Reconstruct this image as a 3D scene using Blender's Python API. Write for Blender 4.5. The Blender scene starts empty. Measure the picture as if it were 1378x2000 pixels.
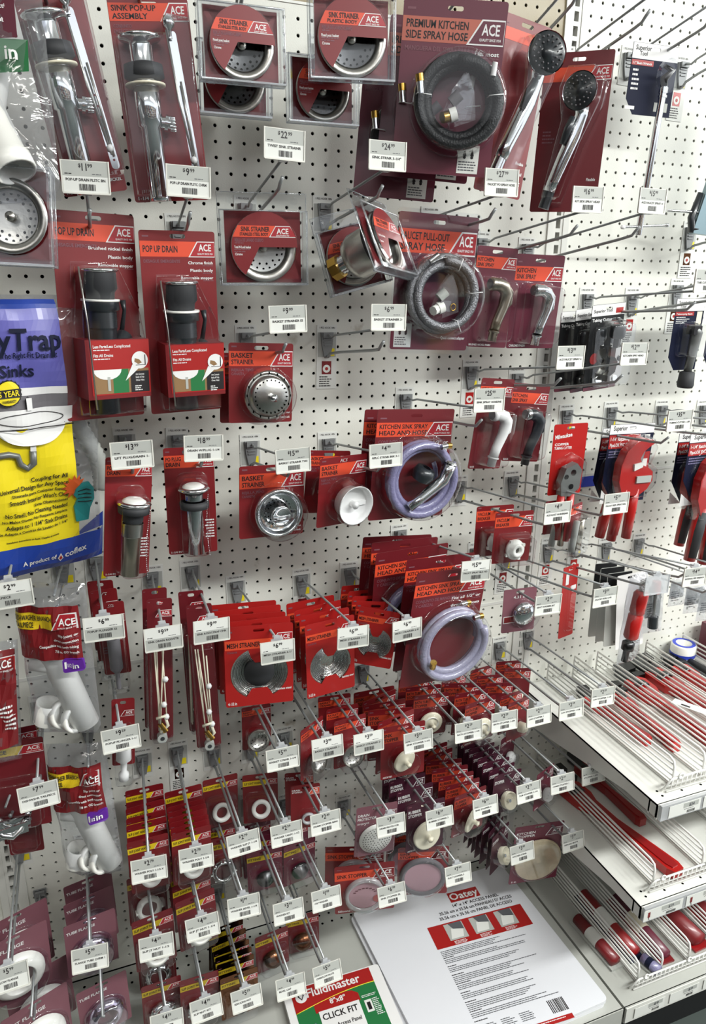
import bpy, bmesh, math, random
from mathutils import Vector, Matrix
import numpy as np
random.seed(7)
scene = bpy.context.scene
PI = math.pi

# ------------------------------------------------------------------ camera
cam = bpy.data.cameras.new('camera')
cam.sensor_fit = 'VERTICAL'
cam.sensor_height = 24.0
cam.lens = 24.0 * 1425.3 / 2000.0
cam.clip_start = 0.02
camo = bpy.data.objects.new('camera', cam)
scene.collection.objects.link(camo)
CR = [[0.93321, -0.359164, 0.011013], [-0.097716, -0.283149, -0.954085], [0.345791, 0.889285, -0.299333]]   # rows: right, down, forward
CP = [-0.28018, -1.40286, 0.02064]
camo.matrix_world = Matrix(((CR[0][0], -CR[1][0], -CR[2][0], CP[0]),
                            (CR[0][1], -CR[1][1], -CR[2][1], CP[1]),
                            (CR[0][2], -CR[1][2], -CR[2][2], CP[2] + 1.66),
                            (0, 0, 0, 1)))
scene.camera = camo

# ------------------------------------------------------------------ light
world = bpy.data.worlds.new('store_air')
scene.world = world
world.use_nodes = True
world.node_tree.nodes['Background'].inputs[0].default_value = (0.93, 0.96, 1.0, 1)
world.node_tree.nodes['Background'].inputs[1].default_value = .85


def area(name, loc, size, energy, color=(1, 1, 1), rot=(0, 0, 0)):
    l = bpy.data.lights.new(name, 'AREA')
    l.shape = 'RECTANGLE'
    l.size, l.size_y = size
    l.energy = energy
    l.color = color
    o = bpy.data.objects.new(name, l)
    o.location = loc
    o.rotation_euler = rot
    scene.collection.objects.link(o)
    return o


area('ceiling_strip', (1.8, -2.2, 3.0), (2.6, 0.3), 92, (0.98, 1.0, 0.97))
area('ceiling_strip', (-1.2, -2.6, 3.1), (1.6, 0.14), 14, (1.0, 0.96, 0.90))
area('ceiling_strip', (3.6, -1.5, 2.9), (0.3, 2.4), 40, (0.97, 1.0, 0.96), (0, math.radians(30), 0))
scene.view_settings.view_transform = 'Standard'
scene.view_settings.look = 'None'
scene.view_settings.gamma = 1
scene.view_settings.exposure = .92
scene.view_settings.use_curve_mapping = False
scene.cycles.transparent_max_bounces = 40
scene.cycles.max_bounces = 8
scene.cycles.diffuse_bounces = 3
scene.cycles.caustics_reflective = False
scene.cycles.caustics_refractive = False


# ------------------------------------------------------------------ materials
def srgb(h):
    h = h.lstrip('#')
    c = [int(h[i:i + 2], 16) / 255 for i in (0, 2, 4)]
    return tuple((x / 12.92 if x <= .04045 else ((x + .055) / 1.055) ** 2.4) for x in c) + (1,)


MATS = {}


def mat(name, color, rough=.5, metal=0., coat=0., noise=0., nscale=40., bump=0., spec=.5, emit=None):
    m = bpy.data.materials.new(name)
    m.use_nodes = True
    nt = m.node_tree
    b = nt.nodes['Principled BSDF']
    col = srgb(color)
    b.inputs['Base Color'].default_value = col
    b.inputs['Roughness'].default_value = rough
    b.inputs['Metallic'].default_value = metal
    b.inputs['Specular IOR Level'].default_value = spec
    b.inputs['Coat Weight'].default_value = coat
    b.inputs['Coat Roughness'].default_value = .12
    if noise or bump:
        tc = nt.nodes.new('ShaderNodeTexCoord')
        n = nt.nodes.new('ShaderNodeTexNoise')
        n.inputs['Scale'].default_value = nscale
        n.inputs['Detail'].default_value = 4
        nt.links.new(tc.outputs['Object'], n.inputs['Vector'])
        if noise:
            r = nt.nodes.new('ShaderNodeValToRGB')
            r.color_ramp.elements[0].position = .3
            r.color_ramp.elements[1].position = .7
            r.color_ramp.elements[0].color = tuple(c * (1 - noise) for c in col[:3]) + (1,)
            r.color_ramp.elements[1].color = tuple(min(1, c * (1 + noise)) for c in col[:3]) + (1,)
            nt.links.new(n.outputs['Fac'], r.inputs['Fac'])
            nt.links.new(r.outputs['Color'], b.inputs['Base Color'])
        if bump:
            bp = nt.nodes.new('ShaderNodeBump')
            bp.inputs['Strength'].default_value = bump
            bp.inputs['Distance'].default_value = .002
            nt.links.new(n.outputs['Fac'], bp.inputs['Height'])
            nt.links.new(bp.outputs['Normal'], b.inputs['Normal'])
    if emit:
        b.inputs['Emission Color'].default_value = col
        b.inputs['Emission Strength'].default_value = emit
    MATS[name] = m
    return m


def clear_mat(name, tint, gloss=.06, rough=.08, wrinkle=0., wscale=25., haze=0.):
    """thin clear packaging plastic: see-through sheet with a sharp sheen"""
    m = bpy.data.materials.new(name)
    m.use_nodes = True
    nt = m.node_tree
    nt.nodes.clear()
    out = nt.nodes.new('ShaderNodeOutputMaterial')
    tr = nt.nodes.new('ShaderNodeBsdfTransparent')
    tr.inputs[0].default_value = srgb(tint)
    gl = nt.nodes.new('ShaderNodeBsdfGlossy')
    gl.inputs['Roughness'].default_value = rough
    gl.inputs['Color'].default_value = (1, 1, 1, 1)
    fr = nt.nodes.new('ShaderNodeLayerWeight')
    fr.inputs['Blend'].default_value = .35
    mr = nt.nodes.new('ShaderNodeMapRange')
    mr.inputs['To Min'].default_value = gloss
    mr.inputs['To Max'].default_value = .75
    pw = nt.nodes.new('ShaderNodeMath')
    pw.operation = 'POWER'
    pw.inputs[1].default_value = 2.2
    nt.links.new(fr.outputs['Facing'], pw.inputs[0])
    nt.links.new(pw.outputs[0], mr.inputs['Value'])
    mx = nt.nodes.new('ShaderNodeMixShader')
    nt.links.new(mr.outputs[0], mx.inputs[0])
    nt.links.new(tr.outputs[0], mx.inputs[1])
    nt.links.new(gl.outputs[0], mx.inputs[2])
    last = mx
    if haze:
        df = nt.nodes.new('ShaderNodeBsdfDiffuse')
        df.inputs[0].default_value = (.85, .86, .88, 1)
        m2 = nt.nodes.new('ShaderNodeMixShader')
        m2.inputs[0].default_value = haze
        nt.links.new(mx.outputs[0], m2.inputs[1])
        nt.links.new(df.outputs[0], m2.inputs[2])
        last = m2
    if wrinkle:
        tc = nt.nodes.new('ShaderNodeTexCoord')
        n = nt.nodes.new('ShaderNodeTexNoise')
        n.inputs['Scale'].default_value = wscale
        n.inputs['Detail'].default_value = 3
        n.inputs['Distortion'].default_value = 1.2
        bp = nt.nodes.new('ShaderNodeBump')
        bp.inputs['Strength'].default_value = wrinkle
        bp.inputs['Distance'].default_value = .006
        nt.links.new(tc.outputs['Object'], n.inputs['Vector'])
        nt.links.new(n.outputs['Fac'], bp.inputs['Height'])
        nt.links.new(bp.outputs['Normal'], gl.inputs['Normal'])
        nt.links.new(bp.outputs['Normal'], fr.inputs['Normal'])
    nt.links.new(last.outputs[0], out.inputs[0])
    MATS[name] = m
    return m


mat('red', '#75141a', .42, coat=.25, noise=.06, nscale=8)
mat('deepred', '#64121b', .45, coat=.25, noise=.06, nscale=8)
mat('maroon', '#5d1a2e', .45, coat=.25, noise=.06, nscale=8)
mat('brightred', '#a01a18', .42, coat=.2)
mat('plum', '#3f1426', .45, coat=.2, noise=.06, nscale=8)
mat('mauve', '#784b55', .5, noise=.1, nscale=10)
mat('band', '#d9492b', .45, coat=.2)
mat('banddim', '#a23420', .45, coat=.2)
mat('yellowshade', '#b79c1c', .45, coat=.2)  # yellow band with the shade of the low stacks put into its colour
mat('bandmar', '#b5604e', .45, coat=.2)
mat('logo', '#a31f2a', .42, coat=.2)
mat('yellow', '#e3c21f', .45, coat=.2)
mat('yellow2', '#e8d21c', .45, coat=.15)
mat('ink', '#191316', .5)
mat('inkgrey', '#55565a', .6)
mat('white', '#e4e3e2', .45)
mat('panelwhite', '#dadbe0', .3, coat=.3)
mat('deckpaint', '#adaea8', .38, coat=.2, noise=.05, nscale=9)
mat('paper', '#dcddd8', .6)
mat('papergrey', '#adafaa', .6)
mat('cream', '#e6dfc8', .5)
mat('tan', '#c9b99b', .55, noise=.08, nscale=60)
mat('pvc', '#efeee8', .35, coat=.1)
mat('purple', '#5b2390', .45)
mat('navy', '#12172f', .6, spec=.2)
mat('blue', '#1f3f9c', .4, coat=.2)
mat('blueink', '#2c3fb0', .45)
mat('lavbag', '#5d5ba6', .4, coat=.2, noise=.12, nscale=6)
mat('green', '#1f6f3c', .45, coat=.15)
mat('teal', '#2a8b8b', .45)
mat('orange', '#e0622a', .45)
mat('woodpic', '#8a6a45', .6)
mat('black', '#101113', .55, spec=.3)
mat('blackplastic', '#23272b', .33, coat=.3)
mat('rubber', '#2b2c2f', .65)
mat('greyrubber', '#6d6a6e', .6)
mat('pinkgrey', '#b98f9a', .5)
mat('chrome', '#d8dadc', .1, metal=1.)
mat('steel', '#b9b7b2', .28, metal=1., bump=.15, nscale=90)
mat('meshsteel', '#dad8d2', .22, metal=1., bump=.5, nscale=300)
mat('nickel', '#a59e90', .3, metal=1.)
mat('brass', '#c79f4f', .25, metal=1.)
mat('bronze', '#6a4630', .25, metal=1.)
mat('darksteel', '#4a4a4b', .3, metal=1.)
mat('wire', '#9c9fa0', .38, metal=.55)
mat('bracket', '#7f8182', .45, metal=.2)
mat('tagwhite', '#d9d8d0', .4)
mat('toolred', '#a81613', .35, coat=.3)
mat('darktoolred', '#8d1014', .35, coat=.4)
mat('toolgrey', '#7a7c7a', .4, metal=.5)
mat('bluegrey', '#8ea6b0', .35, metal=.4)
mat('shelfpaint', '#d6d6d0', .38, coat=.2, noise=.03, nscale=12)
mat('wirewhite', '#ecece8', .35, coat=.3)
mat('lavender', '#7f7b9e', .3, coat=.5, bump=.6, nscale=260)
mat('palelavender', '#9895ab', .25, coat=.6, bump=.6, nscale=260)
mat('braid', '#7d7d80', .34, metal=.8, bump=.9, nscale=420)
mat('blackhose', '#0e1013', .5, bump=.7, nscale=380)
mat('floor', '#3b4340', .5, noise=.12, nscale=4)
mat('hole', '#040404', 1., spec=0.)  # black that stands in for the shade inside holes
clear_mat('clear', '#fafbfc', .03, .05)
clear_mat('clearbag', '#f1f2f5', .05, .10, wrinkle=1.0, wscale=16, haze=.04)
clear_mat('clearlav', '#ece6f2', .08, .08)
clear_mat('clearedge', '#e6e9ec', .22, .12, haze=.10)
clear_mat('cleartag', '#eceef0', .12, .15, haze=.35)


# hammered light pegboard paint, with faint scuffs
def peg_mat(name, c1, c2):
    m = mat(name, c1, .42, coat=.12)
    nt = m.node_tree
    b = nt.nodes['Principled BSDF']
    tc = nt.nodes.new('ShaderNodeTexCoord')
    n1 = nt.nodes.new('ShaderNodeTexNoise')
    n1.inputs['Scale'].default_value = 3.5
    n1.inputs['Detail'].default_value = 6
    r = nt.nodes.new('ShaderNodeValToRGB')
    r.color_ramp.elements[0].position = .35
    r.color_ramp.elements[1].position = .65
    r.color_ramp.elements[0].color = srgb(c2)
    r.color_ramp.elements[1].color = srgb(c1)
    nt.links.new(tc.outputs['Object'], n1.inputs['Vector'])
    nt.links.new(n1.outputs['Fac'], r.inputs['Fac'])
    n2 = nt.nodes.new('ShaderNodeTexNoise')
    n2.inputs['Scale'].default_value = 13
    n2.inputs['Detail'].default_value = 8
    r2 = nt.nodes.new('ShaderNodeValToRGB')
    r2.color_ramp.elements[0].position = .27
    r2.color_ramp.elements[0].color = (.55, .5, .42, 1)
    r2.color_ramp.elements[1].position = .33
    r2.color_ramp.elements[1].color = (1, 1, 1, 1)
    nt.links.new(tc.outputs['Object'], n2.inputs['Vector'])
    nt.links.new(n2.outputs['Fac'], r2.inputs['Fac'])
    mx = nt.nodes.new('ShaderNodeMix')
    mx.data_type = 'RGBA'
    mx.blend_type = 'MULTIPLY'
    mx.inputs[0].default_value = .8
    nt.links.new(r.outputs['Color'], mx.inputs[6])
    nt.links.new(r2.outputs['Color'], mx.inputs[7])
    nt.links.new(mx.outputs[2], b.inputs['Base Color'])
    n3 = nt.nodes.new('ShaderNodeTexNoise')
    n3.inputs['Scale'].default_value = 420
    bp = nt.nodes.new('ShaderNodeBump')
    bp.inputs['Strength'].default_value = .18
    bp.inputs['Distance'].default_value = .001
    nt.links.new(tc.outputs['Object'], n3.inputs['Vector'])
    nt.links.new(n3.outputs['Fac'], bp.inputs['Height'])
    nt.links.new(bp.outputs['Normal'], b.inputs['Normal'])
    return m


peg_mat('pegboard', '#e2e2da', '#d9d9d0')
peg_mat('pegtan', '#8f7f58', '#857650')

# ------------------------------------------------------------------ mesh builder
TXT = {}


def text_geo(s):
    if s not in TXT:
        cu = bpy.data.curves.new('t', 'FONT')
        cu.body = s
        cu.resolution_u = 2
        cu.offset = .02
        ob = bpy.data.objects.new('t', cu)
        me = bpy.data.meshes.new_from_object(ob)
        vs = [(v.co.x, v.co.y) for v in me.vertices]
        fs = [tuple(p.vertices) for p in me.polygons]
        bpy.data.objects.remove(ob)
        bpy.data.curves.remove(cu)
        bpy.data.meshes.remove(me)
        x0 = min(v[0] for v in vs)
        x1 = max(v[0] for v in vs)
        TXT[s] = ([(v[0] - x0, v[1]) for v in vs], fs, x1 - x0)
    return TXT[s]


class MB:
    def __init__(self):
        self.v = []
        self.f = []
        self.m = []
        self.s = []
        self.mats = []
        self.xf = None
        self.fn = None

    def mi(self, m):
        if m not in self.mats:
            self.mats.append(m)
        return self.mats.index(m)

    def add(self, vs, fs, m, smooth=False):
        b = len(self.v)
        if self.fn:
            vs = [self.fn(Vector(v)) for v in vs]
        if self.xf is not None:
            vs = [self.xf @ Vector(v) for v in vs]
        self.v += [tuple(v) for v in vs]
        k = self.mi(m)
        for f in fs:
            self.f.append(tuple(i + b for i in f))
            self.m.append(k)
            self.s.append(smooth)
        return self

    def box(self, x0, x1, y0, y1, z0, z1, m):
        vs = [(x, y, z) for x in (x0, x1) for y in (y0, y1) for z in (z0, z1)]
        return self.add(vs, [(0, 1, 3, 2), (4, 6, 7, 5), (0, 4, 5, 1), (2, 3, 7, 6), (0, 2, 6, 4), (1, 5, 7, 3)], m)

    def lathe(self, prof, o, ax, m, n=24, smooth=True, a0=0, a1=2 * PI):
        """prof: (radius, distance along axis)"""
        ax = Vector(ax).normalized()
        u = ax.orthogonal().normalized()
        w = ax.cross(u)
        o = Vector(o)
        full = abs(a1 - a0 - 2 * PI) < 1e-6
        k = n if full else n + 1
        vs = []
        for r, t in prof:
            for i in range(k):
                a = a0 + (a1 - a0) * i / n
                vs.append(o + ax * t + (u * math.cos(a) + w * math.sin(a)) * r)
        fs = []
        for j in range(len(prof) - 1):
            for i in range(n):
                i2 = (i + 1) % k
                fs.append((j * k + i, j * k + i2, (j + 1) * k + i2, (j + 1) * k + i))
        return self.add(vs, fs, m, smooth)

    def cyl(self, p0, p1, r0, m, r1=None, n=16, caps=True):
        p0 = Vector(p0)
        p1 = Vector(p1)
        L = (p1 - p0).length
        r1 = r0 if r1 is None else r1
        self.lathe([(r0, 0), (r1, L)], p0, p1 - p0, m, n)
        if caps:
            self.lathe([(0.00001, 0), (r0, 0)], p0, p1 - p0, m, n, False)
            self.lathe([(r1, L), (0.00001, L)], p0, p1 - p0, m, n, False)
        return self

    def tube(self, pts, r, m, n=8, closed=False, caps=True):
        pts = [Vector(p) for p in pts]
        N = len(pts)
        rs = r if isinstance(r, (list, tuple)) else [r] * N
        tang = []
        for i in range(N):
            a = pts[(i - 1) % N] if (i or closed) else pts[0]
            b = pts[(i + 1) % N] if (i < N - 1 or closed) else pts[-1]
            tang.append((b - a).normalized())
        u = tang[0].orthogonal().normalized()
        vs = []
        for i in range(N):
            t = tang[i]
            u = (u - t * u.dot(t))
            u = u.normalized() if u.length > 1e-6 else t.orthogonal().normalized()
            w = t.cross(u)
            for k in range(n):
                a = 2 * PI * k / n
                vs.append(pts[i] + (u * math.cos(a) + w * math.sin(a)) * rs[i])
        fs = []
        for i in range(N if closed else N - 1):
            j = (i + 1) % N
            for k in range(n):
                k2 = (k + 1) % n
                fs.append((i * n + k, i * n + k2, j * n + k2, j * n + k))
        if caps and not closed:
            fs.append(tuple(range(n))[::-1])
            fs.append(tuple((N - 1) * n + k for k in range(n)))
        return self.add(vs, fs, m, True)

    def poly(self, pts, y, m):
        return self.add([(p[0], y, p[1]) for p in pts], [tuple(range(len(pts)))], m)

    def rect(self, x0, x1, z0, z1, y, m):
        return self.poly([(x0, z0), (x1, z0), (x1, z1), (x0, z1)], y, m)

    def prism(self, pts, y0, y1, m, back=None):
        n = len(pts)
        vs = [(p[0], y0, p[1]) for p in pts] + [(p[0], y1, p[1]) for p in pts]
        fs = [tuple(range(n)), tuple(range(2 * n - 1, n - 1, -1))]
        fs += [(i, i + n, (i + 1) % n + n, (i + 1) % n) for i in range(n)]
        return self.add(vs, fs, m)

    def text(self, s, x, z, h, m, w=None, y=-.0005, al='L', rot=0.):
        vs, fs, tw = text_geo(s)
        k = h / .70
        kx = (w / tw) if w else k * .78
        off = {'L': 0, 'C': -tw * kx / 2, 'R': -tw * kx}[al]
        c, sn = math.cos(rot), math.sin(rot)
        out = []
        for vx, vz in vs:
            px, pz = off + vx * kx, vz * k
            out.append((x + px * c - pz * sn, y, z + px * sn + pz * c))
        return self.add(out, fs, m)

    def fine(self, x, z, w, rows, m, lh=.0026, y=-.0005, al='L', seed=0):
        """rows of print too small to read"""
        rnd = random.Random(seed + int(abs(x) * 1e4))
        for i in range(rows):
            L = w * rnd.uniform(.6, 1)
            zz = z - i * lh
            xx = x if al == 'L' else x - L
            p = xx
            while p < xx + L:
                q = min(p + rnd.uniform(.002, .006), xx + L)
                self.rect(p, q, zz - lh * .45, zz, y, m)
                p = q + .0008
        return self

    def plate(self, outer, holes, y0, y1, m):
        bm = bmesh.new()
        loops = []
        for lp in [outer] + holes:
            vs = [bm.verts.new((p[0], y0, p[1])) for p in lp]
            for i in range(len(vs)):
                bm.edges.new((vs[i], vs[(i + 1) % len(vs)]))
            loops.append(len(vs))
        bmesh.ops.triangle_fill(bm, edges=bm.edges[:], use_beauty=True, use_dissolve=False, normal=(0, -1, 0))
        bm.verts.index_update()
        vs = [tuple(v.co) for v in bm.verts]
        fs = [tuple(v.index for v in f.verts) for f in bm.faces]
        bm.free()
        self.add(vs, fs, m)
        self.add([(v[0], y1, v[2]) for v in vs], [f[::-1] for f in fs], m)
        b = 0
        for n in loops:
            sv = vs[b:b + n]
            self.add([v for v in sv] + [(v[0], y1, v[2]) for v in sv],
                     [(i, i + n, (i + 1) % n + n, (i + 1) % n) for i in range(n)], m)
            b += n
        return self

    def build(self, name, parent=None):
        me = bpy.data.meshes.new(name)
        me.from_pydata(self.v, [], self.f)
        for k in self.mats:
            me.materials.append(MATS[k])
        me.polygons.foreach_set('material_index', self.m)
        me.polygons.foreach_set('use_smooth', self.s)
        me.update()
        o = bpy.data.objects.new(name, me)
        scene.collection.objects.link(o)
        if parent:
            o.parent = parent
        return o


def rr(x0, x1, z0, z1, r, n=4):
    """rounded rectangle outline, counter-clockwise"""
    pts = []
    for cx, cz, a in ((x1 - r, z0 + r, -PI / 2), (x1 - r, z1 - r, 0), (x0 + r, z1 - r, PI / 2), (x0 + r, z0 + r, PI)):
        for i in range(n + 1):
            t = a + PI / 2 * i / n
            pts.append((cx + r * math.cos(t), cz + r * math.sin(t)))
    return pts


def arc(cx, cz, r, a0, a1, n=24, rz=None):
    rz = rz or r
    return [(cx + r * math.cos(a0 + (a1 - a0) * i / n), cz + rz * math.sin(a0 + (a1 - a0) * i / n)) for i in range(n + 1)]


def circ(cx, cz, r, n=28, rz=None):
    return arc(cx, cz, r, 0, 2 * PI, n, rz)[:-1]


def thing(name, label, cat, loc=(0, 0, 0), group=None, rot=(0, 0, 0)):
    o = bpy.data.objects.new(name, None)
    o.empty_display_size = .02
    scene.collection.objects.link(o)
    o.location = loc
    o.rotation_mode = 'XYZ'
    o.rotation_euler = rot
    o['label'] = label
    o['category'] = cat
    if group:
        o['group'] = group
    return o


def tag(o, label, cat, group=None):
    o['label'] = label
    o['category'] = cat
    if group:
        o['group'] = group
    return o


def struct(o):
    o['kind'] = 'structure'
    return o


def dup(root, loc, label, rot=(0, 0, 0), group=None):
    r = root.copy()
    scene.collection.objects.link(r)
    r.location = loc
    r.rotation_euler = rot
    r['label'] = label
    if group:
        r['group'] = group
    for ch in list(root.children):
        c = ch.copy()
        scene.collection.objects.link(c)
        c.parent = r
        for g in list(ch.children):
            d = g.copy()
            scene.collection.objects.link(d)
            d.parent = c
    return r


# ------------------------------------------------------------------ setting
PITCH = .0254
Z0 = 1.66       # height of the reference row of peg holes


def pegwall(name, c0, c1, r0, r1, m, x0, x1, z0, z1):
    """board from x0..x1, z0..z1 with real round holes at columns c0..c1, rows r0..r1 (rows count downwards)"""
    V = []
    F = []
    R = .0032
    n = 8
    for c in range(c0, c1 + 1):
        for r in range(r0, r1 + 1):
            cx, cz = c * PITCH, Z0 - r * PITCH
            lx = max(cx - PITCH / 2, x0) if c > c0 else x0
            hx = cx + PITCH / 2 if c < c1 else x1
            hz = cz + PITCH / 2 if r > r0 else z1
            lz = cz - PITCH / 2 if r < r1 else z0
            b = len(V)
            outer = [(hx, cz), (hx, hz), (cx, hz), (lx, hz), (lx, cz), (lx, lz), (cx, lz), (hx, lz)]
            V += [(p[0], 0, p[1]) for p in outer]
            V += [(cx + R * math.cos(2 * PI * i / n), 0, cz + R * math.sin(2 * PI * i / n)) for i in range(n)]
            V += [(cx + R * math.cos(2 * PI * i / n), .004, cz + R * math.sin(2 * PI * i / n)) for i in range(n)]
            for i in range(n):
                j = (i + 1) % n
                F.append((b + i, b + j, b + 8 + j, b + 8 + i))
                F.append((b + 8 + i, b + 8 + j, b + 16 + j, b + 16 + i))
    me = bpy.data.meshes.new(name)
    me.from_pydata(V, [], F)
    me.materials.append(MATS[m])
    me.update()
    o = bpy.data.objects.new(name, me)
    scene.collection.objects.link(o)
    return struct(o)


ZS = 2.142     # seam between the light boards and the tan board above
pegwall('wall_back', -18, 27, -18, 58, 'pegboard', -.468, .700, .157, ZS - .003)
pegwall('wall_back', -18, 27, -36, -20, 'pegtan', -.468, .700, ZS, 2.60)
pegwall('wall_right', 30, 78, -36, 58, 'pegboard', .752, 1.99, .157, 2.60)
pegwall('wall_left', -62, -22, -36, 58, 'pegboard', -1.6, -.520, .157, 2.60)
b = MB()
b.box(-1.7, 2.1, .03, .05, 0, 2.7, 'hole')  # near-black sheet behind the boards, so the peg holes look dark
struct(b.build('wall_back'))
b = MB()
b.box(-.468, .700, -.002, .01, ZS - .003, ZS + .001, 'shelfpaint')
struct(b.build('trim_1'))


def upright(name, xc, z0=.157):
    b = MB()
    # folded edges either side and slotted strip
    b.box(xc - .026, xc - .012, -.004, .02, z0, 2.6, 'shelfpaint')
    b.box(xc + .012, xc + .026, -.004, .02, z0, 2.6, 'shelfpaint')
    z = z0
    while z < 2.58:
        b.box(xc - .012, xc - .0055, -.002, .02, z, z + .0255, 'shelfpaint')
        b.box(xc + .0055, xc + .012, -.002, .02, z, z + .0255, 'shelfpaint')
        b.box(xc - .0055, xc + .0055, -.002, .02, z, z + .008, 'shelfpaint')
        z += .0255
    return struct(b.build(name))


upright('trim_2', .726)
upright('trim_3', -.494)
# decks
DECK = .155
b = MB()
for x0, x1 in ((-1.6, -.497), (-.491, .728), (.734, 1.98)):
    b.box(x0, x1, -.492, -.002, DECK - .03, DECK, 'deckpaint')
    b.box(x0, x1, -.494, -.490, DECK - .045, DECK + .0, 'deckpaint')
b.box(-1.6, 1.98, -.47, -.46, 0, DECK - .03, 'black')
for r in range(2):
    for i in range(-20, 76):
        if abs(i * PITCH + .49) < .012 or abs(i * PITCH - .731) < .012:
            continue
        b.lathe([(.00001, .0), (.0032, .0)], (i * PITCH, -.022 - r * PITCH, DECK + .0004), (0, 0, 1), 'hole', 8, False)
struct(b.build('trim_4'))
b = MB()
b.box(-4, 5, -5, .6, -.05, 0, 'floor')
struct(b.build('floor'))
b = MB()  # unseen opposite aisle shelving, added to give the chrome darker reflections
rnd = random.Random(11)
for k in range(5):
    b.box(-4, 5, -3.75, -3.45, .12 + k * .42, .14 + k * .42, 'shelfpaint')
    x = -4.
    while x < 5:
        w_ = rnd.uniform(.10, .3)
        b.box(x, x + w_ * .95, -3.72, -3.5, .14 + k * .42, .14 + k * .42 + rnd.uniform(.18, .36), rnd.choice(('black', 'navy', 'inkgrey', 'deepred', 'rubber', 'papergrey', 'woodpic')))
        x += w_
b.box(-4, 5, -3.80, -3.74, 0, 2.3, 'rubber')
struct(b.build('unseen_aisle_shelves'))
b = MB()
b.box(-4.05, -4, -5, .6, 0, 3.4, 'rubber')  # unseen dark slab, added to block world light from the left
struct(b.build('left_light_block'))
b = MB()
b.box(-4, 5, -5, .6, 3.4, 3.45, 'shelfpaint')
struct(b.build('ceiling'))

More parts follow.
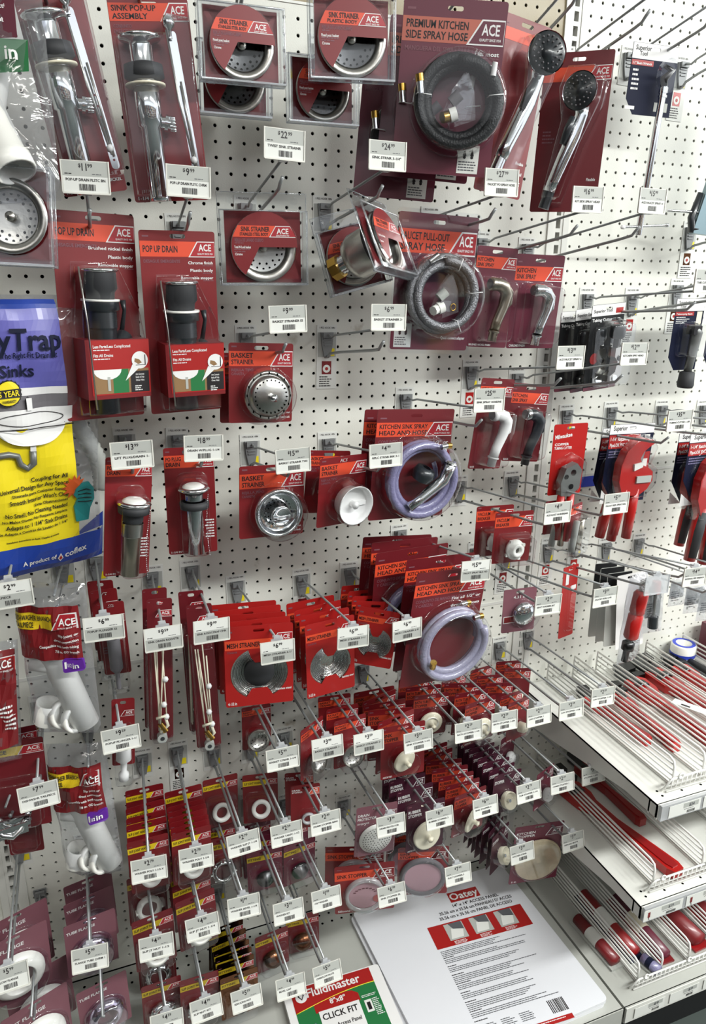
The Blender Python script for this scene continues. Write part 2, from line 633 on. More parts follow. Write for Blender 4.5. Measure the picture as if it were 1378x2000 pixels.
# ------------------------------------------------------------------ hooks, price tags, hook labels
# key, base x, base z, tip x, tip y, tip z, tag lean, price, tag text, where
HOOKS = [
('a1', -0.2207, 1.7727, -0.2321, -0.27, 1.7943, 0.0, '11.99', 'POP-UP DRAIN PLSTC BN', 'in front of the top left chrome drain assembly'),
('a2', -0.0733, 1.7747, -0.0961, -0.27, 1.7966, 0.0, '9.99', 'POP-UP DRAIN PLSTC CHRM', 'in front of the second chrome drain assembly'),
('a3', 0.0484, 1.8094, 0.0413, -0.28, 1.8517, 0.0, '22.99', 'TWIST SINK STRAINR', 'below the two twist sink strainers at the top'),
('a4', 0.1993, 1.8159, 0.2032, -0.28, 1.8474, 0.0, '24.99', 'SINK STRNR 3-1/4"', 'left of the black side spray hose'),
('a5', 0.4209, 1.8066, 0.4056, -0.28, 1.821, 0.0, '27.99', 'FAUCET PO SPRAY HOSE', 'below the black round shower head'),
('a6', 0.5395, 1.765, 0.578, -0.28, 1.8036, 0.0, '16.99', 'KIT SIDE SPRAY HEAD', 'at the foot of the second hand shower pack'),
('a7', 0.6532, 1.757, 0.716, -0.28, 1.8075, 0.0, '15.99', 'ACE FAUCET SPRAY H', 'at the foot of the long chrome wrench'),
('b1', 0.0427, 1.5825, 0.0491, -0.26, 1.6084, 0.0, '9.99', 'BASKET STRAINER SS', 'above the fixed post basket strainer'),
('b2', 0.2044, 1.5812, 0.2113, -0.28, 1.6108, 0.0, '6.99', 'BASKET STRAINER 3-', 'on the empty hook beside the braided hose'),
('b3', 0.5341, 1.5054, 0.5737, -0.28, 1.5385, 0.0, '13.99', 'ACE FAUCET SPRAY 6', 'in front of the black tubing cutter packs'),
('b4', 0.6525, 1.4861, 0.7177, -0.28, 1.5417, 0.0, '12.99', 'KITCHEN SPRY HEAD', 'right of the black tubing cutter packs'),
('b5', 0.3809, 1.4522, 0.4094, -0.28, 1.4683, 0.0, '25.99', 'SINK SPRAY HOSE/HE', 'just left of the white side spray head'),
('b6', 0.7962, 1.3972, 0.8429, -0.29, 1.4098, 0.0, '35.99', 'TUBING CUTTER 1-1/8', 'above the red plastic pipe cutters'),
('b7', 0.8207, 1.6567, 0.8406, -0.31, 1.6742, 0.0, '29.99', 'TUBE CUTTER', 'cut by the right edge of the frame'),
('c1', -0.1934, 1.4006, -0.2024, -0.28, 1.4316, 0.0, '13.99', 'LIFT PLUG/DRAIN 1-', 'over the lift plug drain pack'),
('c2', -0.0961, 1.3944, -0.0921, -0.26, 1.4302, 0.0, '18.99', 'DRAIN W/PLUG 1-1/4', 'over the drain with plug pack'),
('c3', 0.045, 1.373, 0.06, -0.24, 1.3944, 0.0, '15.99', 'BASKET STRAINR TWI', 'over the twist basket strainer pack'),
('c4', 0.2078, 1.3676, 0.2171, -0.27, 1.3985, 0.0, '4.99', 'RPLC STRNR BSK 3-1', 'over the coiled lavender spray hose pack'),
('c5', 0.5209, 1.2491, 0.5637, -0.3, 1.2679, 0.0, '4.59', 'ACE FAUCET VACM BREAKR', 'beside the small tubing cutter handles'),
('c6', 0.663, 1.2491, 0.7009, -0.3, 1.273, 0.0, '5.19', 'FAUCET REPL SPRAY HDL', 'across the red pipe cutter handles'),
('d0', -0.3929, 1.2443, -0.3929, -0.28, 1.2539, 0.0, '2.99', 'TAILPIECE', 'at the left edge under the drain kit bag'),
('d1', -0.2658, 1.1671, -0.2658, -0.27, 1.1729, 0.8, '6.99', 'POPUP PLUNGER SS', 'right of the upper tailpiece bag'),
('d2', -0.1636, 1.1218, -0.1757, -0.27, 1.1391, 1.4, '9.59', 'SINK DRAIN ROD/STR', 'on the left long rod pack'),
('d3', -0.0846, 1.1244, -0.0957, -0.27, 1.1397, 0.9, '9.99', 'SINK ROD/STRAP CHR', 'on the right long rod pack'),
('d4', 0.0062, 1.0778, 0.0179, -0.27, 1.0793, 2.3, '6.99', 'MESH STRAINER 4-1/', 'over the largest mesh strainer'),
('d5', 0.1471, 1.0732, 0.1611, -0.27, 1.0828, 1.4, '6.59', 'MESH STRAINER 3-1/', 'over the middle mesh strainer'),
('d6', 0.2584, 1.0749, 0.2693, -0.27, 1.0791, 0.9, '6.99', 'MESH STRAINER 2-3/', 'right of the tilted small mesh strainer'),
('d7', 0.3778, 1.1488, 0.4029, -0.285, 1.1869, 0.0, '15.99', 'FAUCT SPRAY BLK HD', 'over the front lavender hose pack'),
('d8', 0.5748, 1.0827, 0.5748, -0.285, 1.0905, 0.0, '2.29', 'SEAT WASHER SET', 'beside the small pack with the silver cap'),
('d9', 0.6578, 1.0649, 0.7161, -0.285, 1.0863, 0.0, '3.59', 'FAUCET HOLE CVR', 'right of the slim red blade pack'),
('dA', 0.779, 1.0686, 0.8363, -0.3, 1.1018, 0.0, '', '', 'above the red-handled inner wrench'),
('dB', 0.8607, 1.0723, 0.9394, -0.3, 1.1063, 0.0, '14.49', 'INTERNAL PIPE WRENCH', 'at far right over the pale pouches'),
('e1', -0.2573, 0.9564, -0.2573, -0.27, 0.966, 7.9, '9.59', 'POPUP PLUNGER 1-1/', 'over the small plunger pack'),
('e2', 0.0195, 0.8544, 0.0195, -0.28, 0.8652, 9.2, '5.99', 'BASKET STRNR 1-1/4', 'right of the small dotted strainer pack'),
('e3', 0.1067, 0.8569, 0.1067, -0.28, 0.8672, 8.5, '3.99', 'BASKET STRAINER 1-', 'right of the crumpled clear strainer pack'),
('e4', 0.1885, 0.8519, 0.1885, -0.285, 0.8622, 8.2, '3.59', 'BASKET STRAINER 2-', 'on the clear-tray strainer stack'),
('e5', 0.2944, 0.829, 0.2944, -0.285, 0.8393, 8.1, '3.59', 'SINK STOPPER 1-1/2', 'over the front cream stopper'),
('e6', 0.4081, 0.8253, 0.4081, -0.285, 0.8353, 7.5, '2.29', 'BATH STOPPER 1-1/2', 'beneath the lavender hose coil'),
('e7', 0.4926, 0.8307, 0.4926, -0.285, 0.8403, 6.8, '2.29', 'BATH STOPPER 1-3/8', 'over the half-hidden flat stopper'),
('e8', 0.5777, 0.8243, 0.5777, -0.285, 0.8337, 6.5, '2.59', 'LAV STOPPER 1', 'beside the tiny plug packs'),
('e9', 0.6606, 0.8214, 0.6606, -0.285, 0.8306, 6.1, '2.59', 'LAV STOPPER 1-1/8', 'second from right, by the wire dividers'),
('eA', 0.7429, 0.8362, 0.7429, -0.285, 0.8449, 5.2, '2.59', 'LAV STOPPER 1-1/4', 'rightmost, before the upper wire dividers'),
('f0', -0.3938, 0.8786, -0.3938, -0.27, 0.8899, 11.5, '7.99', 'DISHWSHR TAILPIECE', 'left of the lower tailpiece bag'),
('f1', -0.2125, 0.7096, -0.2305, -0.285, 0.7005, 16.1, '2.79', 'WASHER POLY 1-1/2 X', 'on the first washer stack'),
('f2', -0.1392, 0.7108, -0.1475, -0.285, 0.6988, 15.4, '2.79', 'WASHER POLY 1-1/4', 'on the second washer stack'),
('f3', -0.0614, 0.6914, -0.0614, -0.285, 0.7044, 14.5, '2.79', 'WASHER SLIP JT 1-1/4', 'below the left white ring pack'),
('f4', 0.022, 0.6874, 0.022, -0.285, 0.7002, 13.9, '2.39', 'WASHER TAILPC 1-1/2', 'below the right white ring pack'),
('f5', 0.1008, 0.6906, 0.1008, -0.285, 0.7031, 13.2, '2.49', 'DRAIN STOPPER RING', 'under the pink drain stopper cards'),
('f6', 0.2407, 0.6431, 0.2407, -0.285, 0.6557, 13.4, '3.99', 'DRAIN PROTECTOR', 'covering the dotted drain protector'),
('f7', 0.3513, 0.6274, 0.3513, -0.285, 0.6399, 12.9, '6.59', 'RUBBER STOPPER 3', 'right of the cream flat rubber stopper'),
('f8', 0.4611, 0.6249, 0.4611, -0.285, 0.6371, 12.2, '6.59', 'SINK STOPPER 3', 'above the tilted cream stopper'),
('f9', 0.5691, 0.6325, 0.5691, -0.285, 0.6444, 11.3, '2.79', 'TUB STOPPER 1-1/4', 'on the long stack of purple cards'),
('fA', 0.6581, 0.6316, 0.6581, -0.285, 0.6433, 10.8, '2.29', 'CHAIN STOPPER 1', 'beside the domed chain plug'),
('fB', 0.7418, 0.633, 0.7418, -0.285, 0.6445, 10.3, '3.99', 'STOPPER 1-5/8', 'on the empty hook by the shelf end'),
('g0', -0.4731, 0.5584, -0.4731, -0.31, 0.5757, 22.8, '5.99', 'SHALLOW FLANGE', 'over the widest white flange'),
('g1', -0.3439, 0.5303, -0.3439, -0.29, 0.5461, 21.6, '5.99', 'FLANGE TUBE CHRM 1', 'on the hidden chrome flange'),
('g2', -0.2302, 0.5125, -0.2302, -0.29, 0.5281, 20.9, '4.59', 'SLIP JT NUT 1-1/2', 'over the front white slip nut pack'),
('g3', -0.146, 0.5278, -0.146, -0.29, 0.5429, 19.7, '4.99', 'SLIP JT NUT 1-1/4', 'over the tilted white slip nut'),
('g4', -0.0729, 0.5591, -0.0656, -0.29, 0.5619, 18.4, '1.99', 'WASHER BEVEL 1-1/4', 'directly left of the lower $3.99 tag'),
('g5', 0.0125, 0.5352, 0.0216, -0.29, 0.5193, 18.7, '3.99', 'WASHER KIT', 'on the hook with the dark clear packs'),
('g6', 0.1, 0.508, 0.1, -0.29, 0.5224, 17.9, '1.99', 'CAP WASHER', 'left of the clear-rimmed stopper'),
('g7', 0.2469, 0.463, 0.2469, -0.285, 0.4771, 17.7, '6.99', 'SINK STOPPER SIL', 'at the clear-rimmed stopper'),
('g8', 0.4048, 0.4634, 0.4048, -0.285, 0.4771, 16.4, '7.99', 'FLAT STOPPER 5', 'right of the mauve flat rubber disc'),
('g9', 0.5669, 0.4689, 0.5669, -0.285, 0.4822, 15.1, '3.99', 'KITCHEN STRNR', 'overlapping the left of the big tan disc'),
('gA', 0.7066, 0.4573, 0.7066, -0.285, 0.4703, 14.4, '3.99', 'DISPOSAL MASTR', 'to the right of the big tan disc'),
('h1', -0.2238, 0.319, -0.2238, -0.29, 0.3363, 25.6, '4.59', 'SLIP NUT CHRM', 'leftmost along the bottom edge'),
('h2', -0.1493, 0.3236, -0.1493, -0.29, 0.3405, 24.7, '4.99', 'SLIP NUT KIT', 'second from the left along the bottom edge'),
('h3', -0.0694, 0.3148, -0.0694, -0.29, 0.3315, 24.1, '5.59', 'REDUCING NUT', 'under the brown-banded stack'),
('h4', 0.0228, 0.3075, 0.0228, -0.29, 0.324, 23.4, '4.99', 'BEVEL CAP', 'left of the bronze dome pack'),
('h5', 0.101, 0.3102, 0.101, -0.29, 0.3264, 22.6, '5.59', 'OVERFLOW PLATE', 'over the corner of the packaged hatch'),
('t1', -0.2391, 2.0478, -0.2636, -0.27, 2.0631, 0, None, None, 'holding the nickel pop-up assembly at the top left'),
('t2', -0.1107, 2.0694, -0.1467, -0.27, 2.0796, 0, None, None, 'holding the chrome pop-up assembly at the top'),
('t3', 0.0366, 2.0633, -0.0104, -0.27, 2.0813, 0, None, None, 'holding the left twist sink strainers'),
('t4', 0.1929, 2.0762, 0.1516, -0.27, 2.1033, 0, None, None, 'holding the right twist sink strainers'),
('t5', 0.363, 2.0694, 0.3567, -0.27, 2.1311, 0, None, None, 'holding the black side spray hoses'),
('t6', 0.57, 2.099, 0.5397, -0.27, 2.1559, 0, None, None, 'holding the hand shower with the round black face'),
('t7', 0.7112, 2.1162, 0.6826, -0.27, 2.143, 0, None, None, 'holding the second hand shower'),
('t8', 0.8619, 2.1317, 0.8844, -0.2, 2.1777, 0, None, None, 'directly above the long chrome wrench'),
('t9', 1.0051, 2.1292, 0.9894, -0.2, 2.1579, 0, None, None, 'right of the long chrome wrench, leaving the frame'),
('tA', 1.0886, 1.8051, 1.0695, -0.2, 1.8226, 0, None, None, 'below the blue-grey tool'),
('r1', 0.9452, 1.6572, 0.9582, -0.27, 1.6964, 0, None, None, 'behind the $12.99 price tag'),
('r2', 1.0741, 1.6785, 1.043, -0.27, 1.712, 0, None, None, 'holding the telescopic wrench pack'),
('r3', 0.9243, 1.3981, 0.9998, -0.27, 1.4136, 0, None, None, 'holding the pair of red plastic pipe cutters'),
('r4', 1.0777, 1.3944, 1.1161, -0.27, 1.415, 0, None, None, 'right of the red pipe cutters'),
('r5', 1.2139, 1.389, 1.208, -0.27, 1.4135, 0, None, None, 'holding the red and black pipe cutters'),
('r6', 0.9583, 1.0497, 1.0509, -0.27, 1.0372, 0, None, None, 'holding the fan of white backing cards'),
('r7', 1.0617, 1.0486, 1.1253, -0.27, 1.0521, 0, None, None, 'holding the pale pouches at right'),
('l1', -0.3267, 1.1672, -0.3357, -0.24, 1.2006, 0, None, None, 'holding the upper tailpiece bags'),
('l2', -0.3138, 0.8111, -0.3134, -0.27, 0.8952, 0, None, None, 'with bent chrome end, over the lower tailpiece bag'),
('l3', -0.4182, 0.8114, -0.4506, -0.24, 0.8282, 0, None, None, 'holding the stacked metal clamps at the left edge'),
('l4', -0.3317, 0.4464, -0.3357, -0.33, 0.4106, 0, None, None, 'through the small bottom chrome flange'),
('l5', -0.4445, 0.4294, -0.449, -0.33, 0.4618, 0, None, None, 'in front of the lower white flange at the bottom left'),
]
HK = {}


def hook_point(k, d, arm=True):
    """point on the product arm of hook k at distance d from the board"""
    bx, bz, tx, ty, tz = HK[k]
    t = d / -ty
    return Vector((bx + (tx - bx) * t, -d, bz + (tz - bz) * t - (.034 if arm else 0)))


def make_hook(bx, bz, tx, ty, tz, where, chrome_end=False):
    t = thing('peg_hook', 'grey peg hook ' + where, 'hook', (bx, 0, bz), 'grey wire peg hooks on the pegboard')
    m = 'wire'
    L = -ty
    dx, dz = tx - bx, tz - bz
    b = MB()
    # wedge-shaped plate
    pts = [(-.013, .006), (.013, .006), (.011, -.018), (.006, -.042), (-.006, -.042), (-.011, -.018)]
    b.prism(pts, -.007, -.001, 'bracket')
    for i in range(3):
        b.box(-.009 + i * .001, .009 - i * .001, -.009, -.007, -.008 - i * .006, -.0055 - i * .006, 'bracket')
    b.prism([(-.010, .006), (.010, .006), (.010, -.004), (-.010, -.004)], -.013, -.005, 'bracket')
    b.build('bracket', t)
    b = MB()
    b.tube([(0, -.004, 0), (0, -.012, .002), (dx * .12, -.03, dz * .06 - .004), (dx * .2, -.045, dz * .18 - .002), (dx, ty + .004, dz)], .0022, m, 8)
    b.build('tag_arm', t)
    b = MB()
    e = .90
    pts = [(0, -.002, -.040), (0, -.012, -.040), (dx * .1, -.02, dz * .08 - .036)]
    pts += [(dx * e * q, ty * e * q, dz * e * q - .034) for q in (.3, .6, .9)]
    pts += [(dx * e, ty * e, dz * e - .033), (dx * e, ty * e - .008, dz * e - .026), (dx * e + .0015, ty * e - .016, dz * e - .0185)]
    b.tube(pts, .0027, 'chrome' if chrome_end else m, 8)
    b.build('product_arm', t)
    return t


TAGN = 0


def make_tag(x, y, z, lean, price, text, where, up, rnd):
    """price tag clipped on the end of a hook arm; up: the ticket stands over the wire"""
    global TAGN
    TAGN += 1
    label = ('white $%s price tag ' % price if price else 'empty clear tag holder, ') + where
    yaw = rnd.uniform(-.05, .05)
    t = thing('price_tag', label, 'price tag', (x, y, z), 'price tags on the hook ends', (math.radians(-lean), rnd.uniform(-.03, .03), yaw))
    W, H = .0605, .0405
    zc = {1: .018, 0: 0., -1: -.022}[up]
    z1, z0 = zc + H / 2, zc - H / 2
    b = MB()
    fm = 'tagwhite' if price else 'cleartag'
    b.prism(rr(-W / 2, W / 2, z0, z1, .0015), -.0065, -.005, fm)
    b.box(-W / 2, W / 2, -.0085, -.005, z0 - .0012, z0 + .001, fm)
    b.box(-W / 2 - .0008, -W / 2 + .001, -.008, -.005, z0, z1, fm)
    b.box(W / 2 - .001, W / 2 + .0008, -.008, -.005, z0, z1, fm)
    hold = b.build('tag_holder', t)
    b = MB()
    b.box(-.006, .006, -.006, .006, -.004, .004, 'cleartag')
    if up == -1:
        b.prism([(-.011, z1 - .002), (.011, z1 - .002), (.011, z1 + .003), (.006, z1 + .004), (.005, z1 + .010), (-.005, z1 + .010), (-.006, z1 + .004), (-.011, z1 + .003)], -.006, -.003, 'cleartag')
    b.build('clip', t)
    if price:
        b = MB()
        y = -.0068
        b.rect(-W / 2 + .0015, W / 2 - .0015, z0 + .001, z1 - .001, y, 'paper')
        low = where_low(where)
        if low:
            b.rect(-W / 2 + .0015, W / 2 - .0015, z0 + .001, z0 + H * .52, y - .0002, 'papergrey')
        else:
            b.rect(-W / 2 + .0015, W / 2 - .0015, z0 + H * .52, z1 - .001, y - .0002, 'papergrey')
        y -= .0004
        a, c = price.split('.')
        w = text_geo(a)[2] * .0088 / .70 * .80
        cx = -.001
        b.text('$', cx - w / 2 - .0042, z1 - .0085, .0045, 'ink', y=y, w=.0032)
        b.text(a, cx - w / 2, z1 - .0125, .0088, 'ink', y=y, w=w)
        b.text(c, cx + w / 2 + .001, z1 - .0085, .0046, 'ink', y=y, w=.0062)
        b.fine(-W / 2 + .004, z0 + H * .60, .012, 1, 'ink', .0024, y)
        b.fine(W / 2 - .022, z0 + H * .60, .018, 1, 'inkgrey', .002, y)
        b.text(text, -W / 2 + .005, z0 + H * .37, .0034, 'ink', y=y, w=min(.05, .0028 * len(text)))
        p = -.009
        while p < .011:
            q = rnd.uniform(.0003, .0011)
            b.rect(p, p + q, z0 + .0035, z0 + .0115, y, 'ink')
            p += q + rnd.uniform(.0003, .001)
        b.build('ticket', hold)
    return t


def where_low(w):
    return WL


def make_hook_label(bx, bz, where, rnd, kind):
    t = MB()
    x = rnd.uniform(-.003, .003)
    long_ = kind > 0
    z1 = .020
    z0 = -.105 if long_ else -.052
    t.xf = Matrix.Rotation(rnd.uniform(-.03, .03), 4, 'Y')
    t.prism([(x - .021, z0), (x + .021, z0), (x + .021, z1), (x - .021, z1)], -.0015, -.0005, 'paper')
    t.text('1 PEG HOOK 10IN', x, z1 - .007, .0035, 'ink', w=.032, y=-.0017, al='C')
    t.rect(x - .019, x + .019, z1 - .062, z1 - .014, -.0018, 'papergrey')
    t.prism([(x - .012, z1 - .02), (x + .012, z1 - .02), (x + .006, z1 - .05), (x - .006, z1 - .05)], -.0021, -.0018, 'inkgrey')
    t.rect(x + .004, x + .016, z1 - .060, z1 - .045, -.0022, 'yellow2')
    if long_:
        t.rect(x - .010, x + .010, z1 - .096, z1 - .070, -.0018, ('red', 'toolred', 'bronze')[kind % 3])
        t.poly(circ(x, z1 - .085, .008, 14), -.002, 'paper')
        t.poly(circ(x, z1 - .085, .0035, 10), -.0022, 'brightred')
        t.fine(x - .015, z1 - .1, .03, 5, 'ink', .0045, -.0018)
    o = t.build('hook_label')
    o.location = (bx, 0, bz)
    tag(o, 'label behind hook ' + where, 'label', 'hook labels stuck behind the hooks')
    return o


R = random.Random(3)
for row in HOOKS:
    k, bx, bz, tx, ty, tz, lean, price, text, where = row
    HK[k] = (bx, bz, tx, ty, tz)
    full = 'with tag ' + where if price is not None else where
    make_hook(bx, bz, tx, ty, tz, full, k in ('l1', 'l2'))
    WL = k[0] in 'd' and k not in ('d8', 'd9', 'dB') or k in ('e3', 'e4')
    if price is not None:
        up = 1 if k[0] in 'ab' else (0 if k[0] == 'c' else -1)
        make_tag(tx, ty, tz, lean, price, text, where, up, R)
    if k not in ('l2', 't1', 't2', 'l4', 'l5', 'l3'):
        kind = {'b2': 3, 'a4': 0, 'b5': 0, 'b3': 1, 'c3': 3, 'd5': 3, 'd6': 3, 'f1': 0, 'f2': 2, 'b4': 0, 't9': 1, 'tA': 2, 'r1': 1, 'r2': 2, 'd9': 3, 'dA': 1, 'dB': 1, 'r3': 1}.get(k, 0)
        make_hook_label(bx, bz, full, R, kind)

# ------------------------------------------------------------------ product builders
# every product hangs from its top centre: x right, z up, front towards -y


def logo(b, xr, z1, w, h, y=-.0006, bg='logo', fin=True):
    """white-edged slanted panel with the three letters, right edge at xr, top at z1"""
    e = h * .06
    b.poly([(xr - w, z1 - h), (xr, z1 - h), (xr, z1), (xr - w + h * .62, z1)], y, 'white')
    b.poly([(xr - w + e * 2, z1 - h + e), (xr - e * .3, z1 - h + e), (xr - e * .3, z1 - e), (xr - w + h * .62 + e * .8, z1 - e)], y - .0002, bg)
    cx = xr - w * .37
    b.text('ACE', cx, z1 - h * .60, h * .42, 'white', w=w * .48, y=y - .0004, al='L' if 0 else 'C')
    b.text('QUALITY SINCE 1924', cx, z1 - h * .83, h * .10, 'white', w=w * .58, y=y - .0004, al='C')


def eslot(w=.022, h=.006, z=-.010, x=0):
    return rr(x - w / 2, x + w / 2, z - h / 2, z + h / 2, h * .45, 3)


def card(w, h, lines=(), sub=(), bg='red', band='band', bt=.14, bh=.20, bx=.0, hole=True, lw=.6, th=.0008,
         right=(), foot='', tcol='ink', fine=True, lh=None, logobg='logo'):
    b = MB()
    holes = [eslot(min(.024, w * .26), .0065, -max(.008, w * bt * .5))] if hole else []
    b.plate(rr(-w / 2, w / 2, -h, 0, .004, 3), holes, 0, th, bg)
    z1 = -w * bt
    H = w * bh
    if band:
        b.poly([(-w / 2 + .0005, z1 - H), (w / 2 - w * .36, z1 - H), (w / 2 - w * .36 + H * .62, z1), (-w / 2 + .0005, z1)], -.0003, band)
        logo(b, w / 2 - w * .01, z1 + H * .02, w * .36, H * 1.04, bg=logobg)
    n = len(lines)
    if n:
        ch = lh or (H * .62 / n if n > 1 else H * .42)
        for i, s in enumerate(lines):
            zz = z1 - H * .5 + (n / 2 - i) * (H * .88 / n) - (H * .88 / n - ch) / 2 - ch
            b.text(s, -w / 2 + w * .04, zz, ch, tcol, w=min(w * lw, w * .055 * len(s)) if n > 1 else min(w * lw, w * .05 * len(s)), y=-.0005)
    b.rect(-w / 2 + w * .04, -w / 2 + w * .12, z1 + H * .25, z1 + H * .35, -.0003, 'mauve')
    zz = z1 - H - w * .03
    for s in sub:
        zz -= w * .045
        b.text(s, -w / 2 + w * .04, zz, w * .038, 'mauve' if bg != 'mauve' else 'white', w=w * .028 * len(s), y=-.0005)
        zz -= w * .012
    zz = z1 - H - w * .05
    for s in right:
        b.text(s, w / 2 - w * .04, zz - w * .04, w * .035, 'white', w=w * .026 * len(s), al='R')
        b.fine(w / 2 - w * .04, zz - w * .055, w * .2, 1, 'mauve', w * .02, al='R')
        zz -= w * .095
    if foot:
        b.text(foot, -w / 2 + w * .05, -h + w * .03, w * .04, 'white', w=w * .026 * len(foot))
    return b


def dome(profile_pts, d, m='clear', inset=.82, z0=0):
    """clear blister: closed outline (x,z) blown out by d towards the viewer"""
    b = MB()
    n = len(profile_pts)
    cx = sum(p[0] for p in profile_pts) / n
    cz = sum(p[1] for p in profile_pts) / n
    rings = []
    for k, y in ((1.04, -.0006), (1.0, -.0012), (.985, -d * .45), (.95, -d * .82), (inset + (1 - inset) * .45, -d * .97), (inset, -d)):
        rings.append([(cx + (p[0] - cx) * k, y, cz + (p[1] - cz) * k) for p in profile_pts])
    vs = [v for r in rings for v in r]
    fs = [(j * n + i, j * n + (i + 1) % n, (j + 1) * n + (i + 1) % n, (j + 1) * n + i) for j in range(len(rings) - 1) for i in range(n)]
    b.add(vs, fs, m, True)
    b.add([rings[-1][i] for i in range(n)], [tuple(range(n))], m, False)
    return b


def start(name, label, cat, pose, group=None):
    x, y, z, yaw, pit, rol, w, h = pose
    t = thing(name, label, cat, (x, y, z), group)
    t.rotation_mode = 'QUATERNION'
    M = Matrix.Rotation(math.radians(yaw), 3, 'Z') @ Matrix.Rotation(math.radians(pit), 3, 'X') @ Matrix.Rotation(math.radians(rol), 3, 'Y')
    t.rotation_quaternion = M.to_quaternion()
    return t, w, h


# --- metal pop-up assembly on a long card
def popup_metal(label, pose, finish, foot):
    t, w, h = start('popup_drain_pack', label, 'drain pack', pose)
    b = card(w, h, ['SINK POP-UP', 'ASSEMBLY'], ['CONJUNTO', 'EMERGENTE'], bt=.06, foot=foot, lw=.55)
    b.text('NICKEL' if finish == 'nickel' else 'CHROME', w / 2 - .004, -h + .014, .004, 'white', w=.02, al='R')
    b.build('card', t)
    ol = [(-w * .46, -h * .97), (w * .05, -h * .97), (w * .3, -h * .93), (w * .47, -h * .93), (w * .47, -h * .12), (w * .2, -h * .10), (w * .16, -h * .19), (-w * .46, -h * .19)]
    dome(ol, .045, 'clear', .93).build('blister', t)
    x = -w * .16
    y = -.022
    m = 'nickel' if finish == 'nickel' else 'chrome'
    b = MB()
    top = -h * .20
    ax = (0, 0, -1)
    b.lathe([(.0001, 0), (.027, .0), (.029, .002), (.027, .005), (.016, .009), (.0145, .012), (.0145, .034), (.017, .035), (.017, .040)], (x, y, top), ax, 'chrome', 28)
    b.lathe([(.0155, 0), (.0155, .050), (.0175, .052), (.0175, .098), (.0145, .10), (.0145, h * .76 - .006), (.0148, h * .76), (.0001, h * .76)], (x, y, top - .012), ax, 'chrome', 28)
    for i in range(9):
        b.lathe([(.0156, 0), (.0164, .0012), (.0156, .0024)], (x, y, top - .062 + .0025 * i), ax, 'steel', 24)
    body = b.build('drain_body', t)
    b = MB()
    b.lathe([(.017, 0), (.026, .003), (.027, .018), (.018, .022)], (x, y, top - .032), ax, 'rubber', 26)
    b.build('gasket', body)
    b = MB()
    b.lathe([(.016, 0), (.027, 0), (.027, .0025), (.016, .0025)], (x, y, top - .058), ax, 'cream', 26)
    b.build('washer_ring', body)
    b = MB()
    b.cyl((x + .012, y, top - .105), (x + .033, y, top - .108), .0085, 'chrome', n=16)
    for i in range(12):
        a = i * PI / 6
        b.tube([(x + .026, y + .0085 * math.cos(a), top - .107 + .0085 * math.sin(a)), (x + .034, y + .0085 * math.cos(a), top - .108 + .0085 * math.sin(a))], .0015, 'chrome', 5)
    b.cyl((x + .020, y, top - .106), (x + .024, y, top - .107), .0115, 'chrome', n=16)
    b.build('side_nut', body)
    # flat perforated lift strap
    b = MB()
    sx = w * .33
    sz0, sz1 = -h * .90, -h * .17
    pl = rr(-.0055, .0055, 0, sz1 - sz0, .005, 4)
    hs = [circ(0, .012 + i * .0135, .0017, 8) for i in range(7)]
    b.xf = Matrix.Translation((sx + .004, -.018, sz0)) @ Matrix.Rotation(-.07, 4, 'Y')
    b.plate(pl, hs, 0, .001, 'chrome')
    b.build('lift_strap', t)
    b = MB()
    b.tube([(sx - .016, -.02, -h * .17), (sx - .010, -.022, -h * .5), (sx + .002, -.02, -h * .83)], .0016, 'steel', 6)
    b.tube([(sx - .005, -.03, -h * .42), (sx - .001, -.028, -h * .6), (sx + .004, -.02, -h * .84)], .0016, 'steel', 6)
    rod = b.build('pivot_rod', t)
    b = MB()
    b.lathe([(.0001, -.005), (.0035, -.0036), (.005, 0), (.0035, .0036), (.0001, .005)], (sx + .001, -.022, -h * .80), (0, 0, 1), 'white', 14)
    b.build('ball', rod)
    b = MB()
    b.lathe([(.0001, -.009), (.006, -.007), (.009, 0), (.0075, .006), (.003, .010), (.003, .02)], (sx - .012, -.022, -h * .135), (0, 0, -1), 'chrome', 18)
    b.build('lift_knob', t)
    return t


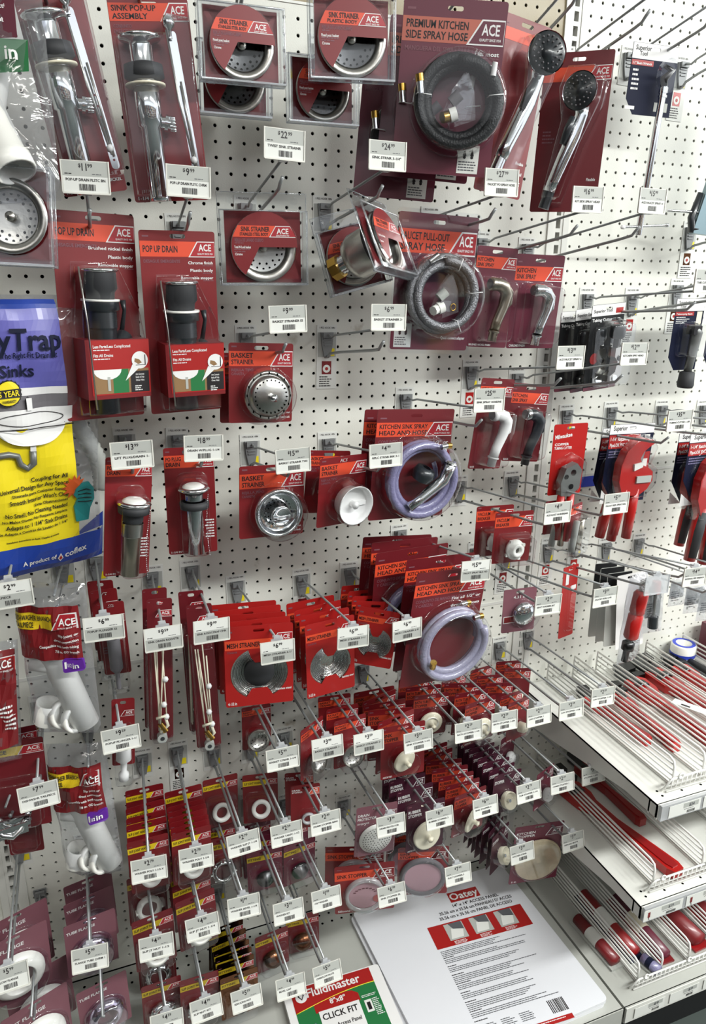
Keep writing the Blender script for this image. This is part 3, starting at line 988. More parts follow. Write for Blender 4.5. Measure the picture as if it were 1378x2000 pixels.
# --- round strainer in a clear clamshell, the tailpiece pointing back
def strainer_box(label, pose, kind, steel='steel', title2='STAINLESS STEEL BODY'):
    t, w, h = start('sink_strainer_pack', label, 'strainer pack', pose)
    top = h * .18 if kind == 'lock' else 0
    s = min(w, h)
    b = MB()
    # rear clear sheet with hang tab, and clear tray rim
    b.plate(rr(-w / 2, w / 2, -h, 0, .008), [eslot(.026, .007, -.009)], -.001, 0, 'clear')
    bt = -h * (.20 if kind == 'lock' else .05)
    for (x0, x1, z0, z1) in ((-w * .49, -w * .44, -h * .98, bt), (w * .44, w * .49, -h * .98, bt), (-w * .49, w * .49, -h * .99, -h * .93), (-w * .44, w * .44, bt - .004, bt)):
        b.box(x0, x1, -.014, -.001, z0, z1, 'clear')
    fr = [(-w * .49, -.0145, -h * .985), (w * .49, -.0145, -h * .985), (w * .49, -.0145, bt), (-w * .49, -.0145, bt)]
    b.tube(fr, .0016, 'clearedge', 6, True)
    b.tube([(-w / 2, 0, -h), (w / 2, 0, -h), (w / 2, 0, -.001), (-w / 2, 0, -.001)], .0010, 'clearedge', 6, True)
    b.box(-w * .49, w * .49, -.016, .004, -h * 1.0, -h * .975, 'clearedge')
    if kind == 'lock':
        for sx in (-1, 1):
            b.lathe([(.0001, .006), (.004, .006), (.006, .003), (.006, 0)], (sx * w * .36, 0, -h * .09), (0, -1, 0), 'clear', 14)
    b.build('clamshell', t)
    cz = (bt - h * .97) / 2
    cw, ch = w * .86, (h * .97 + bt)
    Rr = min(cw, ch) * .49
    b = MB()
    b.plate([(-cw / 2, cz - ch / 2), (cw / 2, cz - ch / 2), (cw / 2, cz + ch / 2), (-cw / 2, cz + ch / 2)], [circ(0, cz, Rr * .80, 30)], .0, .0008, 'red')
    b.build('backing_card', t)
    b = MB()
    ax = (0, 1, 0)
    b.lathe([(Rr, 0), (Rr * .97, -.0025), (Rr * .92, -.0032), (Rr * .80, -.0015), (Rr * .73, .002), (Rr * .70, .010)], (0, -.006, cz), ax, steel, 40)
    b.build('flange', t)
    b = MB()
    b.lathe([(Rr * .75, .002), (Rr * .73, .05), (Rr * .60, .064), (Rr * .3, .068)], (0, 0, cz), ax, steel, 36)
    b.lathe([(Rr * .78, .014), (Rr * .78, .018), (Rr * .7, .018)], (0, 0, cz), ax, 'rubber', 36)
    b.build('cup', t)
    b = MB()
    b.lathe([(.0001, .012), (Rr * .5, .012), (Rr * .72, .010)], (0, -.006, cz), ax, 'darksteel' if kind == 'post' else 'steel', 36)
    for r0, n in ((.62, 20), (.48, 14)):
        for i in range(n):
            a = 2 * PI * i / n
            b.lathe([(.0001, .0), (.0019, .0)], (Rr * r0 * math.cos(a), .0055 - (.0 if r0 < .5 else .0008), cz + Rr * r0 * math.sin(a)), ax, 'hole', 8, False)
    b.cyl((0, .004, cz), (0, -.004, cz), .003, steel)
    b.lathe([(.0001, -.003), (.006, -.002), (.0065, .001), (.003, .003)], (0, -.004, cz), ax, steel, 18)
    b.build('basket', t)
    b = MB()
    prof = [(Rr * .3, .06)] + [(Rr * (.31 if i % 2 else .285), .066 + .003 * i) for i in range(9)] + [(Rr * .28, .096)]
    b.lathe(prof, (0, 0, cz), ax, 'chrome', 28)
    tail = b.build('threaded_tail', t)
    b = MB()
    b.lathe([(Rr * .28, .084), (Rr * .40, .084), (Rr * .40, .1), (Rr * .28, .1)], (0, 0, cz), ax, 'brass', 8, False)
    b.build('lock_nut', tail)
    if kind == 'bare':
        return t
    # printed disc with a window at the lower right
    b = MB()
    y = -.0152
    pts = arc(0, cz, Rr, 0, math.radians(233), 34) + [(-.16 * Rr, cz)]
    b.poly(pts, y, 'red')
    z1, z2 = .60, .28
    a1, a2 = math.asin(z1), math.asin(z2)
    b.poly([(Rr * -.999 * math.cos(a2) * 1, cz + z2 * Rr), (Rr * .12, cz + z2 * Rr), (Rr * .34, cz + z1 * Rr), (Rr * -math.cos(a1), cz + z1 * Rr)], y - .0002, 'band')
    lx = Rr * .12
    b.poly([(lx + .001, cz + z2 * Rr), (Rr * .95, cz + z2 * Rr), (Rr * .78, cz + z1 * Rr), (lx + Rr * .22, cz + z1 * Rr)], y - .0003, 'white')
    b.poly([(lx + .003, cz + z2 * Rr + .001), (Rr * .95, cz + z2 * Rr + .001), (Rr * .78, cz + z1 * Rr - .001), (lx + Rr * .23, cz + z1 * Rr - .001)], y - .0005, 'logo')
    b.text('ACE', Rr * .55, cz + Rr * .38, Rr * .15, 'white', w=Rr * .36, y=y - .0007, al='C')
    b.text('QUALITY SINCE 1924', Rr * .55, cz + Rr * .31, Rr * .04, 'white', w=Rr * .4, y=y - .0007, al='C')
    b.text('SINK STRAINER', -Rr * .70, cz + Rr * .44, Rr * .13, 'ink', w=Rr * .86, y=y - .0006)
    b.text(title2, -Rr * .74, cz + Rr * .32, Rr * .085, 'ink', w=Rr * .86, y=y - .0006)
    b.text('REJILLA DE LAVABO CUERPO', -Rr * .90, cz + Rr * .15, Rr * .085, 'mauve', w=Rr * .86, y=y - .0003)
    b.fine(-Rr * .9, cz + Rr * .12, Rr * .3, 1, 'mauve', Rr * .05, y - .0003)
    b.text('Total N Lock basket' if kind == 'lock' else 'Fixed post basket', -Rr * .92, cz - Rr * .04, Rr * .07, 'white', w=Rr * .5, y=y - .0003)
    b.fine(-Rr * .92, cz - Rr * .06, Rr * .5, 2, 'mauve', Rr * .06, y - .0003)
    b.text('Chrome', -Rr * .90, cz - Rr * .24, Rr * .07, 'white', w=Rr * .22, y=y - .0003)
    b.build('printed_disc', t)
    b = MB()
    b.lathe([(Rr * 1.02, .0), (Rr * 1.02, .001)], (0, -.0155, cz), (0, 1, 0), 'clear', 40)
    b.build('clear_rim', t)
    return t


# --- coils
def coil(b, R0, r, turns, m, cx, cz, y, spread=.0085, seg=26, squash=1., wob=.003, a0=0., seed=1):
    rnd = random.Random(seed)
    pts = []
    N = int(seg * turns)
    ph = rnd.uniform(0, 6)
    for i in range(N + 1):
        a = a0 + 2 * PI * i / seg
        k = i / N
        rad = R0 + wob * math.sin(a * .43 + ph) - r * 1.5 * abs((k * turns) % 2 - 1) * .9
        pts.append((cx + rad * math.cos(a), y - spread * k * turns * .8, cz + rad * squash * math.sin(a)))
    b.tube(pts, r, m, 10)
    return pts


def hose_pack(label, pose, kind, name='spray_hose_pack', thin=False, head=True):
    t, w, h = start(name, label, 'hose pack', pose, None)
    if kind == 'premium':
        b = card(w, h, ['PREMIUM KITCHEN', 'SIDE SPRAY HOSE'], ['MANGUERA DEL SPRAY PARA COCINA'], 'maroon', 'bandmar', bt=.16, bh=.21, right=['Fits most', 'faucet brands'], logobg='maroon')
    elif kind == 'pullout':
        b = card(w, h, ['FAUCET PULL-OUT', 'SPRAY HOSE'], ['MANGUERA', 'DEL GRIFO', 'EXTRAIBLE'], 'maroon', 'band', bt=.17, bh=.25, right=['Works with Delta and', 'similar brands'], logobg='logo')
        b.text('Quick connect adapter', w / 2 - .006, -h + .02, .005, 'white', w=.05, al='R')
    else:
        b = card(w, h, ['KITCHEN SINK SPRAY', 'HEAD AND HOSE'], ['CONJUNTO DE MANGUERA DE ROCIADO', 'Y CABEZAL'], 'deepred', 'band', bt=.15, bh=.16, lw=.62, right=['Fits all 1/2" or', 'threaded faucets'])
    if kind in ('premium', 'pullout'):
        x0 = w * .16 if kind == 'premium' else -w * .46
        b.rect(x0, x0 + .034, -h + .004, -h + .046, -.0004, 'paper')
        for q in (0, 1):
            b.poly([(x0 + .008 + q * .012, -h + .03), (x0 + .014 + q * .012, -h + .03), (x0 + .011 + q * .012, -h + .042)], -.0006, 'ink')
            b.poly(circ(x0 + .011 + q * .012, -h + .028, .0025, 8), -.0006, 'ink')
        b.fine(x0 + .002, -h + .022, .03, 4, 'inkgrey', .004, -.0006)
    b.build('card', t)
    if kind == 'pullout':
        q = MB()
        q.plate(rr(-w * .53, w * .53, -h * 1.03, .006, .008), [eslot(.026, .007, -.009)], -.0012, -.0008, 'clear')
        q.build('clear_sheet', t)
    cz = -h * (.58 if kind != 'spray' else .60)
    Rd = w * (.47 if kind == 'premium' else .49 if kind == 'pullout' else .5)
    cx = w * .06 if kind != 'spray' else w * .10
    cx = {'premium': w * .10, 'pullout': w * .04, 'spray': w * .06}.get(kind, 0)
    dome(circ(cx, cz, Rd, 36), .026 if thin else .052 if kind != 'spray' else .048, 'clear', .86).build('blister', t)
    b = MB()
    hm = {'premium': 'blackhose', 'pullout': 'braid', 'spray': 'lavender'}[kind]
    r = {'premium': .0092, 'pullout': .0085, 'spray': .0080}[kind]
    if not head:
        hm = 'palelavender'
    k_ = .45 if thin else 1.
    pts = coil(b, Rd * (.82 if head else .86), r, 3.3 if kind != 'spray' else 3.1, hm, cx, cz, -.012, .0088 * k_, wob=.006, seed={'premium': 3, 'pullout': 5, 'spray': 8}[kind])
    if kind == 'premium':
        coil(b, Rd * .84, r, 1.6, hm, cx, cz, -.014, .006, seed=9)
    hose = b.build('hose', t)
    b = MB()
    if kind == 'premium':
        e = Vector((cx - Rd * .80, -.046, cz + Rd * .05))
        b.cyl(e, e + Vector((-.003, 0, .016)), .0055, 'chrome', n=14)
        b.cyl(e + Vector((-.003, 0, .016)), e + Vector((-.005, 0, .026)), .0065, 'brass', n=8)
        b.build('hose_fitting', hose)
        b = MB()
        e = Vector((cx + Rd * .62, -.044, cz + Rd * .45))
        b.cyl(e, e + Vector((.001, 0, .018)), .0042, 'white', n=12)
    elif kind == 'pullout':
        e = Vector((cx - Rd * .55, -.046, cz + Rd * .72))
        b.cyl(e, e + Vector((.016, 0, .012)), .0052, 'chrome', n=14)
    else:
        e = Vector((cx + Rd * .25, -.047, cz + Rd * .80))
        b.cyl(e, e + Vector((.012, 0, .002)), .0055, 'chrome', n=14)
        b.cyl(e + Vector((.012, 0, .002)), e + Vector((.02, 0, .002)), .006, 'brass', n=8)
    b.build('hose_fitting', hose)
    if kind in ('premium', 'pullout'):
        b = MB()
        rnd = random.Random(4)
        for i in range(3):
            pl = [(cx - .028 + i * .012, cz - .03 - .004 * i), (cx + .012 + i * .008, cz - .026), (cx + .022, cz + .012), (cx + .004 + .003 * i, cz + .038), (cx - .012, cz + .015)]
            vs = [(p[0], -.030 - .003 * i - rnd.uniform(0, .006), p[1]) for p in pl]
            b.add(vs, [tuple(range(5))], 'clearbag')
        b.build('parts_bag', t)
        b = MB()
        e = Vector((cx - .012, -.034, cz - .022))
        b.cyl(e, e + Vector((-.012, -.006, -.004)), .0085, 'brass' if kind == 'premium' else 'pvc', n=8)
        b.cyl(e + Vector((.01, 0, .004)), e, .0105, 'pvc', n=18)
        b.cyl(e + Vector((.0, .0, .018)), e + Vector((.012, -.002, .03)), .009, 'greyrubber' if kind == 'premium' else 'papergrey', n=10)
        if kind == 'pullout':
            b.tube([(e.x + .026 + .005 * math.cos(a), -.042, e.z + .004 + .006 * math.sin(a)) for a in [i * PI / 6 for i in range(12)]], .0009, 'brass', 5, True)
            b.box(e.x + .002, e.x + .022, -.04, -.026, e.z - .004, e.z + .014, 'greyrubber')
        b.build('adapter', t)
        b = MB()
        for a in (.15, 1.25, -1.1) if kind == 'pullout' else (.15, PI * .98):
            cc = Vector((cx + Rd * .74 * math.cos(a), -.027, cz + Rd * .74 * math.sin(a)))
            d = Vector((math.cos(a), 0, math.sin(a)))
            b.tube([cc - d * .012 + Vector((0, 0, 0)), cc - d * .011 + Vector((0, -.022, 0)), cc + d * .010 + Vector((0, -.022, 0)), cc + d * .013], .0008, 'white', 5)
        b.build('wire_tie', t)
    if kind == 'spray' and not head:
        b = MB()
        e = Vector((cx - Rd * .62, -.040, cz - Rd * .42))
        b.cyl(e, e + Vector((-.004, -.006, .016)), .0065, 'brass', n=12)
        b.build('brass_end', t)
    if kind == 'spray' and head and not thin:
        b = MB()
        p0 = Vector((cx - .030, -.040, cz - .050))
        p1 = Vector((cx + .040, -.036, cz - .002))
        p2 = Vector((cx + .052, -.038, cz + .034))
        b.tube([p0, p0.lerp(p1, .35), p0.lerp(p1, .7), p1, p1.lerp(p2, .5), p2], [.009, .0095, .0105, .012, .0125, .013], 'chrome', 18)
        b.lathe([(.0001, .002), (.012, .0015), (.0145, -.003)], p2, p2 - p1, 'chrome', 18)
        b.build('spray_head', t)
        b = MB()
        b.lathe([(.018, -.012), (.022, 0), (.018, .012), (.008, .014)], (cx + .002, -.026, cz + .010), (.3, -.3, 1), 'blackplastic', 20)
        b.build('escutcheon', t)
    return t


# --- handheld shower on a tall card
def shower_pack(label, pose, tilt):
    t, w, h = start('hand_shower_pack', label, 'shower pack', pose)
    b = card(w, h, [], [], 'red' if tilt else 'deepred', 'band', bt=.20, bh=.19, logobg='logo')
    b.fine(-w * .42, -h * .48, w * .2, 4, 'mauve', .006)
    b.text('Flexible', w * .44, -h * .80, .005, 'white', w=.016, al='R')
    b.text('Easy to install', w * .44, -h * .86, .005, 'white', w=.024, al='R')
    b.fine(w * .44, -h * .90, .024, 4, 'white', .004, al='R')
    b.build('card', t)
    ol = [(-w * .30, -h * .95), (-w * .08, -h * .95), (w * .12, -h * .62), (w * .22, -h * .42), (w * .42, -h * .3), (w * .44, -h * .16), (w * .25, -h * .12), (-w * .14, -h * .14), (-w * .18, -h * .32), (-w * .02, -h * .5), (-w * .2, -h * .72)]
    ol = [(-w * .30, -h * .95), (-w * .02, -h * .95), (w * .2, -h * .60), (w * .42, -h * .34), (w * .46, -h * .2), (w * .3, -h * .11), (-w * .1, -h * .11), (-w * .2, -h * .24), (-w * .12, -h * .45)]
    dome(ol, .05, 'clear', .9).build('blister', t)
    hc = Vector((w * (.16 if tilt else .10), -.052, -h * (.21 if tilt else .28)))
    nrm = Vector((-.28, -1, -.10)).normalized()
    Rr = .031
    b = MB()
    b.tube([hc + Vector((.004, .030, -.008)), hc + Vector((.006, .030, -.035)), hc + Vector((-.004, .028, -.07)), hc + Vector((-.018, .026, -.11)), hc + Vector((-.030, .026, -.145)), hc + Vector((-.036, .026, -.165))],
           [.016, .0125, .0145, .0135, .012, .0115], 'chrome', 18)
    b.lathe([(.010, .034), (.026, .022), (Rr * 1.03, .008), (Rr * 1.04, .003)], hc, -nrm, 'chrome', 30)
    body = b.build('shower_body', t)
    b = MB()
    b.lathe([(.0001, -.003), (Rr * .3, -.003), (Rr * .32, 0), (Rr * .8, -.001), (Rr, .004)], hc, -nrm, 'blackplastic', 30)
    u = nrm.orthogonal().normalized()
    v = nrm.cross(u)
    for ring, n in ((.52, 12), (.76, 18)):
        for i in range(n):
            a = 2 * PI * i / n
            c = hc + (u * math.cos(a) + v * math.sin(a)) * Rr * ring + nrm * .001
            b.lathe([(.0001, .002), (.0014, .0015), (.0016, 0)], c, nrm, 'greyrubber', 6)
    b.build('spray_face', body)
    b = MB()
    b.tube([hc + Vector((-.006, .012, -.040)), hc + Vector((-.013, .012, -.06)), hc + Vector((-.020, .013, -.085))], [.006, .0075, .006], 'blackplastic', 12)
    b.build('button', body)
    b = MB()
    e = hc + Vector((-.036, .026, -.165))
    b.cyl(e, e + Vector((-.008, 0, -.03)), .0105, 'blackplastic' if not tilt else 'chrome', n=16)
    b.build('hose_end', body)
    return t


# --- side sprayer
def sprayer_pack(label, pose, col, foot=''):
    t, w, h = start('side_sprayer_pack', label, 'sprayer pack', pose)
    b = card(w, h, ['KITCHEN', 'SINK SPRAY'], [], 'maroon' if col in ('nickel', 'chrome') else 'deepred', 'band', bt=.20, bh=.24, foot=foot, lw=.4)
    b.build('card', t)
    dome(rr(-w * .36, w * .34, -h * .94, -h * .30, .012), .046, 'clear', .88).build('blister', t)
    hx, hz = -w * .12, -h * .36
    y = -.026
    body = {'nickel': 'nickel', 'chrome': 'chrome', 'white': 'white', 'black': 'blackplastic'}[col]
    b = MB()
    b.tube([(hx - .014, y - .006, hz), (hx + .004, y - .003, hz), (hx + .018, y, hz - .004), (hx + .026, y, hz - .016), (hx + .022, y, hz - .040), (hx + .012, y, hz - .068), (hx + .008, y, hz - .088)],
           [.0115, .012, .0125, .0125, .0105, .0098, .0095], body, 18)
    sb = b.build('spray_body', t)
    b = MB()
    b.lathe([(.0001, .0005), (.0105, .001), (.0125, .004), (.0125, .010)], (hx - .018, y - .0075, hz), (1, .1, 0), 'chrome' if col == 'black' else body, 20)
    b.lathe([(.0001, 0), (.0095, 0)], (hx - .0183, y - .0077, hz), (1, .1, 0), 'greyrubber', 18, False)
    b.build('nozzle', sb)
    b = MB()
    b.tube([(hx + .022, y - .002, hz + .002), (hx + .035, y, hz - .012), (hx + .036, y, hz - .034), (hx + .026, y, hz - .044)], [.004, .005, .0045, .003], body, 10)
    b.build('lever', sb)
    b = MB()
    b.lathe([(.0115, 0), (.0118, .003), (.0090, .004), (.0085, .020), (.0001, .020)], (hx + .008, y, hz - .086), (-.1, 0, -1), body, 18)
    b.build('collar', sb)
    return t


# --- plastic pop-up drain pack with printed sleeve
def popup_plastic(label, pose, finish):
    t, w, h = start('plastic_drain_pack', label, 'drain pack', pose)
    b = card(w, h, ['POP UP DRAIN'], ['DESAGUE EMERGENTE'], 'red', 'band', bt=.13, bh=.19, lw=.45, right=[finish, 'Plastic body', 'Removable stopper'])
    b.build('card', t)
    ol = [(-w * .36, -h * .97), (w * .38, -h * .97), (w * .42, -h * .6), (w * .36, -h * .45), (w * .12, -h * .24), (-w * .30, -h * .24), (-w * .36, -h * .5)]
    dome(ol, .046, 'clear', .93).build('blister', t)
    x, y = -w * .07, -.027
    top = -h * .255
    ax = (0, 0, -1)
    b = MB()
    b.lathe([(.0001, 0), (.026, 0), (.0275, .002), (.026, .0045), (.022, .006)], (x, y, top), ax, 'chrome', 28)
    b.build('flange', t)
    b = MB()
    b.lathe([(.024, .004), (.025, .028), (.021, .033), (.020, .044)], (x, y, top), ax, 'rubber', 28)
    prof = [(.026, .046), (.0265, .058), (.021, .060)]
    for i in range(8):
        prof += [(.0225, .062 + i * .003), (.0212, .0635 + i * .003)]
    prof += [(.0205, .088), (.0195, .12), (.0185, .122), (.0185, h * .70), (.0001, h * .70)]
    b.lathe(prof, (x, y, top), ax, 'blackplastic', 28)
    body = b.build('drain_body', t)
    b = MB()
    b.lathe([(.02, 0), (.0275, 0), (.0275, .003), (.02, .003)], (x, y, top - .043), ax, 'pvc', 28)
    b.build('washer_ring', body)
    b = MB()
    y += .010
    b.tube([(x + .012, y, top - .12), (x + .026, y - .004, top - .105), (x + .030, y - .006, top - .095)], [.010, .013, .010], 'blackplastic', 14)
    b.cyl((x + .022, y - .014, top - .11), (x + .036, y - .004, top - .098), .013, 'blackplastic', n=14)
    b.tube([(x + .034, y, top - .09), (x + .040, y, top - .06), (x + .038, y, top - .045)], [.004, .003, .005], 'blackplastic', 8)
    b.build('side_clamp', body)
    b = MB()
    b.tube([(-w * .37, -.05, -h * .25), (-w * .33, -.055, -h * .5), (-w * .29, -.055, -h * .92)], .0013, 'steel', 6)
    b.build('pull_rod', t)
    # printed red sleeve across the lower part
    b = MB()
    z1, z0 = -h * .585, -h * .875
    x0, x1 = -w * .36, w * .43
    yb = -.048
    b.box(x0, x1, yb, -.002, z0, z1, 'red')
    b.rect(x0 + w * .05, x1, z0 + .006, z1 - .001, yb - .0003, 'brightred')
    xa = x0 + w * .09
    b.text('Less Parts/Less Complicated', xa, z1 - .012, .0042, 'white', w=w * .46, y=yb - .0006)
    b.fine(xa, z1 - .0145, w * .3, 1, 'white', .0028, yb - .0006)
    b.text('Fits All Drains', xa, z1 - .025, .0042, 'white', w=w * .24, y=yb - .0006)
    b.fine(xa, z1 - .0275, w * .3, 1, 'white', .0028, yb - .0006)
    # little picture of a sink drain
    pz1, pz0 = z0 + (z1 - z0) * .50, z0 + .008
    px0, px1 = xa - .002, x1 - w * .02
    b.rect(px0, px1, pz0, pz1, yb - .0005, 'woodpic')
    b.rect(px0 + (px1 - px0) * .34, px0 + (px1 - px0) * .62, pz0, pz1, yb - .0006, 'green')
    b.poly([(px0, pz1)] + [(px0 + (px1 - px0) * .5 * (.5 - .5 * math.cos(a)), pz1 - (pz1 - pz0) * .42 * math.sin(a)) for a in [PI * i / 10 for i in range(1, 11)]][::1], yb - .0008, 'white')
    b.rect(px0 + (px1 - px0) * .24, px0 + (px1 - px0) * .29, pz0 + .004, pz1 - (pz1 - pz0) * .3, yb - .001, 'papergrey')
    b.rect(px0 + (px1 - px0) * .66, px1, pz0, pz1 - .004, yb - .0009, 'ink')
    for i, s in enumerate(('Arm Connects', 'Easily & Only', 'One Nut')):
        b.text(s, px0 + (px1 - px0) * .83, pz1 - .010 - i * .0045, .0026, 'white', w=w * .11, y=yb - .0012, al='C')
    b.fine(px0 + (px1 - px0) * .73, pz1 - .026, w * .1, 3, 'white', .003, yb - .0012)
    cx_, cz_ = x1 - w * .13, z1 - (z1 - z0) * .36
    b.poly([(cx_ - .012, cz_ - .006), (cx_ - .002, cz_ - .012), (px0 + (px1 - px0) * .56, pz1 - .018)], yb - .0012, 'white')
    b.poly(circ(cx_, cz_, w * .105, 24), yb - .0014, 'white')
    b.poly([(cx_ - .008, cz_ + .003), (cx_ - .001, cz_ + .001), (cx_ + .003, cz_ - .004), (cx_ - .003, cz_ - .006), (cx_ - .009, cz_ - .002)], yb - .0016, 'woodpic')
    b.rect(cx_ + .0075, cx_ + .009, cz_ - .007, cz_ + .008, yb - .0016, 'ink')
    b.rect(cx_ - .007, cx_ + .009, cz_ - .0078, cz_ - .007, yb - .0016, 'ink')
    b.build('sleeve', t)
    return t


# --- basket strainer on a small card
def basket_pack(label, pose, kind, name='basket_strainer_pack'):
    t, w, h = start(name, label, 'strainer pack', pose)
    b = card(w, h, ['BASKET', 'STRAINER'], ['REJILLA TIPO', 'CANASTA'], 'red', 'band', bt=.12, bh=.22, lw=.34)
    b.text({'post': 'with fixed post', 'twist': 'Twist to lock', 'white': 'Plastic'}[kind], w * .46, -h + .007, .004, 'white', w=.026, al='R')
    b.text('Chrome/Stainless steel' if kind != 'white' else 'Fits most kitchen sinks', w * .46, -h + .015, .0032, 'white', w=.032, al='R')
    b.build('card', t)
    cx, cz = w * .06, -h * .63
    Rd = w * (.37 if kind != 'white' else .36)
    dome(circ(cx, cz, Rd * 1.12, 32), .040, 'clear', .92).build('blister', t)
    b = MB()
    c = (cx, -.008, cz)
    ax = (0, -1, 0)
    mm = 'white' if kind == 'white' else 'steel'
    D = .030
    if kind == 'white':
        b.lathe([(Rd * .62, .0), (Rd * .80, .004), (Rd * .86, D * .7), (Rd * .98, D), (Rd, D + .002), (Rd * .95, D + .002), (Rd * .84, D * .8), (Rd * .80, .018), (.0001, .016)], c, ax, 'white', 36)
        yy = -.0246
        for q, n in ((.62, 12), (.46, 10), (.30, 8)):
            for i in range(n):
                a = 2 * PI * i / n + q
                if abs(math.sin(a)) > .25:
                    b.lathe([(.0001, 0), (.0024, 0)], (cx + Rd * q * math.cos(a), yy, cz + Rd * q * math.sin(a)), ax, 'ink', 8, False)
        for a in (1.1, 4.5, .1):
            b.rect(cx + Rd * .6 * math.cos(a) - .004, cx + Rd * .6 * math.cos(a) + .004, cz + Rd * .6 * math.sin(a) - .0015, cz + Rd * .6 * math.sin(a) + .0015, yy, 'inkgrey')
        b.box(cx - Rd * .12, cx + Rd * .75, -.030, -.0235, cz - .004, cz + .004, 'white')
        b.lathe([(.006, 0), (.0055, .010), (.0075, .014), (.0001, .016)], (cx, -.024, cz), ax, 'white', 16)
    else:
        b.lathe([(Rd, .006), (Rd, .012), (Rd * .93, .016), (Rd * .86, .014), (Rd * .84, .008), (Rd * .80, .024 if kind == 'post' else .006), (Rd * .72, .028 if kind == 'post' else .004), (.0001, .028 if kind == 'post' else .003)], c, ax, 'chrome' if kind == 'twist' else 'steel', 36)
        yy = -.0365 if kind == 'post' else -.0118
        rings = ((.66, 24),) if kind == 'post' else ((.70, 26), (.56, 22), (.42, 16))
        for q, n in rings:
            for i in range(n):
                a = 2 * PI * i / n
                b.lathe([(.0001, 0), (.0015, 0)], (cx + Rd * q * math.cos(a), yy, cz + Rd * q * math.sin(a)), ax, 'hole', 8, False)
        if kind == 'post':
            for i in range(16):
                a = 2 * PI * i / 16
                b.box(cx + Rd * .91 * math.cos(a) - .001, cx + Rd * .91 * math.cos(a) + .001, -.0245, -.0235, cz + Rd * .91 * math.sin(a) - .002, cz + Rd * .91 * math.sin(a) + .002, 'hole')
    bk = b.build('basket', t)
    if kind == 'post':
        b = MB()
        b.lathe([(.0035, 0), (.0035, .008), (.0065, .011), (.0065, .013), (.0001, .015)], (cx, -.036, cz), (.15, -1, -.1), 'chrome', 16)
        b.build('post', bk)
    if kind == 'twist':
        b = MB()
        b.lathe([(Rd * .40, 0), (Rd * .42, .003), (Rd * .38, .006), (Rd * .36, .004), (.0001, .005)], (cx + .002, -.022, cz - .004), ax, 'chrome', 26)
        b.tube([(cx - .014, -.028, cz - .007), (cx, -.031, cz - .009), (cx + .016, -.028, cz - .007)], [.003, .0042, .003], 'chrome', 10)
        b.build('twist_knob', bk)
    return t


# --- straight tube drains with bead chain
def tube_drain(label, pose, kind):
    t, w, h = start('chain_drain_pack', label, 'drain pack', pose)
    b = card(w, h, ['PO PLUG', 'DRAIN'], [], 'red', 'band', bt=.16, bh=.26, foot='1-1/4 IN', lw=.3)
    b.fine(w * .45, -h * .68, w * .2, 7, 'white', .005, al='R')
    b.build('card', t)
    dome(rr(-w * .26, w * .34, -h * .98, -h * .24, .012), .04, 'clear', .9).build('blister', t)
    x, y = w * .04, -.024
    ax = (-.03 if kind == 'lift' else .0, 0, -1)
    top = -h * .33
    b = MB()
    b.lathe([(.012, .0), (.024, .0), (.0265, .003), (.024, .006), (.017, .010), (.0155, .012)], (x, y, top), ax, 'chrome', 28)
    b.lathe([(.0001, -.004), (.012, -.005), (.018, -.001), (.019, .003)], (x, y, top), ax, 'pvc', 24)
    b.lathe([(.0155, .010), (.0155, .03), (.014, .034)], (x, y, top), ax, 'chrome' if kind != 'lift' else 'rubber', 24)
    if kind == 'lift':
        prof = []
        for i in range(8):
            prof += [(.0162, .034 + i * .003), (.0148, .0355 + i * .003)]
        b.lathe(prof, (x, y, top), ax, 'steel', 24)
    b.lathe([(.0138, .034), (.0138, h * .62), (.0125, h * .62), (.0125, h * .3)], (x, y, top), ax, 'nickel' if kind == 'lift' else 'chrome', 26)
    body = b.build('drain_body', t)
    b = MB()
    b.lathe([(.019, 0), (.0245, .002), (.0235, .012), (.017, .014)], (x, y, top - (.006 if kind == 'lift' else .024)), ax, 'rubber', 26)
    b.build('gasket', body)
    b = MB()
    n = 34
    for i in range(n):
        k = i / n
        p = (x + .022 - .004 * math.sin(k * 3), y - .012, top - .012 - k * h * .58)
        b.lathe([(.0001, -.0011), (.0011, 0), (.0001, .0011)], p, (0, 0, 1), 'chrome', 6)
    b.build('bead_chain', t)
    return t


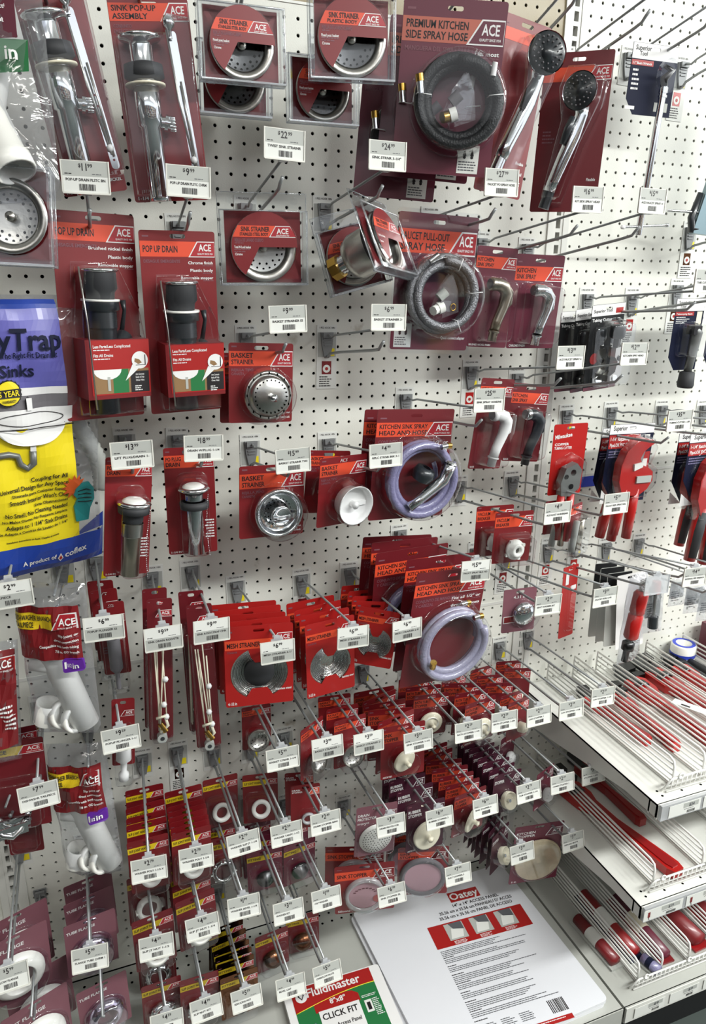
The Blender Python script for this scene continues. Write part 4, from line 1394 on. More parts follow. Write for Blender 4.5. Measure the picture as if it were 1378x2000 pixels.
# --- mesh strainer
def mesh_pack(label, pose, foot, dark):
    t, w, h = start('mesh_strainer_pack', label, 'strainer pack', pose)
    cx, cz = 0, -h * .60
    Rr = w * .435
    b = MB()
    # card with a round window crossed by printed tongues
    hole1 = arc(cx, cz, Rr * .97, math.radians(-62), math.radians(68), 16) + [(cx + Rr * .28, cz + Rr * .62), (cx + Rr * .14, cz + Rr * .42), (cx - Rr * .14, cz + Rr * .42), (cx - Rr * .28, cz + Rr * .62)] + arc(cx, cz, Rr * .97, math.radians(112), math.radians(242), 16) + [(cx - Rr * .26, cz - Rr * .55), (cx + Rr * .26, cz - Rr * .55)]
    b.plate(rr(-w / 2, w / 2, -h, 0, .004, 3), [eslot(.02, .006, -.010), hole1], -.0105, -.0098, 'brightred')
    y = -.0108
    z1, H = -w * .22, w * .15
    b.poly([(-w / 2 + .001, z1 - H), (w * .12, z1 - H), (w * .22, z1), (-w / 2 + .001, z1)], y, 'band')
    b.text('MESH STRAINER', -w / 2 + w * .04, z1 - H * .76, H * .5, 'ink', w=w * .48, y=y - .0003)
    logo(b, w / 2 - .001, z1 + H * .5, w * .32, H * 1.1, y=y - .0002)
    b.text('COLADOR', -w / 2 + w * .04, z1 - H - .006, .0035, 'mauve', w=.018, y=y - .0002)
    b.text('Stainless steel', w / 2 - w * .03, -h + h * .17, .0045, 'white', w=w * .24, y=y - .0002, al='R')
    b.text(foot, -w / 2 + w * .03, -h + .004, .006, 'white', w=w * .13, y=y - .0002)
    b.rect(-w / 2 + w * .04, -w / 2 + w * .12, -.012, -.009, y, 'mauve')
    b.build('card', t)
    b = MB()
    ax = (0, 1, 0)
    b.lathe([(Rr, -.006), (Rr * .96, -.009), (Rr * .9, -.006)], (cx, 0, cz), ax, 'meshsteel', 40)
    prof = []
    for i in range(12):
        k = i / 11
        r = Rr * (.90 - .55 * k)
        prof += [(r, -.005 + .012 * k + (.0012 if i % 2 else 0))]
    prof += [(.0001, .008)]
    b.lathe(prof, (cx, 0, cz), ax, 'meshsteel', 40, False)
    for i in range(11):
        k = i / 10
        r = Rr * (.90 - .55 * k)
        b.tube([(cx + r * math.cos(a), -.0055 + .012 * k - .001, cz + r * math.sin(a)) for a in [2 * PI * j / 30 for j in range(30)]], .0009, 'chrome', 4, True)
    stn = b.build('strainer', t)
    if dark:
        b = MB()
        b.lathe([(.0001, 0), (Rr * .5, 0), (Rr * .52, .003)], (cx, -.008, cz), ax, 'rubber', 30)
        b.build('centre', stn)
    return t


# --- rods and straps in a long narrow blister
def strap_pack(label, pose, seed, group=None):
    t, w, h = start('drain_strap_pack', label, 'strap pack', pose, group)
    b = card(w, h, [], [], 'deepred', None, bt=.2, bh=.25)
    logo(b, w / 2 - .001, -w * .5, w * .66, w * .3)
    b.build('card', t)
    dome(rr(-w * .44, w * .44, -h * .99, -h * .22, .006), .03, 'clear', .88).build('blister', t)
    rnd = random.Random(seed)
    b = MB()
    for i in range(5):
        x0 = rnd.uniform(-w * .3, w * .2)
        x1 = x0 + rnd.uniform(-.008, .012)
        b.tube([(x0, -.010 - i * .003, -h * rnd.uniform(.24, .35)), (x1, -.014 - i * .002, -h * .90)], .0013, 'cream', 6)
    b.build('rods', t)
    for k, (bx, bz) in enumerate(((.006, -h * .52), (.003, -h * .70), (.007, -h * .79))):
        b = MB()
        b.lathe([(.0001, -.0055), (.004, -.004), (.0055, 0), (.004, .004), (.0001, .0055)], (bx, -.022, bz), (0, 0, 1), 'white', 14)
        b.build('ball', t)
    b = MB()
    b.tube([(-.010, -.02, -h * .80), (.004, -.024, -h * .78), (.010, -.02, -h * .86), (-.004, -.022, -h * .90)], .003, 'cream', 8)
    b.cyl((-.004, -.018, -h * .84), (.006, -.020, -h * .90), .006, 'brass', n=10)
    b.build('clip', t)
    b = MB()
    b.cyl((0, -.02, -h * .955), (0, -.008, -h * .955), .009, 'papergrey', n=20)
    b.cyl((0, -.0205, -h * .955), (0, -.018, -h * .955), .004, 'rubber', n=14)
    b.build('cap_nut', t)
    return t


def plunger_pack(label, pose, big, group=None):
    t, w, h = start('plunger_pack', label, 'plunger pack', pose, group)
    b = card(w, h * .82, [], [], 'red', None)
    logo(b, w / 2 - .001, -h * .14, w * .6, w * .3, bg='red')
    b.fine(-w * .4, -h * .5, w * .6, 3, 'mauve', .005)
    b.build('card', t)
    dome(rr(-w * .40, w * .40, -h * .98, -h * .30, .007), .032, 'clear', .88).build('blister', t)
    b = MB()
    if big:
        b.lathe([(.011, 0), (.011, .06), (.007, .065), (.004, .07), (.004, .10)], (0, -.018, -h * .35), (0, 0, -1), 'greyrubber', 18)
    else:
        b.lathe([(.013, 0), (.0135, .025), (.006, .032), (.005, .05), (.009, .055), (.009, .068), (.0001, .07)], (0, -.018, -h * .52), (0, 0, -1), 'white', 20)
    b.build('plunger', t)
    return t

# ------------------------------------------------------------------ bags and tools
def pillow(w, h, d, m, x0=None, nx=12, nz=16, top=0., wr=.0015, seed=1, back=True):
    """a soft clear bag, front and back skins welded at the edges"""
    b = MB()
    rnd = random.Random(seed)
    ph = [rnd.uniform(0, 6) for _ in range(4)]

    def yy(u, v):
        e = (max(0, 1 - abs(u) ** 4) * max(0, 1 - abs(v) ** 6)) ** .45
        return e * (1 - top * max(0, v)) * (d + wr * 2 * math.sin(u * 6 + v * 9 + ph[0]) + wr * math.sin(u * 13 - v * 11 + ph[1]))
    for sgn in ((-1, 1) if back else (-1,)):
        vs = []
        for j in range(nz + 1):
            for i in range(nx + 1):
                u, v = -1 + 2 * i / nx, -1 + 2 * j / nz
                vs.append((u * w / 2, sgn * yy(u, v) * (1 if sgn < 0 else .4), -h / 2 + v * h / 2))
        fs = [(j * (nx + 1) + i, j * (nx + 1) + i + 1, (j + 1) * (nx + 1) + i + 1, (j + 1) * (nx + 1) + i) for j in range(nz) for i in range(nx)]
        b.add(vs, fs, m, True)
    return b, yy


def tailpiece_bag(label, pose):
    t, w, h = start('tailpiece_bag', label, 'bag of drain fittings', pose)
    d = .031
    b, yy = pillow(w, h, d, 'clearbag', seed=int(abs(pose[0]) * 1000))
    b.build('bag', t)
    b = MB()
    b.fn = lambda p: Vector((p.x, p.y - yy(2 * p.x / w, 1 + 2 * p.z / h) - .0012, p.z))
    x0, x1 = -w * .46, w * .44
    n = 14

    def strip(xa, xb, za, zb, y, m, skew=0.):
        for i in range(n):
            a0, a1 = xa + (xb - xa) * i / n, xa + (xb - xa) * (i + 1) / n
            for j in range(4):
                q0, q1 = zb + (za - zb) * j / 4, zb + (za - zb) * (j + 1) / 4
                b.add([(a0, y, q0), (a1, y, q0), (a1, y, q1), (a0, y, q1)], [(0, 1, 2, 3)], m)
    z1, z2, z3, z4 = -h * .10, -h * .14, -h * .235, -h * .43
    strip(x0, x1, z1, z4, 0, 'red')
    strip(x0, x0 + (x1 - x0) * .62, z2, z3, -.0012, 'yellow')
    xl = x0 + (x1 - x0) * .60
    b.poly([(xl, z3), (x1 - .002, z3 - .001), (x1 - .002, z2 + .001), (xl + .013, z2)], -.0024, 'white')
    b.poly([(xl + .003, z3 + .001), (x1 - .004, z3 + .0005), (x1 - .004, z2 - .001), (xl + .0145, z2 - .001)], -.0030, 'logo')
    b.text('ACE', (xl + x1) / 2 + .004, z3 + .008, .011, 'white', w=.024, y=-.0036, al='C')
    b.text('QUALITY SINCE 1924', (xl + x1) / 2 + .004, z3 + .003, .0022, 'white', w=.028, y=-.0036, al='C')
    b.text('DISHWASHER BRANCH', x0 + .002, z2 - .011, .008, 'ink', w=(x1 - x0) * .60, y=-.0028)
    b.text('TAILPIECE', x0 + .002, z2 - .0225, .008, 'ink', w=(x1 - x0) * .30, y=-.0028)
    for i, s in enumerate(('Slip joint or', 'direct connection', 'Compatible with both tubing', '7/8 in. OD branch')):
        b.text(s, x1 - .003, z3 - .012 - i * .010, .0042, 'white', w=.0022 * len(s), y=-.0016, al='R')
        b.fine(x1 - .003, z3 - .014 - i * .010, .03, 1, 'mauve', .0026, -.0006, al='R')
    b.tube([(x0 + .010, -.001, z3 - .012), (x0 + .010, -.001, z3 - .040), (x0 + .020, -.001, z3 - .046), (x0 + .026, -.001, z3 - .036)], .0005, 'mauve', 4)
    px0, px1 = x1 - .030, x1 + .001
    b.prism(rr(px0, px1, z4 - .022, z4 + .002, .004), -.0034, -.0004, 'purple')
    b.text('1', px0 + .003, z4 - .014, .011, 'white', w=.003, y=-.0052)
    b.text('1/2', px0 + .0075, z4 - .012, .006, 'white', w=.0065, y=-.0052)
    b.text('in', px0 + .0155, z4 - .014, .010, 'white', w=.009, y=-.0052)
    b.build('printed_label', t)
    # white fittings inside
    b = MB()
    a, c = Vector((-.012, .000, -h * .42)), Vector((w * .27, .001, -h * .94))
    b.lathe([(.0215, 0), (.0230, .004), (.0220, .01), (.0220, (c - a).length), (.0195, (c - a).length), (.0195, .01)], a, c - a, 'pvc', 24)
    b.build('tube', t)
    b = MB()
    b.tube([(-w * .40, -.004, -h * .50), (-w * .08, -.002, -h * .52)], .016, 'pvc', 18)
    b.build('short_tube', t)
    b = MB()
    o = Vector((-w * .30, -.008, -h * .90))
    b.lathe([(.020, 0), (.020, .038), (.0175, .038), (.0175, .01)], o, (.25, 0, 1), 'pvc', 20)
    b.build('branch', t)
    for k in range(2):
        b = MB()
        o = Vector((-w * .02 + k * .020, -.012, -h * .84 - k * .008))
        b.lathe([(.018, -.006), (.0235, -.006), (.0235, .006), (.018, .006), (.018, -.006)], o, (.85, -.5, .15), 'pvc', 22)
        b.build('slip_nut', t)
    return t


def trap_bag(label, pose):
    t, w, h = start('drain_kit_bag', label, 'drain kit bag', pose)
    d = .035
    b, yy = pillow(w, h, d, 'clearbag', seed=4, nx=16, nz=22)
    b.build('bag', t)
    b = MB()
    b.fn = lambda p: Vector((p.x, p.y - yy(2 * p.x / w, 1 + 2 * p.z / h) - .0015, p.z))
    n = 20

    def fill(fx0, fx1, za, zb, y, m, k=12):
        """strip between x edges given as functions of z"""
        for j in range(k):
            q1, q0 = za + (zb - za) * j / k, za + (zb - za) * (j + 1) / k
            for i in range(n):
                f = lambda q, s: fx0(q) + (fx1(q) - fx0(q)) * s
                b.add([(f(q0, i / n), y, q0), (f(q0, (i + 1) / n), y, q0), (f(q1, (i + 1) / n), y, q1), (f(q1, i / n), y, q1)], [(0, 1, 2, 3)], m)
    L = lambda q: -w * .49
    Rr = lambda q: w * (.18 + .06 * (-q / h))
    F = lambda q: w * .495
    fill(L, Rr, -.004, -h * .035, 0, 'blue', 2)
    fill(L, Rr, -h * .035, -h * .30, 0, 'lavbag', 8)
    cz = -h * .30
    # white sweep, greyed clear band with the sink drawing, yellow field, blue foot
    fill(L, Rr, -h * .285, -h * .31, -.0006, 'white', 2)
    fill(L, Rr, -h * .31, -h * .42, 0, 'greyrubber', 4)
    fill(L, lambda q: Rr(q) + w * .03, -h * .42, -h * .86, -.0003, 'yellow2', 12)
    fill(L, F, -h * .86, -h * .995, -.0006, 'blue', 4)
    b.poly([(Rr(-h * .5), -h * .86), (w * .49, -h * .86), (w * .49, -h * .80), (w * .3, -h * .83)], -.0006, 'blue')
    tx = w * .02
    b.text('yTrap', -w * .24, -h * .160, .030, 'navy', w=w * .42, y=-.003)
    b.text('The Right Fit Drain Kit', -w * .22, -h * .185, .008, 'navy', w=w * .36, y=-.003)
    b.text('Sinks', -w * .24, -h * .245, .017, 'navy', w=w * .22, y=-.003)
    # warranty seal
    sx, sz, sr = -w * .20, -h * .295, .019
    pts = []
    for i in range(36):
        a = 2 * PI * i / 36
        r = sr * (1.06 if i % 2 else .98)
        pts.append((sx + r * math.cos(a), sz + r * math.sin(a)))
    b.poly(pts, -.005, 'ink')
    b.poly(circ(sx, sz, sr * .92, 28), -.006, 'yellow2')
    b.rect(sx - sr * .95, sx + sr * .95, sz - sr * .32, sz + sr * .32, -.0075, 'ink')
    b.text('5 YEAR', sx, sz - sr * .18, sr * .42, 'yellow2', w=sr * 1.6, y=-.009, al='C')
    b.text('WARRANTY', sx, sz - sr * .7, sr * .22, 'ink', w=sr * 1.1, y=-.0075, al='C')
    # sink line drawing
    kx, kz = -w * .06, -h * .415
    fill(lambda q: kx - w * .42, lambda q: kx + w * .29, kz + .027, kz - .001, -.003, 'white', 4)
    fill(lambda q: kx - w * .42, lambda q: kx + w * .29, kz, kz - .0016, -.0095, 'ink', 1)
    b.poly(arc(kx, kz + .002, .050, PI, 2 * PI, 20, .030), -.0075, 'white')
    b.tube([(kx + .048 * math.cos(a), -.0040, kz + .012 + .0095 * math.sin(a)) for a in [2 * PI * i / 30 for i in range(30)]], .0006, 'ink', 4, True)
    b.tube([(kx + .050 * math.cos(PI + PI * i / 16), -.0050, kz + .002 + .030 * math.sin(PI + PI * i / 16)) for i in range(17)], .0006, 'ink', 4)
    b.rect(kx - .006, kx + .002, kz + .026, kz + .044, -.0062, 'white')
    b.tube([(kx - .006, -.0018, kz + .026), (kx - .006, -.0018, kz + .040), (kx - .002, -.0018, kz + .045), (kx + .002, -.0018, kz + .040), (kx + .002, -.0018, kz + .026)], .0006, 'ink', 4)
    b.rect(kx - .004, kx + .004, kz - .040, kz - .028, -.004, 'white')
    pp = [(kx, kz - .038), (kx, kz - .058), (kx - .008, kz - .066), (kx - .018, kz - .058), (kx - .022, kz - .044), (kx - .034, kz - .040), (kx - .075, kz - .043)]
    b.tube([(p[0], -.0022, p[1]) for p in pp], .005, 'toolgrey', 8)
    rows = ['Coupling for All', 'Universal Design for Any Space', 'Disenada para Cualquier Espacio', "Smooth Interior Won't Clog", 'Evita Obstrucciones', 'No Smell, No Cleaning Needed', 'No Malos Olores, No Requiere Limpieza', 'Adapts to 1 1/4" Sink Drains', 'Se Adapta a Contras de Lavabo de 1 1/4"']
    z = -h * .585
    for i, s in enumerate(rows):
        big = i in (0, 1, 3, 5, 7)
        hh = .0068 if big else .0045
        z -= hh + .0045
        b.text(s, w * .17, z, hh, 'ink', w=(.0034 if big else .0027) * len(s), y=-.0028, al='R', rot=.03)
    b.text('Installation instructions on back / Detalles al reverso', w * .10, z - .018, .0032, 'ink', w=.08, y=-.0012, al='R')
    b.text('A product of', -w * .16, -h * .945, .0085, 'white', w=.052, y=-.0016, rot=.06)
    b.text('coflex', w * .14, -h * .936, .0115, 'white', w=.040, y=-.0016, rot=.06)
    b.poly([(w * .105, -h * .95), (w * .125, -h * .935), (w * .105, -h * .912), (w * .085, -h * .935)], -.003, 'white')
    b.poly([(w * .105, -h * .943), (w * .117, -h * .935), (w * .105, -h * .921), (w * .093, -h * .935)], -.0036, 'brightred')
    # starburst and snapping teal hand
    ax, az = w * .22, -h * .655
    st = []
    for i in range(24):
        r = .021 if i % 2 == 0 else .013
        a = 2 * PI * i / 24
        st.append((ax + r * math.cos(a), az + r * math.sin(a)))
    b.poly(st, -.003, 'orange')
    b.prism([(ax + .002, az - .062), (ax + .022, az - .062), (ax + .024, az - .040), (ax + .032, az - .026), (ax + .032, az - .008), (ax + .024, az + .004), (ax + .012, az + .004), (ax + .002, az - .004), (ax - .002, az - .014), (ax + .004, az - .022), (ax - .001, az - .036)], -.006, -.002, 'teal')
    for q in range(4):
        b.tube([(ax + .004, -.0064, az - .008 - q * .006), (ax + .018, -.0068, az - .006 - q * .007), (ax + .026, -.0064, az - .010 - q * .006)], .0007, 'ink', 4)
    b.build('printed_film', t)
    # grey flexible trap inside, seen through the right side
    b = MB()
    rnd = random.Random(2)
    pts, rs = [], []
    for i in range(60):
        k = i / 59
        pts.append((w * .38 - .03 * math.sin(k * 5), .001, -h * .10 - h * .62 * k))
        rs.append(.015 if i % 2 else .0125)
    b.tube(pts, rs, 'papergrey', 14)
    b.build('flexible_trap', t)
    return t


def cut_card(w, h, m, hdr=None, hdrh=.2, th=.0008, cut=0.):
    b = MB()
    ol = rr(-w / 2, w / 2, -h, 0, .004, 3)
    if cut:
        ol = [(-w / 2 + w * cut, -h), (w / 2, -h), (w / 2, 0), (-w / 2, 0), (-w / 2, -h + w * cut * 1.4)]
    b.plate(ol, [eslot(min(.02, w * .3), .006, -.009)], 0, th, m)
    if hdr:
        b.plate([(-w / 2 + .0005, -h * hdrh), (w / 2 - .0005, -h * hdrh), (w / 2 - .0005, -.0005), (-w / 2 + .0005, -.0005)], [eslot(min(.02, w * .3), .006, -.009)], -.0003, -.0001, hdr)
    return b


def basin_wrench(label, pose):
    t, w, h = start('basin_wrench_pack', label, 'wrench', pose)
    b = cut_card(w, h, 'navy', 'white', .22, cut=.18)
    b.text('Superior', -w * .44, -h * .10, .008, 'ink', w=w * .34)
    b.text('Tool', -w * .34, -h * .17, .007, 'ink', w=w * .16)
    b.rect(-w * .49, -w * .02, -h * .31, -h * .235, -.0006, 'brightred')
    b.text('11" Basin Wrench', -w * .46, -h * .295, .004, 'white', w=w * .40, y=-.0009)
    b.fine(-w * .44, -h * .36, w * .16, 5, 'white', .008)
    for i in range(2):
        b.rect(w * .12 + i * w * .17, w * .25 + i * w * .17, -h * .93, -h * .80, -.0006, 'papergrey')
    b.rect(-w * .5, -w * .3, -h * .93, -h * .88, -.0006, 'white')
    b.build('card', t)
    x = w * .13
    y = -.022
    b = MB()
    L = .272
    b.cyl((x, y, -h * .60), (x - .006, y, -h * .60 - L), .0068, 'chrome', n=18)
    b.cyl((x, y, -h * .70), (x, y, -h * .62), .0085, 'chrome', n=18)
    b.cyl((x, y, -h * .76), (x, y, -h * .73), .0085, 'chrome', n=18)
    b.build('shaft', t)
    b = MB()
    b.prism(circ(x + .004, -h * .46, .022, 22, .030), y - .008, y + .004, 'clear')
    b.tube([(x, y, -h * .60), (x - .004, y - .002, -h * .5), (x + .010, y - .004, -h * .38), (x - .008, y - .004, -h * .33)], [.007, .008, .007, .004], 'darksteel', 12)
    b.build('jaw', t)
    b = MB()
    zb = -h * .60 - L + .017
    b.cyl((x - .045, y, zb - .003), (x + .060, y, zb + .005), .0028, 'chrome', n=10)
    for s in (-.045, .060):
        b.lathe([(.0001, -.006), (.0042, -.003), (.0042, .003), (.0001, .006)], (x + s, y, zb + (-.003 if s < 0 else .005)), (1, 0, .05), 'white' if s < 0 else 'chrome', 12)
    b.build('t_handle', t)
    return t


def tubing_cutter(label, pose, group=None):
    t, w, h = start('tubing_cutter_pack', label, 'tubing cutter', pose, group)
    b = cut_card(w, h, 'black', 'white', .13)
    b.rect(-w / 2 + .0005, w / 2 - .0005, -h + .0005, -h + .008, -.0004, 'maroon')
    b.text('Superior Tool', -w * .44, -h * .09, .0065, 'ink', w=w * .55)
    b.text('Tubing Cutter', -w * .46, -h * .19, .006, 'white', w=w * .6)
    b.poly(circ(-w * .28, -h * .62, w * .12, 16), -.0005, 'brightred')
    b.rect(w * .22, w * .44, -h * .11, -h * .05, -.0006, 'brightred')
    b.build('card', t)
    dome(rr(-w * .30, w * .46, -h * .94, -h * .18, .012), .042, 'clear', .9).build('blister', t)
    x = w * .08
    b = MB()
    b.lathe([(.0001, 0), (.014, 0), (.016, .003), (.016, .024), (.013, .028)], (x, -.024, -h * .22), (0, 0, -1), 'blackplastic', 20)
    b.build('knob', t)
    b = MB()
    b.cyl((x, -.024, -h * .36), (x, -.024, -h * .58), .0065, 'darksteel', n=14)
    b.prism([(x - .010, -h * .48), (x + .014, -h * .46), (x + .016, -h * .80), (x + .004, -h * .90), (x - .016, -h * .88), (x - .018, -h * .80), (x - .004, -h * .76), (x, -h * .64), (x - .010, -h * .58)], -.034, -.014, 'steel')
    b.cyl((x - .004, -.036, -h * .83), (x - .004, -.012, -h * .83), .007, 'chrome', n=16)
    b.cyl((x + .004, -.036, -h * .60), (x + .004, -.012, -h * .60), .006, 'darksteel', n=16)
    b.build('cutter_frame', t)
    return t


def telescope_pack(label, pose, group=None):
    t, w, h = start('adjustable_wrench_pack', label, 'wrench', pose, group)
    b = cut_card(w, h, 'navy', 'white', .17, cut=.25)
    b.text('Superior', -w * .42, -h * .075, .007, 'ink', w=w * .36)
    b.text('Tool', -w * .36, -h * .125, .006, 'ink', w=w * .2)
    b.rect(-w * .49, w * .15, -h * .235, -h * .18, -.0006, 'brightred')
    b.text('Telescoping Basin', -w * .46, -h * .22, .0035, 'white', w=w * .55, y=-.0009)
    b.fine(-w * .44, -h * .25, w * .5, 4, 'white', .004)
    b.rect(w * .26, w * .44, -h * .36, -h * .18, -.0006, 'cream')
    b.build('card', t)
    b = MB()
    b.tube([(-.004, -.02, -h * .36), (.006, -.022, -h * .46), (.004, -.02, -h * .8), (0, -.02, -h * 1.02)], [.010, .013, .010, .0085], 'toolgrey', 14)
    b.box(-.012, .010, -.032, -.01, -h * .48, -h * .36, 'darksteel')
    b.build('body', t)
    dome(rr(-w * .30, w * .40, -h * .8, -h * .33, .012), .036, 'clear', .9).build('blister', t)
    b = MB()
    b.lathe([(.010, 0), (.016, .002), (.018, .030), (.016, .036), (.0001, .037)], (0, -.02, -h * 1.0), (0, 0, -1), 'rubber', 20)
    b.build('rubber_foot', t)
    return t


def close_cutter(label, pose):
    t, w, h = start('copper_cutter_pack', label, 'tubing cutter', pose)
    w = .085
    b = cut_card(w, .155, 'toolred')
    b.text('Milwaukee', -w * .44, -.032, .009, 'white', w=w * .5, rot=.12)
    b.text('COPPER', -w * .44, -.046, .0055, 'white', w=w * .42)
    b.text('TUBING CUTTER', -w * .44, -.054, .0055, 'white', w=w * .52)
    b.rect(w * .22, w * .42, -.13, -.095, -.0005, 'ink')
    b.build('card', t)
    dome([(-w * .38, -.14), (w * .12, -.148), (w * .34, -.11), (w * .34, -.078), (w * .08, -.062), (-w * .34, -.078)], .03, 'clear', .9).build('blister', t)
    b = MB()
    ol = [(-.026, -.150), (-.004, -.152), (.018, -.135), (.020, -.095), (.006, -.080), (-.020, -.090), (-.030, -.120)]
    b.plate(ol, [circ(-.001, -.100, .007, 14)], -.026, -.008, 'toolgrey')
    b.cyl((-.004, -.027, -.130), (-.004, -.02, -.130), .006, 'darksteel', n=14)
    b.cyl((-.018, -.027, -.108), (-.018, -.02, -.108), .005, 'darksteel', n=14)
    b.build('jaw', t)
    for q, (a, c) in enumerate((((-.020, -.150), (-.020, -.25)), ((.004, -.148), (.002, -.256)))):
        b = MB()
        b.tube([(a[0], -.018, a[1]), ((a[0] + c[0]) / 2 + (.002 if q else -.003), -.018, (a[1] + c[1]) / 2), (c[0], -.018, c[1])], [.008, .0095, .009], 'toolred', 12)
        b.build('handle', t)
    return t


def pvc_cutter(label, pose, dark=False):
    t, w, h = start('pipe_cutter_pack', label, 'pipe cutter', pose)
    b = cut_card(w, h, 'navy', 'white', .12, cut=.28)
    b.text('Superior', -w * .42, -h * .075, .010, 'ink', w=w * .30)
    b.rect(-w * .49, w * .20, -h * .30, -h * .13, -.0006, 'brightred')
    b.text('1-1/4" Ratcheting', -w * .46, -h * .20, .0075, 'white', w=w * .42, y=-.0009)
    b.text('PipeLOK PVC Cutter', -w * .46, -h * .275, .0075, 'white', w=w * .50, y=-.0009)
    b.fine(-w * .46, -h * .33, w * .5, 3, 'lavender', .006)
    b.rect(w * .30, w * .42, -h * .30, -h * .14, -.0006, 'paper')
    b.rect(w * .22, w * .48, -h * .66, -h * .36, -.0006, 'brightred')
    b.rect(w * .30, w * .44, -h * .62, -h * .45, -.0009, 'paper')
    b.poly([(-w * .5, -h * .82), (-w * .22, -h), (-w * .5, -h)], -.0004, 'white')
    b.build('card', t)
    k = w / .135

    def P(pts):
        return [(p[0] * k, p[1] * k) for p in pts]
    # curved upper jaw, seen from the side
    jaw = P([(-.030, -.165), (-.046, -.130), (-.046, -.090), (-.034, -.058), (-.010, -.038), (.022, -.030), (.040, -.034), (.044, -.042), (.030, -.050), (.016, -.060), (.008, -.076), (.016, -.092), (.034, -.098), (.052, -.110), (.055, -.132), (.042, -.152), (.020, -.165)])
    dome(P([(-.040, -.175), (-.055, -.130), (-.053, -.085), (-.036, -.045), (-.006, -.026), (.040, -.026), (.054, -.050), (.040, -.085), (.064, -.105), (.066, -.140), (.040, -.172)]), .034, 'clear', .92).build('blister', t)
    b = MB()
    b.prism(jaw, -.029, -.007, 'toolred')
    b.build('jaw_body', t)
    b = MB()
    b.prism(P([(-.012, -.088), (.014, -.084), (.014, -.096), (-.010, -.104)]), -.0335, -.030, 'paper')
    b.prism(P([(.002, -.118), (.046, -.118), (.046, -.134), (.002, -.134)]), -.0335, -.030, 'papergrey')
    b.prism(P([(.018, -.058), (.030, -.054), (.022, -.096), (.008, -.088)]), -.020, -.012, 'chrome')
    b.build('badge', t)
    for q, (x0, x1) in enumerate(((-.020, -.030), (.016, .012))):
        b = MB()
        L = -.275 if q else -.262
        pts = [(x0 * k, -.018, -.150 * k), ((x0 + x1) / 2 * k, -.018, -.20 * k), (x1 * k, -.018, L * k)]
        b.tube(pts, [.012 * k, .013 * k, .0115 * k], 'toolred', 14)
        if dark:
            b.tube([(p[0], p[1] - .003, p[2] * (.97 if i == 2 else 1.05 if i == 0 else 1)) for i, p in enumerate(pts)], [.0115 * k, .0125 * k, .0105 * k], 'rubber', 14)
        b.build('handle', t)
    return t


def inner_wrench(label, pose):
    t, w, h = start('internal_wrench_pack', label, 'wrench', pose)
    b, yy = pillow(w * .8, h, .018, 'clearbag', seed=9)
    b.build('pouch', t)
    x = -.001
    b = MB()
    b.lathe([(.0001, .0), (.012, 0), (.0165, .006), (.0165, .05), (.0145, .052), (.0145, .056), (.0165, .058), (.0165, .11), (.013, .115), (.0001, .116)], (x + .008, -.010, -h * .18), (-.12, 0, -1), 'toolred', 20)
    b.build('handle', t)
    b = MB()
    b.lathe([(.010, 0), (.014, .003), (.014, .020), (.0075, .024), (.0075, .05)], (x - .008, -.010, -h * .72), (-.12, 0, -1), 'darksteel', 16)
    b.build('cam_head', t)
    b = MB()
    for i in range(5):
        b.lathe([(.007, 0), (.010, .002), (.007, .004)], (x + .012, -.010, -h * .07 - i * .005), (-.1, 0, -1), 'steel', 14)
    b.build('spring', t)
    return t


